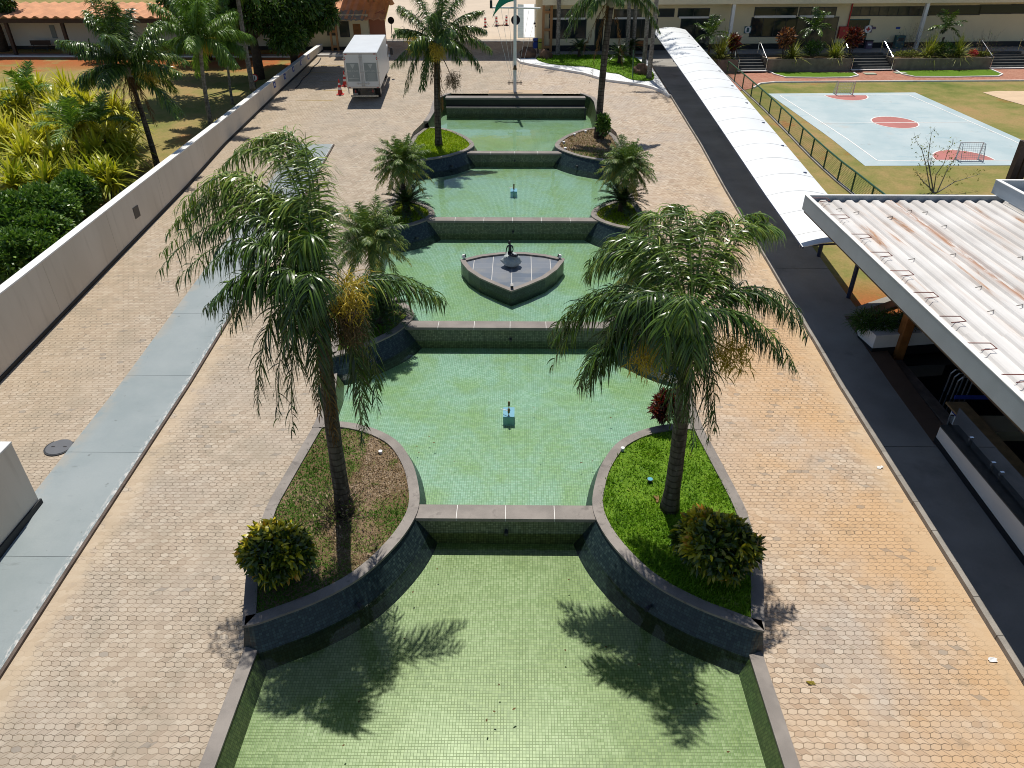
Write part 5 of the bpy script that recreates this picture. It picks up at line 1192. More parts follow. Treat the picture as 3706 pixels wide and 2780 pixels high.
# recycling bins
for (u,v),(ut,vt),c,lab in (((1020,760),(1020,545),'blue','blue litter bin hung on posts by the building corner'),((1088,770),(1088,552),'yellow','yellow litter bin hung on posts beside the blue one')):
    b=gp(*ff(1680,0,3.95,[(u,v)])[0]); tp=yp(*ff(1680,0,3.95,[(ut,vt)])[0],b[1]); h=tp[2]-b[2]; t=thing('litter_bin',lab,'bin',b,'litter bins by the gate'); x,y,z=b
    m=MB(); m.bev(x-.21,x+.21,y-.18,y+.18,z+h*.33,z+h*.74,.03); obj('bucket',m,mat[c],t)
    m=MB(); m.bev(x-.21,x+.21,y-.18,y+.18,z+h*.8,z+h,.04); obj('lid',m,mat[c],t)
    m=MB(); m.bb(x-.15,x+.15,y-.14,y+.14,z+h*.74,z+h*.8); obj('opening',m,mat['black'],t)
    m=MB(); m.bb(x-.26,x-.215,y-.03,y+.03,z,z+h); m.bb(x+.215,x+.26,y-.03,y+.03,z,z+h); obj('post',m,mat['dark_metal'],t)
# parked motorcycle behind the bins
b=gp(*ff(1680,0,3.95,[(1080,560)])[0]); t=thing('motorcycle','black motorcycle parked behind the litter bins with a round mirror','motorcycle',b); x,y,z=b
m=MB(); m.tube([(x-.1,y-.6,z+.62),(x,y-.1,z+.85),(x+.1,y+.5,z+.75),(x+.15,y+.9,z+.8)],[.12,.24,.2,.12],10); obj('body',m,mat['black'],t,smooth=True)
for dy in (-.65,.75):
    m=MB(); m.tube([(x-.05,y+dy,z+.32),(x+.06,y+dy,z+.32)],.32,20); obj('wheel',m,mat['black'],t)
m=MB(); m.tube([(x-.5,y-.45,z+1.12),(x-.1,y-.55,z+1.0),(x+.4,y-.45,z+1.12)],.03,6); obj('handlebar',m,mat['dark_metal'],t)
m=MB(); m.tube([(x-.42,y-.48,z+1.1),(x-.5,y-.5,z+1.32)],.02,6); m.lathe((x-.52,y-.5,z+1.28),[(.02,0),(.1,.05),(.1,.14),(.03,.18)],10); obj('mirror',m,flat('plum_mirror',(.06,.05,.09),.2),t)

# ================================================================== FLAGPOLE
b=gp(*ff(1680,0,3.95,[(724,1372)])[0]); b=np.array((b[0],52.3,zg(0,52.3))); hb=yp(*ff(1680,0,3.95,[(738,115)])[0],b[1])
P=[gp(*q) for q in ff(1680,0,3.95,[(345,1375),(1120,1375)])]
m=MB(); m.bev(P[0][0],P[1][0],51.75,53.0,3.0,zg(0,52.3)+.2,.03); o=obj('stone_base',m,speck('beige_step',(.40,.30,.20),.1,1.0,.8)); tag(o,'low beige stone step at the foot of the flagpole','step')
t=thing('flagpole','tall white flagpole with a crossbar behind the bench wall','flagpole',b)
m=MB(); m.tube([b,(b[0],b[1],hb[2]+3.6)],[.12,.085],12); obj('pole',m,mat['white'],t)
a=yp(*ff(1680,0,3.95,[(385,108)])[0],b[1]); c=yp(*ff(1680,0,3.95,[(1090,120)])[0],b[1])
m=MB(); m.tube([a,c],.055,8); obj('crossbar',m,mat['white'],t)
m=MB(); m.bb(a[0]-.08,a[0]+.08,b[1]-.08,b[1]+.08,a[2]-.05,a[2]+.42); obj('pulley',m,mat['dark_metal'],t)
r0=yp(*ff(1680,0,3.95,[(620,1185)])[0],b[1]); r1=yp(*ff(1680,0,3.95,[(832,1185)])[0],b[1])
m=MB(); m.tube([r0,r1],.035,6)
for k in range(5):
    for s0 in (0,1):
        x=(r0[0]+.05+k*.09) if s0==0 else (r1[0]-.05-k*.09); m.tube([(x,b[1],r0[2]-.14),(x,b[1],r0[2]+.16)],.014,5)
obj('cleat_rack',m,mat['brown_post'],t)
m=MB()
for fx in (-.95,-.6,-.3,.55,.9):
    tx=a[0]+(c[0]-a[0])*(.5+.5*fx); m.tube([(tx,b[1],a[2]),(b[0]+fx*.25,b[1]-.03,r0[2]+.1)],.009,4)
obj('halyard',m,mat['white'],t)
bl=yp(*ff(1680,0,3.95,[(730,965)])[0],b[1]); m=MB(); m.lathe((bl[0]-.02,b[1]-.14,bl[2]-.1),[(.17,0),(.12,.05),(.09,.2),(.03,.28)],12); o=obj('bell',m,mat['brass'],t)
fa=yp(*ff(1680,0,3.95,[(690,-5)])[0],b[1]); V=[];Fs=[];N=10
for j in range(N+1):
    for i in range(N+1):
        s=i/N; q=j/N; V.append((b[0]-.1-1.15*s-.25*q*s,b[1]+.12*math.sin(5*s+2*q)+.05,fa[2]+.65-.75*q-.85*s*s-.15*s+.05*math.sin(6*q+3*s)))
for j in range(N):
    for i in range(N): Fs.append((j*(N+1)+i,j*(N+1)+i+1,(j+1)*(N+1)+i+1,(j+1)*(N+1)+i))
m=MB(); m.add(V,Fs); o=obj('flag',m,mat['flag'],smooth=True); tag(o,'drooping green flag at the top of the flagpole','flag')

# ================================================================== TRUCK, CONES, LINES
yt=50.25; pts=[yp(*q,yt) for q in ff(930,0,2.37,[(740,445),(1030,445),(1060,755),(775,755)])]
xc=(pts[0][0]+pts[1][0]+pts[2][0]+pts[3][0])/4; zt=pts[0][2]; zb=pts[2][2]; gzr=zg(0,yt+1)
t=thing('box_truck','white box truck with double rear doors parked beside two cones','truck',(xc,yt,gzr),rot=(R(4.0),0,R(3.0)))
LT=5.6; hw=1.1; z1=zt-gzr; z0=zb-gzr
def tp(name,mb,mt,par=None): return obj(name,mb,mt,par or t,local=True)
m=MB(); m.bev(-hw,hw,.04,LT,z0,z1,.025); tp('cargo_box',m,mat['truck_white'])
m=MB(); m.bb(-hw,hw,0,.045,z1-.13,z1-.02); m.bb(-hw,hw,0,.045,z0,z0+.10); m.bb(-hw,-hw+.07,0,.045,z0+.1,z1-.13); m.bb(hw-.07,hw,0,.045,z0+.1,z1-.13); tp('rear_frame',m,mat['steel'])
for s in (-1,1):
    x0,x1=(-hw+.075,-.012) if s<0 else (.012,hw-.075)
    m=MB(); m.bb(x0,x1,-.005,.04,z0+.105,z1-.135); d=tp('rear_door',m,mat['truck_white'])
    a,b2=(x0+.05,x1-.16) if s<0 else (x0+.16,x1-.05); h0,h1=z0+.42,z0+.42+1.15
    m=MB(); m.bb(a,b2,-.010,-.004,h0,h1); tp('decal',m,mat['truck_grey'],d)
    cx=(a+b2)/2; m=MB(); m.add([(cx-.16,-.013,h1-.08),(cx,-.013,h1-.36),(cx+.16,-.013,h1-.08)],[(0,1,2)])
    m.add([(cx-.30+q*.085,-.013,h1-.56+zz) for q in range(0)],[])
    if s<0:
        for q in range(9): m.bb(cx-.31+q*.07,cx-.31+q*.07+.045,-.014,-.0105,h0+.16,h0+.22)
        m.bb(cx-.03,cx+.03,-.014,-.0105,h0+.3,h0+.38)
    else:
        for q in range(8): m.bb(cx-.27+.04*(q%3),cx+.30,-.014,-.0105,h0+.07+q*.062,h0+.085+q*.062)
    tp('decal_mark',m,mat['truck_pale'],d)
    cu=bpy.data.curves.new('door_lettering','FONT'); cu.body='WE CARE' if s<0 else 'WE LOAD'; cu.size=.17; cu.align_x='CENTER'; cu.extrude=.002
    tx=bpy.data.objects.new('door_lettering',cu); COL.objects.link(tx); dg=bpy.context.evaluated_depsgraph_get(); me=bpy.data.meshes.new_from_object(tx.evaluated_get(dg)); bpy.data.objects.remove(tx)
    o=bpy.data.objects.new('lettering',me); COL.objects.link(o); o.parent=d; o.location=(cx,-.0125,h1-.56); o.rotation_euler=(R(90),0,0); me.materials.clear(); me.materials.append(mat['truck_pale'])
    for k,xr in enumerate((-.07,) if s<0 else (.07,)):
        m=MB(); m.tube([(xr,-.03,z0+.08),(xr,-.03,z1-.1)],.018,6)
        for zz in (z0+.15,z0+.3,z0+1.0,z1-.3): m.bb(xr-.045,xr+.045,-.035,-.006,zz-.035,zz+.035)
        m.bb(min(xr,xr+s*.36),max(xr,xr+s*.36),-.045,-.02,z0+.26,z0+.30); m.bb(xr+s*.26-.03,xr+s*.26+.03,-.05,-.02,z0+.23,z0+.36); tp('lock_rod',m,mat['steel'],d)
    for zz in (z0+.2,z0+.95,z1-.35):
        m=MB(); xo=s*(hw-.04); m.bb(xo-.12,xo+.12,-.02,0,zz-.022,zz+.022); tp('hinge',m,mat['steel'],d)
    for zz,zh in ((z1-.12,.05),(z0+.03,.035)):
        m=MB(); xo=s*(hw-.17); m.bb(xo-.07,xo+.07,-.02,.0,zz,zz+zh); tp('marker_lamp',m,mat['lamp_red'])
    m=MB(); m.bb(s*(hw-.06)-.03,s*(hw-.06)+.03,-.012,0,z1-.45,z1-.28); tp('reflector',m,mat['lamp_red'])
    m=MB(); m.bb(s*.62-.08,s*.62+.08,.05,.12,z0-.3,z0-.12); tp('tail_lamp',m,mat['lamp_red'])
m=MB(); m.bb(-.42,-.30,.1,LT+.6,z0-.22,z0); m.bb(.30,.42,.1,LT+.6,z0-.22,z0)
for k in range(7): m.bb(-hw+.05,hw-.05,.15+k*.8,.25+k*.8,z0-.06,z0-.001)
tp('chassis',m,mat['dark_metal'])
m=MB(); m.bb(-.9,.9,-.03,.06,z0-.56,z0-.45); tp('bumper',m,speck('striped_bumper',(.55,.48,.36),.35,14.0))
m=MB(); m.bb(-.7,-.62,-.0,.06,z0-.46,z0-.1); m.bb(.62,.7,0,.06,z0-.46,z0-.1); tp('bumper_bracket',m,mat['dark_metal'])
m=MB(); m.bb(-.75,-.42,-.015,0,z0-.42,z0-.30); tp('number_plate',m,mat['grey_plastic'])
wr=.36
for x in (-.72,.72):
    for y0 in (1.35,LT+.75):
        m=MB(); wdt=.4 if y0<3 else .22; m.tube([(x-wdt/2,y0,wr-.03),(x+wdt/2,y0,wr-.03)],wr,24); w0=tp('wheel',m,mat['black']); m=MB(); sx=1 if x>0 else -1; m.tube([(x+sx*wdt/2,y0,wr-.03),(x+sx*(wdt/2+.015),y0,wr-.03)],.2,16); tp('rim',m,mat['steel'],w0)
m=MB(); m.bev(-.98,.98,LT+.08,LT+1.7,.45,2.15,.08); tp('cab',m,mat['truck_white'])
m=MB(); m.bb(-.99,.99,LT+.5,LT+1.2,1.35,1.95); tp('side_window',m,mat['glass_dark'])
for s in (-1,1):
    m=MB(); m.tube([(s*.98,LT+1.5,1.9),(s*1.22,LT+1.6,1.85)],.02,6); m.bb(s*1.22-.1,s*1.22+.1,LT+1.55,LT+1.65,1.4,1.9); tp('mirror',m,mat['dark_metal'])
m=MB(); m.bb(-hw,-hw+.04,2.2,4.6,z0-.45,z0-.35); m.bb(hw-.04,hw,2.2,4.6,z0-.45,z0-.35); m.bb(-hw,-hw+.06,.3,.36,z0-.42,z0); m.bb(-hw,-hw+.06,2.2,2.26,z0-.4,z0); m.bb(hw-.06,hw,2.2,2.26,z0-.4,z0); tp('side_guard',m,mat['steel'])
# traffic cones
def cone(p,label):
    t=thing('traffic_cone',label,'traffic cone',p,'traffic cones beside the truck'); x,y,z=p
    m=MB(); m.bev(x-.24,x+.24,y-.24,y+.24,z,z+.05,.02); obj('base',m,mat['cone_red'],t)
    H=.95; rr=lambda q:.17*(1-q)+.035*q
    bands=[(0,.3,'cone_red'),(.3,.45,'white'),(.45,.62,'cone_red'),(.62,.76,'white'),(.76,1,'cone_red')]
    for a,b,c in bands:
        m=MB(); m.tube([(x,y,z+.05+a*H),(x,y,z+.05+b*H)],[rr(a),rr(b)],16,caps=(b==1)); obj('cone_body' if c=='cone_red' else 'white_band',m,mat[c],t,smooth=False)
    return t
cone(gp(*ff(930,0,2.37,[(716,812)])[0]),'red and white traffic cone standing clear of the truck'); cone(gp(*ff(930,0,2.37,[(758,738)])[0]),'red and white traffic cone half hidden by the truck')
# parking bay lines
for k,(a,b) in enumerate(((( 330,860),(650,862)),((560,775),(760,778)),((440,695),(750,702)),((430,622),(750,628)),((470,560),(745,562)))):
    A,B=[gp(*q) for q in ff(930,0,2.37,[a,b])]; m=MB(); z=.006; m.add([(A[0],A[1]-.05,zg(0,A[1])+z),(B[0],B[1]-.05,zg(0,B[1])+z),(B[0],B[1]+.05,zg(0,B[1]+.05)+z),(A[0],A[1]+.05,zg(0,A[1]+.05)+z)],[(0,1,2,3)]); struct('road_marking',m,mat['yline'],keep=True)
A,B=[gp(*q) for q in ff(930,0,2.37,[(330,760),(555,500)])]; m=MB(); n=10; m.tube([A*(1-i/n)+B*(i/n)+np.array((.06*math.sin(i*1.7),0,.03+zg(0,(A*(1-i/n)+B*(i/n))[1])-(A*(1-i/n)+B*(i/n))[2])) for i in range(n+1)],.035,6); o=obj('hose',m,mat['black']); tag(o,'dark hose lying along the paving under the tree shade','hose')

# ================================================================== SCHOOL BUILDING (top right)
A0=np.array((2.0,65.7)); AN=R(4.4); EX=np.array((math.cos(AN),math.sin(AN))); EN=np.array((-math.sin(AN),math.cos(AN))); ZF=4.15
def fp(u,v,d=0.0):
    """photo point on the facade plane pushed d in front of it -> (s, z)"""
    r=ray(u,v); n=np.array((EN[0],EN[1],0)); o=np.array((A0[0],A0[1],0))-n*d
    tt=((o-CAM)@n)/(r@n); p=CAM+r*tt; return float((p[:2]-A0)@EX),float(p[2])
def loc2(p): q=np.array(p[:2])-A0; return float(q@EX),float(q@EN)
SB=thing('school_building','long cream building with dark windows behind the sports court','building',(A0[0],A0[1],0),rot=(0,0,AN))
ORG[SB.name]=np.array((A0[0],A0[1],0.0))
def bp(name,mb,mt,par=None): return obj(name,mb,mt,par or SB,local=True)
LEN=62
m=MB(); m.bb(0,LEN,0,8,2.8,9.0); bp('wall',m,mat['building'])
m=MB(); m.bb(-.02,LEN,-.03,.02,3.9,ZF+.42); bp('plinth',m,mat['black_plinth'])
s_,zfas=fp(2900,12,.9)
m=MB(); m.bb(-.3,LEN,-1.3,-.9,zfas,zfas+1.1); bp('fascia',m,mat['building_trim'])
m=MB(); m.bb(-.3,LEN,-1.3,9,zfas+1.1,zfas+1.25); bp('roof',m,mat['terracotta'])
m=MB(); m.bb(-.3,LEN,-.9,0,zfas+.5,zfas+.6); bp('soffit',m,mat['building_trim'])
def win(P,Q,name='window',glass='glass_dark',mull=0,frame='dark_metal',fw=.06,dep=.03):
    a=fp(*P); b=fp(*Q); s0,s1=sorted((a[0],b[0])); z0,z1=sorted((a[1],b[1]))
    m=MB(); m.bb(s0-fw,s1+fw,-dep,.0,z0-fw,z1+fw); w0=bp(name,m,mat[frame])
    m=MB(); m.bb(s0,s1,-dep-.006,-dep-.001,z0,z1); bp('pane',m,mat[glass],w0)
    if mull:
        for k in range(1,mull+1):
            m=MB(); x=s0+(s1-s0)*k/(mull+1); m.bb(x-.022,x+.022,-dep-.03,-dep-.008,z0,z1); bp('mullion',m,mat['dark_metal'],w0)
    return w0
r1=lambda *L: ff(1900,0,3.814,L); r2=lambda *L: ff(2640,0,3.687,L); r3=lambda *L: ff(3200,0,4.372,L)
win(*r1((345,140),(825,240)),mull=1,glass='glass_reflect_mottle'); win(*r1((345,272),(830,520)),mull=1)
win(*r1((1240,140),(1600,236)),glass='glass_reflect_mottle'); win(*r1((1180,272),(1800,515)),mull=2); win(*r1((1855,130),(2048,225)))
win(*r1((985,272),(1052,690)),name='door')
win(*ff(1860,0,2.37,[(1415,78),(1668,140)]),mull=1); win(*ff(1860,0,2.37,[(1440,158),(1665,395)]),name='door',mull=1)
win(*r2((350,105),(890,205)),mull=1); win(*r2((305,240),(868,480)),mull=3); win(*r2((945,105),(1405,205)),mull=2,glass='glass_reflect_mottle'); win(*r2((900,236),(1375,600)),name='door',mull=2,glass='glass_reflect_mottle')
win(*r2((1635,100),(2105,203)),mull=3,glass='glass_reflect_mottle'); win(*r3((70,115),(700,240)),mull=3,glass='glass_reflect_mottle'); win(*r3((740,100),(1500,228))); win(*r3((1520,85),(2000,210))); win(*r3((2020,78),(2500,203)))
win(*r2((1608,265),(1780,640)),name='door',frame='teal')
for P,Q in (r1((340,245),(830,268)),r1((1240,240),(1800,262)),ff(1860,0,2.37,[(1415,142),(1668,157)]),r2((333,208),(880,236)),r2((935,206),(1388,233))):
    a=fp(*P);b=fp(*Q); m=MB(); m.bb(a[0],b[0],-.07,-.032,b[1],a[1]); bp('transom',m,mat['white'])
# columns
for (u,v),(u2,v2) in ((r2((52,0))[0],r2((5,560))[0]),(r3((695,0))[0],r3((510,740))[0])):
    a=fp(u,v,1.05); b=fp(u2,v2,1.05); sx=(a[0]+b[0])/2; m=MB(); m.bb(sx-.13,sx+.13,-1.2,-.92,ZF-.2,zfas+.0); bp('column',m,mat['white'])
lat=fp(*r1((307,300))[0],.3); m=MB()
for dx in (-.33,.33): m.bb(lat[0]+dx-.1,lat[0]+dx+.1,-.45,-.25,3.9,9.4)
k=4.4
while k<9: m.bb(lat[0]-.229,lat[0]+.229,-.42,-.28,k,k+.2); k+=1.3
bp('lattice_column',m,mat['orange_steel'])
# loose fittings on the facade
def wp(s,d,z): q=A0+EX*s-EN*d; return np.array((q[0],q[1],z))
def fit(name,P,Q,d0,d1,mt,label,cat,extra=None,group=None):
    a=fp(*P,d0);b=fp(*Q,d0); s=(a[0]+b[0])/2; z0,z1=sorted((a[1],b[1])); hw=abs(a[0]-b[0])/2
    t=thing(name,label,cat,wp(s,d0,z0),group,rot=(0,0,AN)); m=MB(); m.bev(-hw,hw,-(d1-d0),0,0,z1-z0,.02); obj('body',m,mat[mt],t,local=True); return t,hw,z1-z0,d1-d0
t,hw,h,d=fit('fire_hose_cabinet',*r2((1462,352),(1548,508)),.01,.28,'red','red fire hose cabinet on the cream wall beside the dark door','cabinet'); m=MB(); m.tube([(0,-d-.005,h*.65),(0,-d-.02,h*.65)],.09,12); obj('emblem',m,mat['orange_steel'],t,local=True)
a=fp(*r2((1628,50))[0],.06); b=fp(*r2((1572,372))[0],.06); p0=wp((a[0]+b[0])/2+.05,.08,zfas); p1=wp((a[0]+b[0])/2+.05,.08,b[1]); m=MB(); m.tube([p0,p1,wp((a[0]+b[0])/2-.1,.08,b[1]-.1)],.06,8); o=obj('pipe',m,mat['red']); tag(o,'red pipe running down the wall to the fire hose cabinet','pipe')
t,hw,h,d=fit('first_aid_sign',*r2((1805,342),(1893,436)),.01,.05,'purple','plum sign with a white disc and red cross beside the door','sign'); m=MB(); m.tube([(0,-d,h/2),(0,-d-.008,h/2)],.30,20); obj('disc',m,mat['white'],t,local=True); m=MB(); m.bb(-.06,.06,-d-.014,-d-.009,h/2-.18,h/2+.18); m.bb(-.18,-.061,-d-.014,-d-.009,h/2-.06,h/2+.06); m.bb(.061,.18,-d-.014,-d-.009,h/2-.06,h/2+.06); obj('cross',m,mat['red'],t,local=True)
fit('small_sign',*r2((1905,358),(1950,390)),.01,.04,'purple','tiny plum plaque right of the red cross sign','sign'); fit('small_sign',*r3((190,425),(250,460)),.01,.04,'blue','tiny blue plaque alone on the cream wall left of the white column','sign')
t,hw,h,d=fit('restroom_sign',*r2((203,352),(283,445)),.01,.05,'teal','dark teal sign with a white disc left of the first window','sign'); m=MB(); m.tube([(0,-d,h/2),(0,-d-.008,h/2)],.27,20); obj('disc',m,mat['white'],t,local=True); m=MB(); m.bb(-.1,.1,-d-.014,-d-.009,h/2-.17,h/2+.17); obj('mark',m,mat['teal'],t,local=True)
t,hw,h,d=fit('waste_bin',*r2((1815,545),(1870,650)),.25,.6,'purple','dark wine waste bin standing right of the dark door','bin'); m=MB(); m.bb(-hw-.03,hw+.03,-d-.03,.03,h,h+.06); obj('lid',m,mat['black'],t,local=True); m=MB(); m.bb(-hw*.6,hw*.6,-d-.006,-d,h*.5,h*.7); obj('sticker',m,mat['white'],t,local=True)
t,hw,h,d=fit('water_cooler',*r3((170,555),(250,770)),.3,.75,'teal','dark teal upright cabinet on the terrace beside the thin shrub','cabinet'); m=MB(); m.bb(-hw*.6,hw*.6,-d-.01,-d,h*.6,h*.85); obj('panel',m,mat['dark_metal'],t,local=True)
t,hw,h,d=fit('wooden_bench',*r1((1432,560),(1638,622)),.15,.3,'wood','brown wooden bench against the building behind the slim palms','bench'); m=MB(); m.bb(-hw,hw,-d-.4,-d,-.02,.05); obj('seat',m,mat['wood'],t,local=True); m=MB(); m.bb(-hw+.1,-hw+.18,-d-.35,-d+.05,-.5,-.021); m.bb(hw-.18,hw-.1,-d-.35,-d+.05,-.5,-.021); obj('leg',m,mat['dark_metal'],t,local=True)
# terrace, stairs, planters
PLB=[gp(*q) for q in r2((510,960),(1630,972),(110,965))]+[gp(*q) for q in r3((140,1120),(1690,1110))]
dpl=-np.mean([loc2(p)[1] for p in PLB]); zr=3.2
def fpd(u,v): return fp(u,v,dpl)
m=MB(); dst=dpl-2.3
V=[wp(10.4,0,ZF),wp(62,0,ZF),wp(62,dst,ZF),wp(10.4,dst,ZF)]+[wp(10.4,dst,2.5),wp(62,dst,2.5),wp(10.4,0,2.5)]
m.add(V,[(3,2,1,0),(3,4,5,2),(0,6,4,3)]); struct('terrace',m,mat['dark_conc'],keep=True)
m=MB(); V=[wp(-.1,0,ZF-.03),wp(10.4,0,ZF-.03),wp(10.4,1.5,4.08),wp(-.1,1.5,4.02)]; m.add(V,[(3,2,1,0)]); struct('pavement',m,mat['dark_conc'],keep=True)
boxes=[(r2((-150,800),(120,800)),'stone planter box left of the first stairs, cut by the canopy'),(r2((530,792),(1645,785)),'stone planter box with copper shrubs between the two flights of stairs'),(r3((182,935),(1712,915)),'long stone planter box with red flowers on the right')]
PBX=[]
plmat=speck('brown_grey_stone_render',(.17,.145,.115),.25,2.5,.85,fine=50)
for q,lab in boxes:
    a=fpd(*q[0]);b=fpd(*q[1]); s0,s1=a[0],b[0]; zt=max(a[1],b[1])
    zt=min(zt,4.6); t=thing('planter_box',lab,'planter',wp((s0+s1)/2,dpl-1.1,zr-.2),'stone planter boxes in front of the long building',rot=(0,0,AN)); hw=(s1-s0)/2
    m=MB(); h=zt-zr+.2; m.bb(-hw,hw,-1.1,-.98,0,h); m.bb(-hw,hw,1.0,1.12,0,h); m.bb(-hw,-hw+.12,-.979,.999,0,h); m.bb(hw-.12,hw,-.979,.999,0,h); obj('box',m,plmat,t,local=True)
    m=MB(); m.bb(-hw+.121,hw-.121,-.978,.998,.1,h-.08); obj('soil',m,mat['soil'],t,local=True); PBX.append((s0,s1,zt))
stone_dark=speck('dark_stone_step',(.055,.057,.055),.3,3.0,.7)
for k,(s0,s1,lab) in enumerate(((PBX[0][1]+.05,PBX[1][0]-.05,'dark stone stairs with chrome rails left of the copper shrubs'),(PBX[1][1]+.05,PBX[2][0]-.05,'dark stone stairs with chrome rails leading to the dark door'),(PBX[2][1]+.05,PBX[2][1]+3.8,'dark stone stairs with chrome rails at the right edge of the picture'))):
    t=thing('staircase',lab,'stairs',wp((s0+s1)/2,dpl-.1,zr-.1),'stairs up to the terrace',rot=(0,0,AN)); hw=(s1-s0)/2; n=6; rise=(ZF-zr)/n; run=2.2/n
    m=MB()
    for i in range(n): m.bb(-hw,hw,i*run+(0 if i==0 else 0),2.2+.1,(i*rise+(.0 if i==0 else .002)) ,(i+1)*rise+.1)
    obj('step',m,stone_dark,t,local=True)
    m=MB(); m.bb(-hw,hw,-.25,-.003,.08,.13); obj('white_edge',m,mat['white_top'],t,local=True)
    for sx in (-hw+.06,hw-.06):
        m=MB(); m.tube([(sx,-.1,.1+.85),(sx,.15,1.0),(sx,2.1,ZF-zr+1.0),(sx,2.4,ZF-zr+1.0)],.03,8)
        for yy,zz in ((-.05,.95),(1.1,1.45),(2.3,ZF-zr+1.0)): m.tube([(sx,yy,zz-.85),(sx,yy,zz)],.022,6)
        m.tube([(sx,0,.55),(sx,2.2,ZF-zr+.55)],.018,6); obj('handrail',m,mat['chrome'],t,local=True)
# plants in the boxes
def boxplant(q,kind,label,h,w,dd=None,zb=None):
    h*=1.2; w*=1.2
    d=dpl-1.0 if dd is None else dd
    s,z=fp(*q,d); z0=(PBX[1][2]-.1) if zb is None else zb; c=wp(s,d,z0)
    if kind=='spiky':
        t=thing('spiky_plant',label,'plant',c,'spiky plants in the stone boxes'); obj('leaves',merge([rosette(c+np.array((random.uniform(-w,w)*.4,random.uniform(-.2,.2),.05)),70,h*1.1,.05,(15,88),.9,3) for _ in range(3)]),mat['spiky'],t)
    elif kind=='grey': shrub('grey_shrub',(c[0],c[1],c[2]+h*.5),(w,.6,h*.55),900,.22,.04,'fern',label,stem=False,base_z=c[2],flatb=.9)
    elif kind=='copper': shrub('copper_shrub',(c[0],c[1],c[2]+h*.62),(w,w,h*.42),520,.28,.11,'cordyline',label,base_z=c[2],group='copper leaved shrubs in the stone boxes')
    elif kind=='wine': shrub('copper_shrub',(c[0],c[1],c[2]+h*.62),(w,w,h*.42),520,.28,.11,'croton_red',label,base_z=c[2],group='copper leaved shrubs in the stone boxes')
    elif kind=='palm': queen_palm(c,c[2]+h*.62,ringf(np.array((c[0],c[1],c[2]+h*.62)),13,w,-25,72,rng.random()*6,arch=.3,vv=.4),label,r=(.09,.08),ll=.42,lw=.05,nl=30,droop=.9,name='fan_palm',group='small palms before the long building',shaft=False,lift=.2,plum=.2)
    elif kind=='low': shrub('flower_bed',(c[0],c[1],c[2]+h*.4),(w,.35,h*.6),900,.1,.05,'spiky',label,stem=False,base_z=c[2],flatb=.9)
    elif kind=='redflower': shrub('red_flowers',(c[0],c[1],c[2]+h*.4),(w,.3,h*.6),320,.13,.06,'redfl',label,stem=False,base_z=c[2],flatb=.9)
    elif kind=='twig': twigs('thin_shrub',tuple(c),h,.35,46,label,'bark',cat='shrub',leaf=160)
mat['redfl']=flat('red_petals',(.5,.03,.03),.6)
boxplant(r2((715,780))[0],'copper','orange and copper leaved shrub at the left end of the middle stone box',2.0,.62)
boxplant(r2((1600,770))[0],'wine','dark wine leaved shrub at the right end of the middle stone box',1.9,.55)
boxplant(r2((830,780))[0],'spiky','yellow green spiky plant beside the copper shrub',1.0,.5); boxplant(r2((1400,780))[0],'spiky','yellow green spiky plant right of the middle of the stone box',1.05,.6)
boxplant(r2((1110,785))[0],'grey','grey green bushy plant in the middle of the stone box',1.2,.75)
boxplant(r2((1090,620))[0],'palm','small dark palm on the terrace in front of the glass door',2.7,1.35,dd=dpl-2.0)
boxplant(r2((30,800))[0],'wine','bare stemmed wine shrub beside the canopy',1.7,.45)
boxplant(ff(1860,0,2.37,[(1770,500)])[0],'spiky','bright spiky plant in the left stone box beside the canopy',1.4,.7)
boxplant(ff(1860,0,2.37,[(1680,380)])[0],'palm','small palm in the left stone box beside the canopy',2.2,1.3,dd=dpl-1.6)
boxplant(r3((340,910))[0],'low','low pale flowering plants at the left end of the long stone box',.5,1.0); boxplant(r3((690,900))[0],'spiky','yellow green spiky plant in the left half of the long stone box',1.2,.7); boxplant(r3((1180,890))[0],'spiky','yellow green spiky plant in the right half of the long stone box',1.2,.7)
boxplant(r3((920,900))[0],'grey','grey bushy plant in the middle of the long stone box',1.0,.8); boxplant(r3((1390,905))[0],'redflower','red flowers near the right end of the long stone box',.5,.45); boxplant(r3((1560,900))[0],'low','low green plants at the right end of the long stone box',.35,.8)
boxplant(r3((900,740))[0],'palm','pygmy palm standing behind the long stone box',2.6,1.3,dd=dpl-2.1); boxplant(r3((390,780))[0],'twig','thin dark shrub in front of the white column',1.9,.4); boxplant(r3((1590,800))[0],'twig','bare brown shrub near the right end of the long stone box',1.5,.4)

# ================================================================== SPORTS GROUND
def flatpoly(P,h,mt,name,label=None):
    m=MB(); m.add([(p[0],p[1],zg(p[0],p[1])+h) for p in P],[tuple(range(len(P)))]); return struct(name,m,mt,keep=True)
def gridpoly(P4,h,mt,name,n=10):
    """quad laid on the ground, subdivided so that it follows the slope"""
    P=[np.array(p[:2]) for p in P4]; V=[];Fs=[]
    for j in range(n+1):
        for i in range(n+1):
            a=P[0]*(1-i/n)+P[1]*(i/n); b=P[3]*(1-i/n)+P[2]*(i/n); q=a*(1-j/n)+b*(j/n); V.append((q[0],q[1],zg(q[0],q[1])+h))
    for j in range(n):
        for i in range(n): Fs.append((j*(n+1)+i,j*(n+1)+i+1,(j+1)*(n+1)+i+1,(j+1)*(n+1)+i))
    m=MB(); m.add(V,Fs); return struct(name,m,mt,keep=True)
c4=lambda *L: [gp(*q) for q in ff(2780,0,2.37,L)]
TL,TR,RR,BL,BR=c4((0,805),(1260,795),(2195,1215),(830,1425),(2195,1420))
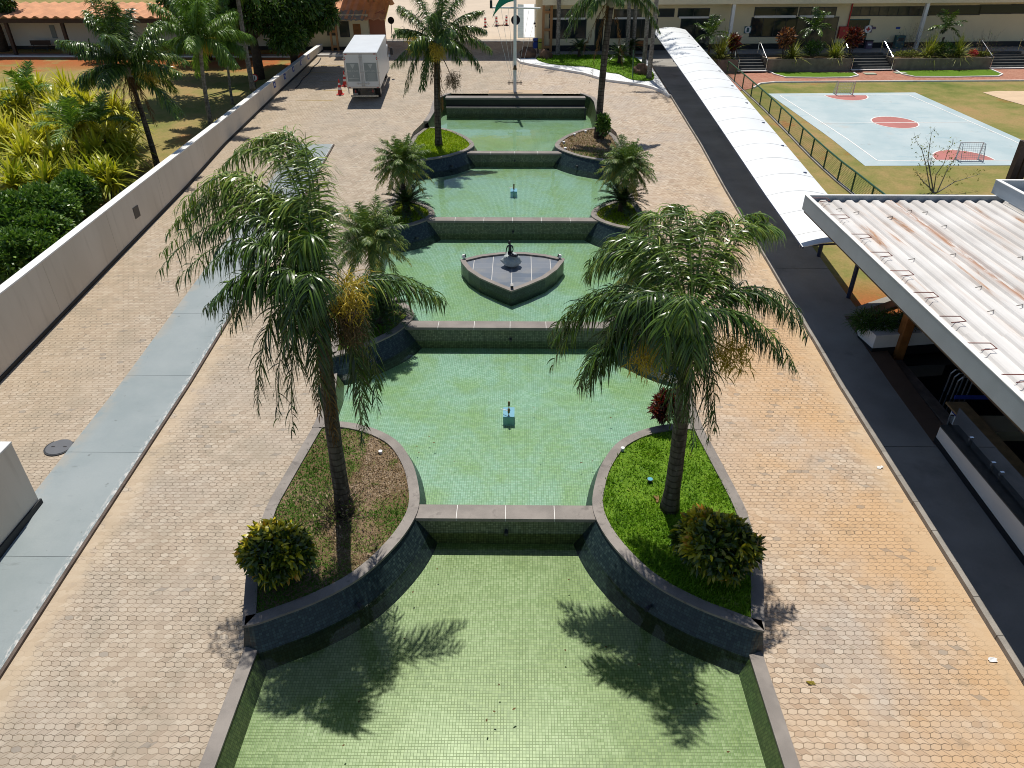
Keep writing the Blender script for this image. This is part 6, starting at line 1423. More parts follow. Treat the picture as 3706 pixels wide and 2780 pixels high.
# full court: right corner from the two edges
e=(RR-TR); k=((BL[0]-BL[0])); 
f_=(BR-BL); # intersection of right edge and bottom edge
den=e[0]*f_[1]-e[1]*f_[0]; tt=((BL[0]-TR[0])*f_[1]-(BL[1]-TR[1])*f_[0])/den; BRc=TR+e*tt
COURT=[TL,TR,BRc,BL]
gridpoly([BL,BRc,TR,TL],.014,mat['court'],'sports_court',14)
def line(A,B,w,h,mt='line'):
    A=np.array(A[:2]);B=np.array(B[:2]); d=(B-A)/np.linalg.norm(B-A); nrm=np.array((-d[1],d[0]))*w/2
    return [A-nrm,B-nrm,B+nrm,A+nrm]
iTL,iTR,iBL,iM0,iM1=c4((100,822),(1200,815),(935,1380),(460,1060),(1735,1050)); iR=c4((2195,1255))[0]; iB=c4((2195,1378))[0]
e=iR-iTR; f_=iB-iBL; den=e[0]*f_[1]-e[1]*f_[0]; tt=((iBL[0]-iTR[0])*f_[1]-(iBL[1]-iTR[1])*f_[0])/den; iBR=iTR+e*tt
m=MB()
def addline(m,A,B,w=.08,h=.022,n=8):
    q=line(A,B,w,h); 
    for i in range(n):
        a=q[0]*(1-i/n)+q[1]*(i/n); b=q[0]*(1-(i+1)/n)+q[1]*((i+1)/n); c=q[3]*(1-(i+1)/n)+q[2]*((i+1)/n); d=q[3]*(1-i/n)+q[2]*(i/n)
        m.add([(p[0],p[1],zg(p[0],p[1])+h) for p in (a,b,c,d)],[(0,1,2,3)])
mid=lambda A,B:(np.array(A)+np.array(B))/2
for A,B in ((iTL,iTR),(iTR,iBR),(iBL,iBR),(iTL,iBL),(iM0,iM1)): addline(m,A,B)
cc=c4((1085,1052))[0]; cx0=c4((880,1038))[0]; cx1=c4((1292,1062))[0]; rad=np.linalg.norm(cx1[:2]-cx0[:2])/2*.98
def arcpts(c,r,a0,a1,n=28): return [np.array((c[0]+r*math.cos(a0+(a1-a0)*i/n),c[1]+r*math.sin(a0+(a1-a0)*i/n))) for i in range(n+1)]
def arcline(m,c,r,a0,a1,w=.08,h=.022):
    P=arcpts(c,r,a0,a1); 
    for a,b in zip(P[:-1],P[1:]): addline(m,a,b,w,h,1)
arcline(m,cc,rad,0,2*math.pi)
g0=mid(*c4((485,822),(838,818))); g1=mid(*c4((1437,1375),(1940,1372))); r0=np.linalg.norm(c4((485,822))[0][:2]-c4((838,818))[0][:2])/2; r1_=np.linalg.norm(c4((1437,1375))[0][:2]-c4((1940,1372))[0][:2])/2
arcline(m,g0,r0,math.pi,2*math.pi); arcline(m,g1,r1_,0,math.pi)
struct('court_lines',m,mat['line'],keep=True)
def fan(c,r,a0,a1,h):
    P=arcpts(c,r-.03,a0,a1); m=MB()
    for a,b in zip(P[:-1],P[1:]): m.add([(p[0],p[1],zg(p[0],p[1])+h) for p in (np.array(c[:2]),a,b)],[(0,1,2)])
    return m
for c,r,a0,a1 in ((cc,rad,0,2*math.pi),(g0,r0,math.pi,2*math.pi),(g1,r1_,0,math.pi)): struct('court_circle',fan(c,r,a0,a1,.018),mat['court_red'],keep=True)
def goal(c,w,dirn,lab,dx):
    t=thing('goal',lab,'goal',(c[0],c[1],zg(*c[:2])),'goals on the sports court'); x,y,z=c[0],c[1],zg(*c[:2])+.02; h=.92; d=.55*dirn
    m=MB(); m.tube([(x-w/2,y,z),(x-w/2,y,z+h),(x+w/2,y,z+h),(x+w/2,y,z)],.04,8); obj('frame',m,mat['goal_paint' if dirn>0 else 'white'],t)
    m=MB(); m.tube([(x-w/2,y,z+.03),(x-w/2,y+d,z+.03),(x+w/2,y+d,z+.03),(x+w/2,y,z+.03)],.025,6); m.tube([(x-w/2,y,z+h),(x-w/2,y+d*.45,z+h-.02),(x-w/2,y+d,z+.03)],.018,6); m.tube([(x+w/2,y,z+h),(x+w/2,y+d*.45,z+h-.02),(x+w/2,y+d,z+.03)],.018,6); obj('base_frame',m,mat['steel'],t)
    m=MB(); A=[(x-w/2,y+d*.4,z+h),(x+w/2,y+d*.4,z+h),(x+w/2,y+d,z),(x-w/2,y+d,z)]; m.add(A,[(0,1,2,3)],[[(0,1),(w,1),(w,0),(0,0)]]); 
    for sx in (-w/2,w/2): m.add([(x+sx,y,z),(x+sx,y+d,z),(x+sx,y+d*.4,z+h),(x+sx,y,z+h)],[(0,1,2,3)],[[(0,0),(.55,0),(.2,.9),(0,.9)]])
    obj('net',m,mat['net'],t)
ga=mid(*c4((580,818),(722,818))); goal(ga,np.linalg.norm(c4((580,818))[0]-c4((722,818))[0]),1,'small white goal at the far end of the blue court',0)
ga=mid(*c4((1607,1372),(1795,1370))); goal(ga,np.linalg.norm(c4((1607,1372))[0]-c4((1795,1370))[0]),-1,'small white goal at the near end of the blue court',0)
# red brick path and its kerbs, grass islands in front of the planters
P=[gp(*q) for q in r2((-700,1500),(320,1180),(600,1105))]+[gp(*q) for q in r3((0,1297),(2212,1285))]
up=[wp(s,dpl-.05,0)[:2] for s in (62,40,20,9.4)]
low=[np.array((13.5,54.5)),np.array((15.8,55.5)),P[1][:2],(P[1][:2]*.35+P[2][:2]*.65)+np.array((-.5,.15)),P[2][:2],P[3][:2],P[4][:2],wp(62,dpl+4.3,0)[:2]]
poly=[np.array((12.62,54.0))]+low+up+[np.array((12.62,66.0))]
lx=np.array([12.62]+[p[0] for p in low]); ly=np.array([54.0]+[p[1] for p in low]); ux=np.array([p[0] for p in up][::-1]); uy=np.array([p[1] for p in up][::-1])
V=[];Fs=[]; xs=[12.62,13.5,14.2,15,15.8,16.6,17.2,17.9,18.4,19,19.6,20.2,21,22,24,27,30,35,40,48,60]
for x in xs:
    a=float(np.interp(x,lx,ly)); b=float(np.interp(x,ux,uy))
    for j in range(7): y=a+(b-a)*j/6; V.append((x,y,zg(x,y)+.03))
for i in range(len(xs)-1):
    for j in range(6): a=i*7+j; Fs.append((a,a+7,a+8,a+1))
m=MB(); m.add(V,Fs); struct('path',m,mat['brick'],keep=True)
def curb(P,w,h,label,mt='white_top'):
    m=MB(); 
    for a,b in zip(P[:-1],P[1:]): m.beam((a[0],a[1],zg(*a[:2])+h-.06),(b[0],b[1],zg(*b[:2])+h-.06),w,.12)
    o=obj('kerb',m,mat[mt]); tag(o,label,'kerb'); return o
curb(low[2:],.12,.10,'long white kerb between the red path and the court lawn')
gi=[gp(*q) for q in r2((530,965),(590,1000),(750,1045),(1200,1050),(1600,1045),(1715,1020),(1650,980))]; flatpoly(gi,.06,mat['green_soil'],'lawn'); curb(gi,.12,.11,'white kerb round the grass strip before the middle stone box')
gi=[gp(*q) for q in r3((180,1128),(280,1190),(480,1230),(1100,1232),(1800,1220),(1865,1190),(1690,1115))]; flatpoly(gi,.06,mat['green_soil'],'lawn'); curb(gi,.12,.11,'white kerb round the grass strip before the long stone box')
S_=[gp(*q) for q in ff(2780,0,2.37,[(1840,795),(1950,783),(2400,783),(2400,960),(2195,905),(2000,850)])]; flatpoly(S_,.02,mat['sand'],'sand')
for (u,v),lab in (((870,638),'pale square slab in the red path before the stairs'),((1130,630),'pale square slab at the corner of the grass strip')):
    p=c4((u,v))[0]; m=MB(); m.bb(p[0]-.45,p[0]+.45,p[1]-.35,p[1]+.35,p[2]+.03,p[2]+.07); o=obj('slab',m,speck('pale_green_slab',(.33,.37,.28),.1)); tag(o,lab,'slab')
# chain link fence
FB=[(16.44,51.5),(16.42,49.2),(16.36,46.9),(16.3,44.6),(16.28,42.4),(16.3,40.5),(16.36,38.6),(16.46,36.8),(16.62,35.3),(16.8,33.5),(17.0,31.7)]
FB=[(16.45+(y-51.5)*0,y) for y in (61.0,58.6,56.2,53.8,51.5)]+FB[1:]
t=thing('chain_link_fence','green chain link fence running between the white canopy and the blue court','fence',(16.5,45,2.0))
TOPH=1.05
for (x,y) in FB:
    m=MB(); z=zg(x,y); m.cyl((x,y),.045,z-.1,z+TOPH+.02,8); obj('post',m,mat['green_metal'],t)
m=MB(); m.tube([(x,y,zg(x,y)+TOPH) for x,y in FB],.045,6); obj('top_rail',m,mat['green_metal'],t)
m=MB(); m.wallstrip(FB,[zg(x,y)+.05 for x,y in FB],[zg(x,y)+TOPH for x,y in FB]); obj('wire_mesh',m,mat['mesh'],t)
m=MB()
for a,b in zip(FB[:-1],FB[1:]): m.beam((a[0],a[1],zg(*a)+.02),(b[0],b[1],zg(*b)+.02),.16,.12)
obj('footing',m,mat['dark_conc'],t)
# bare young tree
b=gp(*ff(2780,0,2.37,[(1420,1655)])[0]); t=thing('bare_tree','nearly leafless young tree on the lawn in front of the blue court','tree',b); m=MB(); TP=[]
for (pts) in ([(1360,1600),(1350,1400),(1320,1290),(1265,1200)],[(1410,1600),(1370,1380),(1385,1250),(1400,1145)],[(1420,1620),(1440,1500),(1510,1400),(1545,1290),(1580,1240)],[(1480,1640),(1530,1470),(1580,1390),(1640,1300)],[(1400,1610),(1330,1560),(1270,1480)],[(1500,1640),(1600,1560),(1700,1530),(1800,1500)],[(1400,1560),(1385,1430),(1410,1330)]):
    W=[yp(*q,b[1]+.25*(i-1)*(1 if pts[0][0]>1420 else -.6)) for i,q in enumerate(ff(2780,0,2.37,pts))]; W[0]=(W[0]+b)/2
    m.tube([b]+W,[.045,.032]+list(np.linspace(.022,.008,len(W)-1)),6); TP+=W[1:]
    for w0 in W[1:]:
        for _ in range(3): m.tube([w0,w0+np.array((random.uniform(-.3,.3),random.uniform(-.3,.3),random.uniform(.05,.35)))],[.008,.003],4)
obj('trunk',m,mat['trunk_pale'],t); B=np.array(TP); B=B[rng.integers(0,len(B),260)]+rng.normal(0,.16,(260,3)); d=unit(rng.normal(0,1,(260,3))); obj('leaves',strips(B,d,unit(np.cross(d,rng.normal(0,1,(260,3)))),.12,.04,.3,2),mat['spiky'],t)

# ================================================================== CANOPY OVER THE WALKWAY
t=thing('canopy','long white arched canopy over the dark walkway','canopy',(11.6,40,2.0))
X0C=10.28
def arch(n=14): return [(X0C+2.57*i/n, .20*math.sin(math.pi*i/n)+.04*(i/n)) for i in range(n+1)]
CZ=[(float(q[1]),float(q[2])) for q in (xp(u,v,X0C) for u,v in ((2904.5,894),(2767,700),(2611,468),(2493,295),(2377,131)))]; CZ.append((63.0,CZ[-1][1]+.25)); YC0=CZ[0][0]
cz=lambda y:itp(CZ,y)
ys=list(np.arange(YC0,61.5,.95)); m=MB(); A=arch(); n=len(A); V=[];Fs=[]
for y in ys:
    for (x,h) in A: V.append((x,y,cz(y)+h))
for j in range(len(ys)-1):
    for i in range(n-1): Fs.append((j*n+i,j*n+i+1,(j+1)*n+i+1,(j+1)*n+i))
m.add(V,Fs); V2=[(v[0],v[1],v[2]-.03) for v in V]; m.add(V2,[f[::-1] for f in Fs])
for j in range(len(ys)-1):
    for i in (0,n-1): b_=len(m.v); m.add([V[j*n+i],V[(j+1)*n+i],V2[(j+1)*n+i],V2[j*n+i]],[(0,1,2,3)])
for j in (0,len(ys)-1):
    for i in range(n-1): m.add([V[j*n+i],V[j*n+i+1],V2[j*n+i+1],V2[j*n+i]],[(0,1,2,3)])
obj('roof_sheet',m,mat['canopy'],t,smooth=True)
y=YC0+.95
while y<61:
    m=MB(); m.tube([(x,y,cz(y)+h+.0) for x,h in A],.011,5); obj('rib',m,mat['canopy_rib'],t); y+=1.9
m=MB(); m.tube([(X0C+.02,y,cz(y)-.03) for y in ys],.035,6); m.tube([(X0C+2.55,y,cz(y)+.0) for y in ys],.035,6); obj('edge_tube',m,mat['navy'],t)
y=YC0+.25
while y<61:
    m=MB(); z=cz(y); m.cyl((12.58,y),.085,zg(12.58,y)-.05,z+.12,10); obj('post',m,mat['navy'],t)
    m=MB(); m.tube([(x,y,z+h-.09) for x,h in A],.05,6); m.tube([(X0C+.2,y,z-.06),(11.4,y,z+.0),(12.58,y,z+.02)],.035,6); obj('arch_beam',m,mat['navy'],t); y+=3.4

# ================================================================== PAVILION WITH CORRUGATED ROOF (right)
ZT=4.9; XF=zp(2915,706,ZT)[0]
Y0=-4.0
Y1=zp(2915,706,ZT)[1]
zbot=xp(2902,755,XF)[2]
t=thing('pavilion','open pavilion with a stained white corrugated roof and pale blue metal fascia','pavilion',(14,12,0))
XR=zp(2780+1900/2.37,700+8/2.37,ZT)[0]
m=MB(); m.bb(XF-.012,XF+.03,Y0,Y1,zbot,ZT); 
obj('fascia',m,mat['fascia'],t)
m=MB(); m.bb(XF-.016,XF+.12,Y0,Y1+.02,ZT,ZT+.02); m.bb(XF+.12,40,Y1-.07,Y1+.02,ZT-.005,ZT+.02); obj('fascia_cap',m,mat['white'],t)
m=MB(); m.bb(XF+.031,40,Y1-.02,Y1+.01,zbot,ZT-.006); obj('end_fascia',m,mat['fascia'],t)
# corrugated sheets running along Y, three overlapping lengths
wave=.47
def corr(mb,x0,x1,y0,y1,z):
    n=int(round((x1-x0)/wave*12)); V=[];Fs=[]
    for i in range(n+1):
        x=x0+(x1-x0)*i/n; ph=((x-x0)/wave)%1.0
        # trapezoid wave: wide low valley, steep sides, narrow crest
        tri=abs(ph-.5)*2; h=min(1,max(0,(tri-.28)/.34)); h=.0+.095*(h*h*(3-2*h))
        V+=[(x,y0,z+h),(x,y1,z+h),(x,y0,z+h-.02),(x,y1,z+h-.02)]
    for i in range(n): a=4*i; Fs+=[(a,a+4,a+5,a+1),(a+2,a+3,a+7,a+6),(a,a+2,a+6,a+4),(a+1,a+5,a+7,a+3)]
    mb.add(V,Fs)
m=MB(); xs0=XF+.14
corr(m,xs0,xs0+wave*16,14.9,Y1-.16,ZT-.22); corr(m,xs0,xs0+wave*5,8.3,15.1,ZT-.195); corr(m,xs0+wave*5,xs0+wave*16,10.6,15.12,ZT-.19); corr(m,xs0,xs0+wave*5,Y0,8.5,ZT-.17); corr(m,xs0+wave*5,xs0+wave*16,Y0,10.8,ZT-.165)
obj('roof',m,mat['roof'],t)
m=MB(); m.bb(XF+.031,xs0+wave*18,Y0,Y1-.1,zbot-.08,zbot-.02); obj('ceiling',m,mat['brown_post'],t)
for q in [(415,45),(560,190),(735,355),(895,510),(1065,670),(1265,855),(1485,1060),(1735,1290),(2030,1560)]:
    p=zp(2780+q[0]/2.37,700+q[1]/2.37,ZT); y=p[1]; m=MB(); m.tube([(XF+.1,y,ZT+.02),(XF+.62,y,ZT+.02),(XF+.66,y-.22,ZT+.0),(XF+.3,y-.24,ZT-.03)],.013,5); obj('gutter_bracket',m,flat('rusty_iron',(.2,.06,.045),.7),t)
# loose curled straps on the roof
m=MB()
for _ in range(26):
    x=xs0+wave*(.5+random.randint(1,12)); y=random.uniform(11,Y1-1); z=ZT-.18; m.tube([(x-.12,y,z+.02),(x+.05,y+.02,z+.05),(x+.12,y+.1,z+.03)],.012,5)
obj('tie_wire',m,mat['dead'] if 0 else flat('grey_wire',(.2,.18,.16),.7),t)
# second roof level with white parapet
p=zp(*ff(3480,480,5.186,[(540,1140)])[0],ZT); tp_=yp(*ff(3480,480,5.186,[(620,888)])[0],p[1]); q=zp(3706,700+170/2.37,ZT+0.0)
t=thing('parapet_roof','higher white parapet box with its own corrugated roof at the right edge','roof',(p[0]+3,p[1]-4,ZT-.3))
zt2=tp_[2]; xw=p[0]+.02
m=MB(); m.bb(xw,xw+.05,Y0,p[1],ZT+.02,zt2); m.bb(xw+.05,40,p[1]-.05,p[1],ZT+.02,zt2); obj('parapet',m,mat['fascia'],t)
m=MB(); m.bb(xw-.01,xw+.14,Y0,p[1]+.01,zt2,zt2+.02); m.bb(xw+.14,40,p[1]-.1,p[1]+.01,zt2,zt2+.02); obj('coping',m,mat['white'],t)
m=MB(); corr(m,xw+.3,xw+.3+wave*1.6*10,Y0,p[1]-.5,zt2-.38); obj('roof',m,mat['white'],t)
# brown post behind
a=[yp(*q,p[1]+1.2) for q in ff(3480,480,5.186,[(990,870),(1160,210)])]; t=thing('timber_post','dark brown twin timber post rising behind the white parapet','post',(a[0][0],a[0][1],1.8))
for dx in (-.14,.14):
    m=MB(); x=a[0][0]+dx; m.bb(x-.11,x+.11,a[0][1]-.12,a[0][1]+.12,1.5,a[1][2]+.1); obj('timber',m,mat['brown_post'],t)
# pavilion interior
fl=.5
b=gp(*ff(2780,700,2.37,[(1085,1388)])[0]); t0=bpy.data.objects['pavilion']
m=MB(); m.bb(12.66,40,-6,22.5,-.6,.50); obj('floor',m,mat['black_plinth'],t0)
m=MB(); m.bev(b[0]-.0,b[0]+.32,b[1]-.05,b[1]+.3,zg(12.6,b[1])-.2,zbot-.1,.02); obj('column',m,mat['wood'],t0)
m=MB(); m.bev(b[0]-.0,b[0]+.32,4.0,4.35,0,zbot-.1,.02); obj('column',m,mat['wood'],t0)
m=MB(); m.bb(19.5,19.7,-4,22,.5,zbot-.1); m.bb(14.8,19.49,22.9,23.1,1.2,zbot-.1); obj('back_and_blocker_wall',m,mat['black_plinth'],t0)  # back wall, plus an unseen end wall added to darken the pool's reflections
# white planter with hanging fern
t=thing('white_planter','white planter box with dark foot and bushy fern under the pavilion roof','planter',(13.0,21.6,.6))
zb_=zg(11.9,21.3)+.1; PA=[(11.93,21.9),(11.93,21.0),(12.3,20.9),(15.2,21.15),(15.2,22.4),(12.2,22.5)]
g=[gp(*q) for q in ff(2780,700,2.37,[(755,1260),(862,1390),(1440,1345)])]
PA=[(g[0][0],g[0][1]),(g[1][0]+.05,g[1][1]),(g[2][0]+.6,g[2][1]+.1),(g[2][0]+.6,g[2][1]+1.35),(g[0][0]+.1,g[0][1]+.3)]
if area(PA)<0: PA=PA[::-1]
tz=yp(*ff(2780,700,2.37,[(900,1222)])[0],g[1][1])[2]
m=MB(); m.prism(PA,zb_+.16,tz); obj('box',m,mat['white'],t)
m=MB(); m.prism(offset(PA,.015),zb_-.2,zb_+.16); obj('foot',m,mat['black_plinth'],t)
cx,cy=np.mean([p[0] for p in PA]),np.mean([p[1] for p in PA])
o=obj('fern',merge([blob_leaves((cx-.9,cy+.05,tz+.1),(.85,.6,.42),1500,.34,.02,'x' and .9,.4,.5,3,8,flatb=.8),blob_leaves((cx+.5,cy+.1,tz+.05),(1.2,.6,.3),1500,.32,.02,.9,.4,.4,3,8,flatb=.8)]),mat['fern']); tag(o,'bushy light green fern spilling over the white planter box','fern')
# dark pool, low white wall, counters
m=MB(); m.bb(13.05,16.5,16.6,20.7,.50,.53); o=obj('water',m,mat['dark_water']); o['kind']='structure'
m=MB(); m.bb(12.66,13.05,12,20.9,.50,.60); m.bb(14.75,14.95,16.6,20.7,.531,.58); o=obj('stone_kerb',m,mat['kerb_edge']); tag(o,'brown stone kerb round the dark indoor pool beside the walkway','kerb')
w0=gp(*ff(2780,1400,2.37,[(1405,500)])[0]); XW=w0[0]+.02; tpw=yp(*ff(2780,1400,2.37,[(1455,340)])[0],w0[1])
t=thing('low_wall','low white wall with black foot and dark top along the walkway','wall',(XW,8,0))
zw=tpw[2]
m=MB(); V=[];Fs=[]
wallbox(m,XW,XW+.18,[-2,w0[1]],lambda y:-.3,lambda y:zw); obj('panel',m,mat['cream'] if 0 else speck('white_panel',(.66,.64,.60),.05,.8,.6),t)
m=MB(); m.bb(XW-.01,XW+.34,-2,w0[1]+.01,zw,zw+.04); obj('coping',m,stone_dark,t)
m=MB(); V=[]; wallbox(m,XW-.02,XW-.003,[-2,0,4,8.9,11.5,w0[1]],lambda y:zg(10,y)-.1,lambda y:zg(10,y)+.30); obj('plinth',m,mat['black_plinth'],t)
# glass balustrade with chrome clamps and reception counter
gl=[xp(3340+q[0]/4.61,1400+q[1]/4.61,XW+.25) for q in ((425,640),(735,1030),(1100,1440),(1240,1600))]
t=thing('glass_balustrade','glass balustrade with chrome clamps on the low white wall','balustrade',(XW+.25,8,zw))
for p in gl:
    m=MB(); m.bb(XW+.20,XW+.30,p[1]-.03,p[1]+.03,zw+.04,zw+.36); obj('clamp',m,mat['chrome'],t)
m=MB(); m.add([(XW+.25,2,zw+.1),(XW+.25,w0[1]-.1,zw+.1),(XW+.25,w0[1]-.1,zw+.72),(XW+.25,2,zw+.72)],[(0,1,2,3)]); obj('pane',m,mat['glass_clear'],t)
XK=XW+.85
a=xp(3340+505/4.61,1400+330/4.61,XK); 
t=thing('reception_counter','white reception counter with brown granite top and blue stripe','counter',(XK,7,.5)); zk=a[2]
wm=speck('grey_white_laminate',(.78,.79,.76),.05,.8,.5)
m=MB(); m.bb(XK,XK+.1,10.9,a[1],.5,zk-.1); m.bb(XK,XK+.1,2,10.8,.5,zk-.1); obj('front',m,wm,t)
m=MB(); m.bb(XK-.02,XK-.003,2,a[1]-.05,zk-.16,zk-.10); obj('blue_stripe',m,flat('blue_trim',(.015,.04,.28),.4),t)
m=MB(); m.bb(XK-.05,XK+.55,2,a[1]+.3,zk-.09,zk-.03); obj('top',m,speck('brown_granite_top',(.30,.20,.10),.35,4.0,.3,.5),t)
m=MB(); m.bb(XK+.7,XK+3.0,a[1]-.9,a[1]-.1,.5,zk-.25); o=obj('cabinet',m,speck('beige_cabinet',(.33,.30,.2),.05)); tag(o,'beige cabinet behind the reception counter','cabinet')
m=MB(); m.bb(XK+2.2,XK+2.3,a[1]-4.5,a[1]-1.5,.5,zk+.2); o=obj('partition',m,wm); tag(o,'grey white partition panel behind the counter, under the fascia','partition')
m=MB(); m.beam((XK+.3,a[1]+.5,zk),(XK+3.2,a[1]+.5,zk),.05,.12); o=obj('handrail',m,flat('blue_trim_rail',(.015,.04,.28),.4)); tag(o,'blue rail with yellow top beyond the reception counter','rail')
# bike rack of bent tubes
q=[zp(3437,1435,.55)]; yq=q[0][1]
t=thing('tube_rack','bent chrome tube rack standing beside the dark pool','rack',(q[0][0],yq,.5))
x=q[0][0]-.1
for k in range(3):
    yk=yq-.1+.22*k; m=MB(); m.tube([(x+.1,yk,.5),(x+.1,yk,1.2),(x+.2,yk,1.33),(x+.45,yk,1.33),(x+.55,yk,1.2),(x+.55,yk,.5)],.022,8); obj('hoop',m,mat['steel'],t)
# low kerb triangle and shade wall by the planter
A_=[gp(*q_) for q_ in ff(2780,700,2.37,[(745,1065),(1040,905)])]
m=MB(); m.beam((A_[0][0]+.1,A_[0][1]+.05,A_[0][2]+.1),(A_[0][0]+3.6,A_[0][1]+1.9,A_[0][2]+.25),.3,.5); o=obj('garden_wall',m,mat['dark_conc']); tag(o,'low grey garden wall between the bare soil and the white planter','wall')

# ================================================================== ROUND PALM BED BY THE WALKWAY
CUR=[gp(*q) for q in ff(1860,0,2.37,[(30,520),(60,545),(150,565),(300,590),(450,615),(600,640),(800,700),(1000,725),(1120,745),(1200,765),(1280,800),(1335,838)])]
cur=[p[:2] for p in CUR]
bed=cur+[np.array((10.3,53.5)),np.array((10.3,63.6)),np.array((9.0,63.9)),np.array((0.2,63.4)),np.array((-.15,63.0))]
m=MB(); P=[(p[0],p[1]) for p in bed]
if area(P)<0: P=P[::-1]
m.prism(P,[zg(0,p[1])-.1 for p in P],[zg(0,p[1])+.10 for p in P]); struct('pebble_bed',m,mat['pebble'],keep=True)
m=MB()
for a,b in zip(cur[:-1],cur[1:]): m.beam((a[0],a[1],zg(0,a[1])+.05),(b[0],b[1],zg(0,b[1])+.05),.16,.22)
o=obj('kerb',m,mat['white']); tag(o,'white painted curving kerb along the pebble bed','kerb')
gl=[gp(*q) for q in ff(1860,0,2.37,[(190,515),(300,560),(500,580),(640,590),(800,635),(900,650),(1000,695),(1130,708),(1195,695),(1190,640),(1100,560),(1000,500),(700,492),(350,488)])]
P=[p[:2] for p in gl]
if area(P)<0: P=P[::-1]
Pp=catmull(P,3,True)
m=MB(); m.prism(Pp,[zg(0,p[1])+.05 for p in Pp],[zg(0,p[1])+.17 for p in Pp]); struct('lawn',m,mat['green_soil'],keep=True)
Q=ptsin(Pp,9000); g=blades(Q,np.array([zg(0,y)+.16 for y in Q[:,1]]),.13,.06,(25,85),.6,1,var=np.clip(.25+.5*vnoise(Q,.8,21)+rng.normal(0,.12,len(Q)),0,1)); o=obj('bed_grass',g,mat['grass']); tag(o,'bright grass inside the white pebble bed','grass',kind='stuff')
for (u,v),r_,lab,sd in (((120,505),(.62,.5,.62),'brown boulder at the left tip of the pebble bed',5),((275,520),(.5,.42,.55),'rounded brown boulder on the grass, second from the left',6),((1090,655),(.68,.5,.52),'broad brown boulder in front of the slim palms at the right',8)):
    p=gp(*ff(1860,0,2.37,[(u,v)])[0]); boulder('boulder',(p[0],p[1]+.2,p[2]+.28),r_,lab,mat['brown_rock'],sd)
for (u,v),(ut,vt),lab in (((375,490),(385,0),'slim pale palm trunk at the left of the pebble bed'),((965,500),(985,0),'slim pale palm trunk behind the drooping brown frond'),((1015,490),(1045,0),'slim pale palm trunk just right of the drooping brown frond'),((1110,600),(1150,0),'slim pale palm trunk rising behind the broad boulder'),((1155,690),(1225,0),'slim pale palm trunk in front, right of the broad boulder')):
    p=gp(*ff(1860,0,2.37,[(u,v)])[0]); tpv=yp(*ff(1860,0,2.37,[(ut,vt)])[0],p[1]); hz=11.0; lx=(tpv[0]-p[0])*(hz-p[2])/(tpv[2]-p[2])
    top=np.array((p[0]+lx,p[1],hz)); queen_palm(p,hz,ringf(top,11,2.6,-35,70,rng.random()*6,arch=.3,vv=.45),lab,r=(.17,.14),lean=(lx,0),trunkmat='trunk_pale',ll=.55,lw=.05,nl=26,name='slim_palm',group='slim palms in the pebble bed',lift=.2)
for (u,v),r_,lab in (((560,505),1.05,'cycad at the left of the palm bed'),((900,560),1.2,'bright cycad in the middle of the palm bed'),((1000,490),1.0,'cycad behind the slim palms of the palm bed')):
    p=gp(*ff(1860,0,2.37,[(u,v)])[0]); cycad(p+np.array((0,0,.1)),.7,r_,lab,n=26)
p=gp(*ff(1860,0,2.37,[(1018,690)])[0]); tpv=yp(*ff(1860,0,2.37,[(1025,430)])[0],p[1]); m=MB(); m.tube([p,tpv],.04,6); o=obj('thin_post',m,mat['green_metal']); tag(o,'thin dark green post at the front of the palm bed','post')
p=gp(*ff(1860,0,2.37,[(742,430)])[0]); tpv=yp(*ff(1860,0,2.37,[(752,190)])[0],p[1]); m=MB(); m.tube([p,tpv],.05,6); o=obj('thin_post',m,mat['steel']); tag(o,'thin pale pole by the dark doorway behind the palm bed','post')

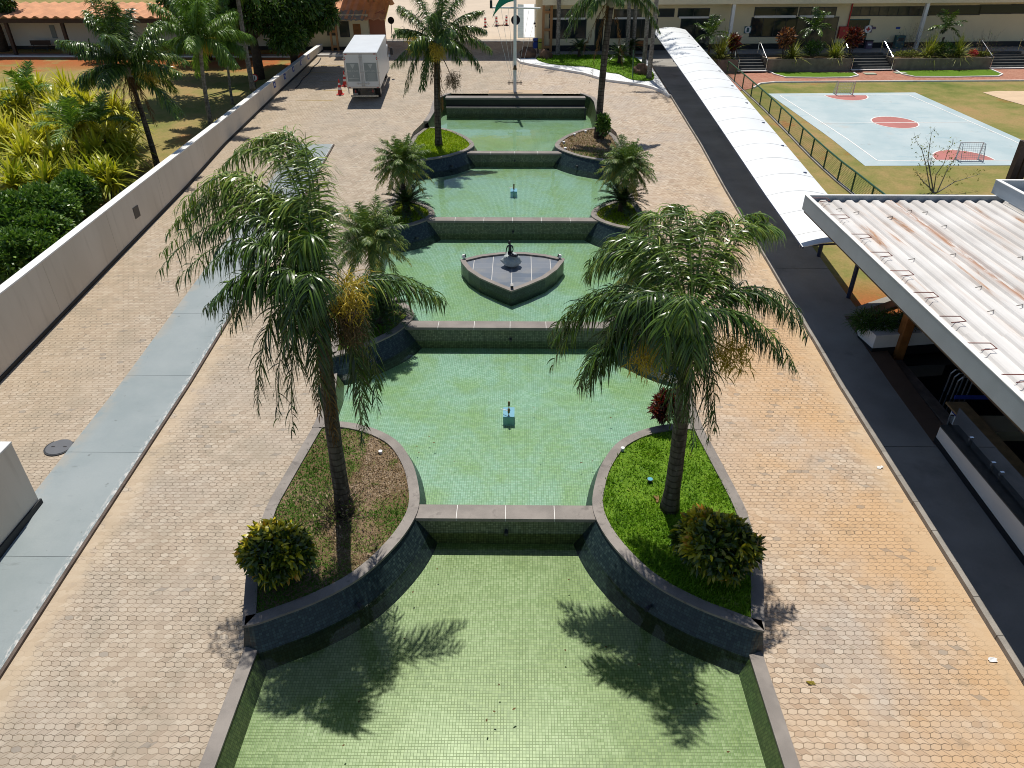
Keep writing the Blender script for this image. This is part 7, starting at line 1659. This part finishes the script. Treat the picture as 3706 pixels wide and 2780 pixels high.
# ================================================================== SMALL LITTER ON THE PAVING
for (u,v),mt,lab in ((ff(2780,1400,2.37,[(955,695)])[0],'white_top','white scrap of litter beside the walkway kerb'),(ff(1860,700,2.37,[(2050,893)])[0],'dead','curled dry leaf alone on the right paving'),(ff(2780,2080,2.37,[(1925,735)])[0],'white','crumpled clear plastic scrap near the bottom right corner'),(ff(2780,2080,2.37,[(365,930)])[0],'flower','small yellow leaf beside the nearest pool edge on the right'),(ff(930,0,2.37,[(1140,663)])[0],'dead','brown leaf scrap on the paving right of the truck')):
    p=gp(u,v); V=[];Fs=[]; g=np.random.default_rng(int(u))
    for j in range(4):
        for i in range(4): V.append((p[0]+(i-1.5)*.055+g.normal(0,.015),p[1]+(j-1.5)*.03+g.normal(0,.01),p[2]+.012+abs(g.normal(0,.02))))
    for j in range(3):
        for i in range(3): Fs.append((j*4+i,j*4+i+1,j*4+i+5,j*4+i+4))
    m=MB(); m.add(V,Fs); o=obj('litter',m,mat[mt]); tag(o,lab,'litter')

# ================================================================== CAMERA, SUN, SKY
cam=bpy.data.cameras.new('Camera'); co=bpy.data.objects.new('Camera',cam); COL.objects.link(co); scene.camera=co
co.matrix_world=Matrix(((RT[0],UP[0],-FW[0],CAM[0]),(RT[1],UP[1],-FW[1],CAM[1]),(RT[2],UP[2],-FW[2],CAM[2]),(0,0,0,1)))
cam.sensor_fit='HORIZONTAL'; cam.sensor_width=36; cam.lens=F/3706*36; cam.clip_start=.1; cam.clip_end=3000
SD=Vector((-.05,.41,1.0)).normalized()
sun=bpy.data.lights.new('Sun','SUN'); sun.energy=SUN_E; sun.angle=R(.53); sun.color=(1,.95,.87); so=bpy.data.objects.new('Sun',sun); COL.objects.link(so); so.rotation_euler=(-SD).to_track_quat('-Z','Y').to_euler(); so.location=(0,0,60)
w=bpy.data.worlds.new('World'); scene.world=w; w.use_nodes=True; nt=w.node_tree; bg=nt.nodes['Background']; sk=nt.nodes.new('ShaderNodeTexSky'); sk.sky_type='NISHITA'; sk.sun_disc=False; sk.sun_elevation=math.asin(SD.z); sk.sun_rotation=math.atan2(SD.x,SD.y); sk.altitude=900; nt.links.new(sk.outputs[0],bg.inputs[0]); bg.inputs[1].default_value=SKY_E
vs=scene.view_settings; vs.view_transform='Standard'; vs.look='None'; vs.exposure=EXPO; vs.gamma=1; vs.use_curve_mapping=False
scene.cycles.max_bounces=8; scene.cycles.transparent_max_bounces=16; scene.cycles.sample_clamp_indirect=4.0; scene.cycles.use_denoising=True; scene.cycles.filter_width=1.0
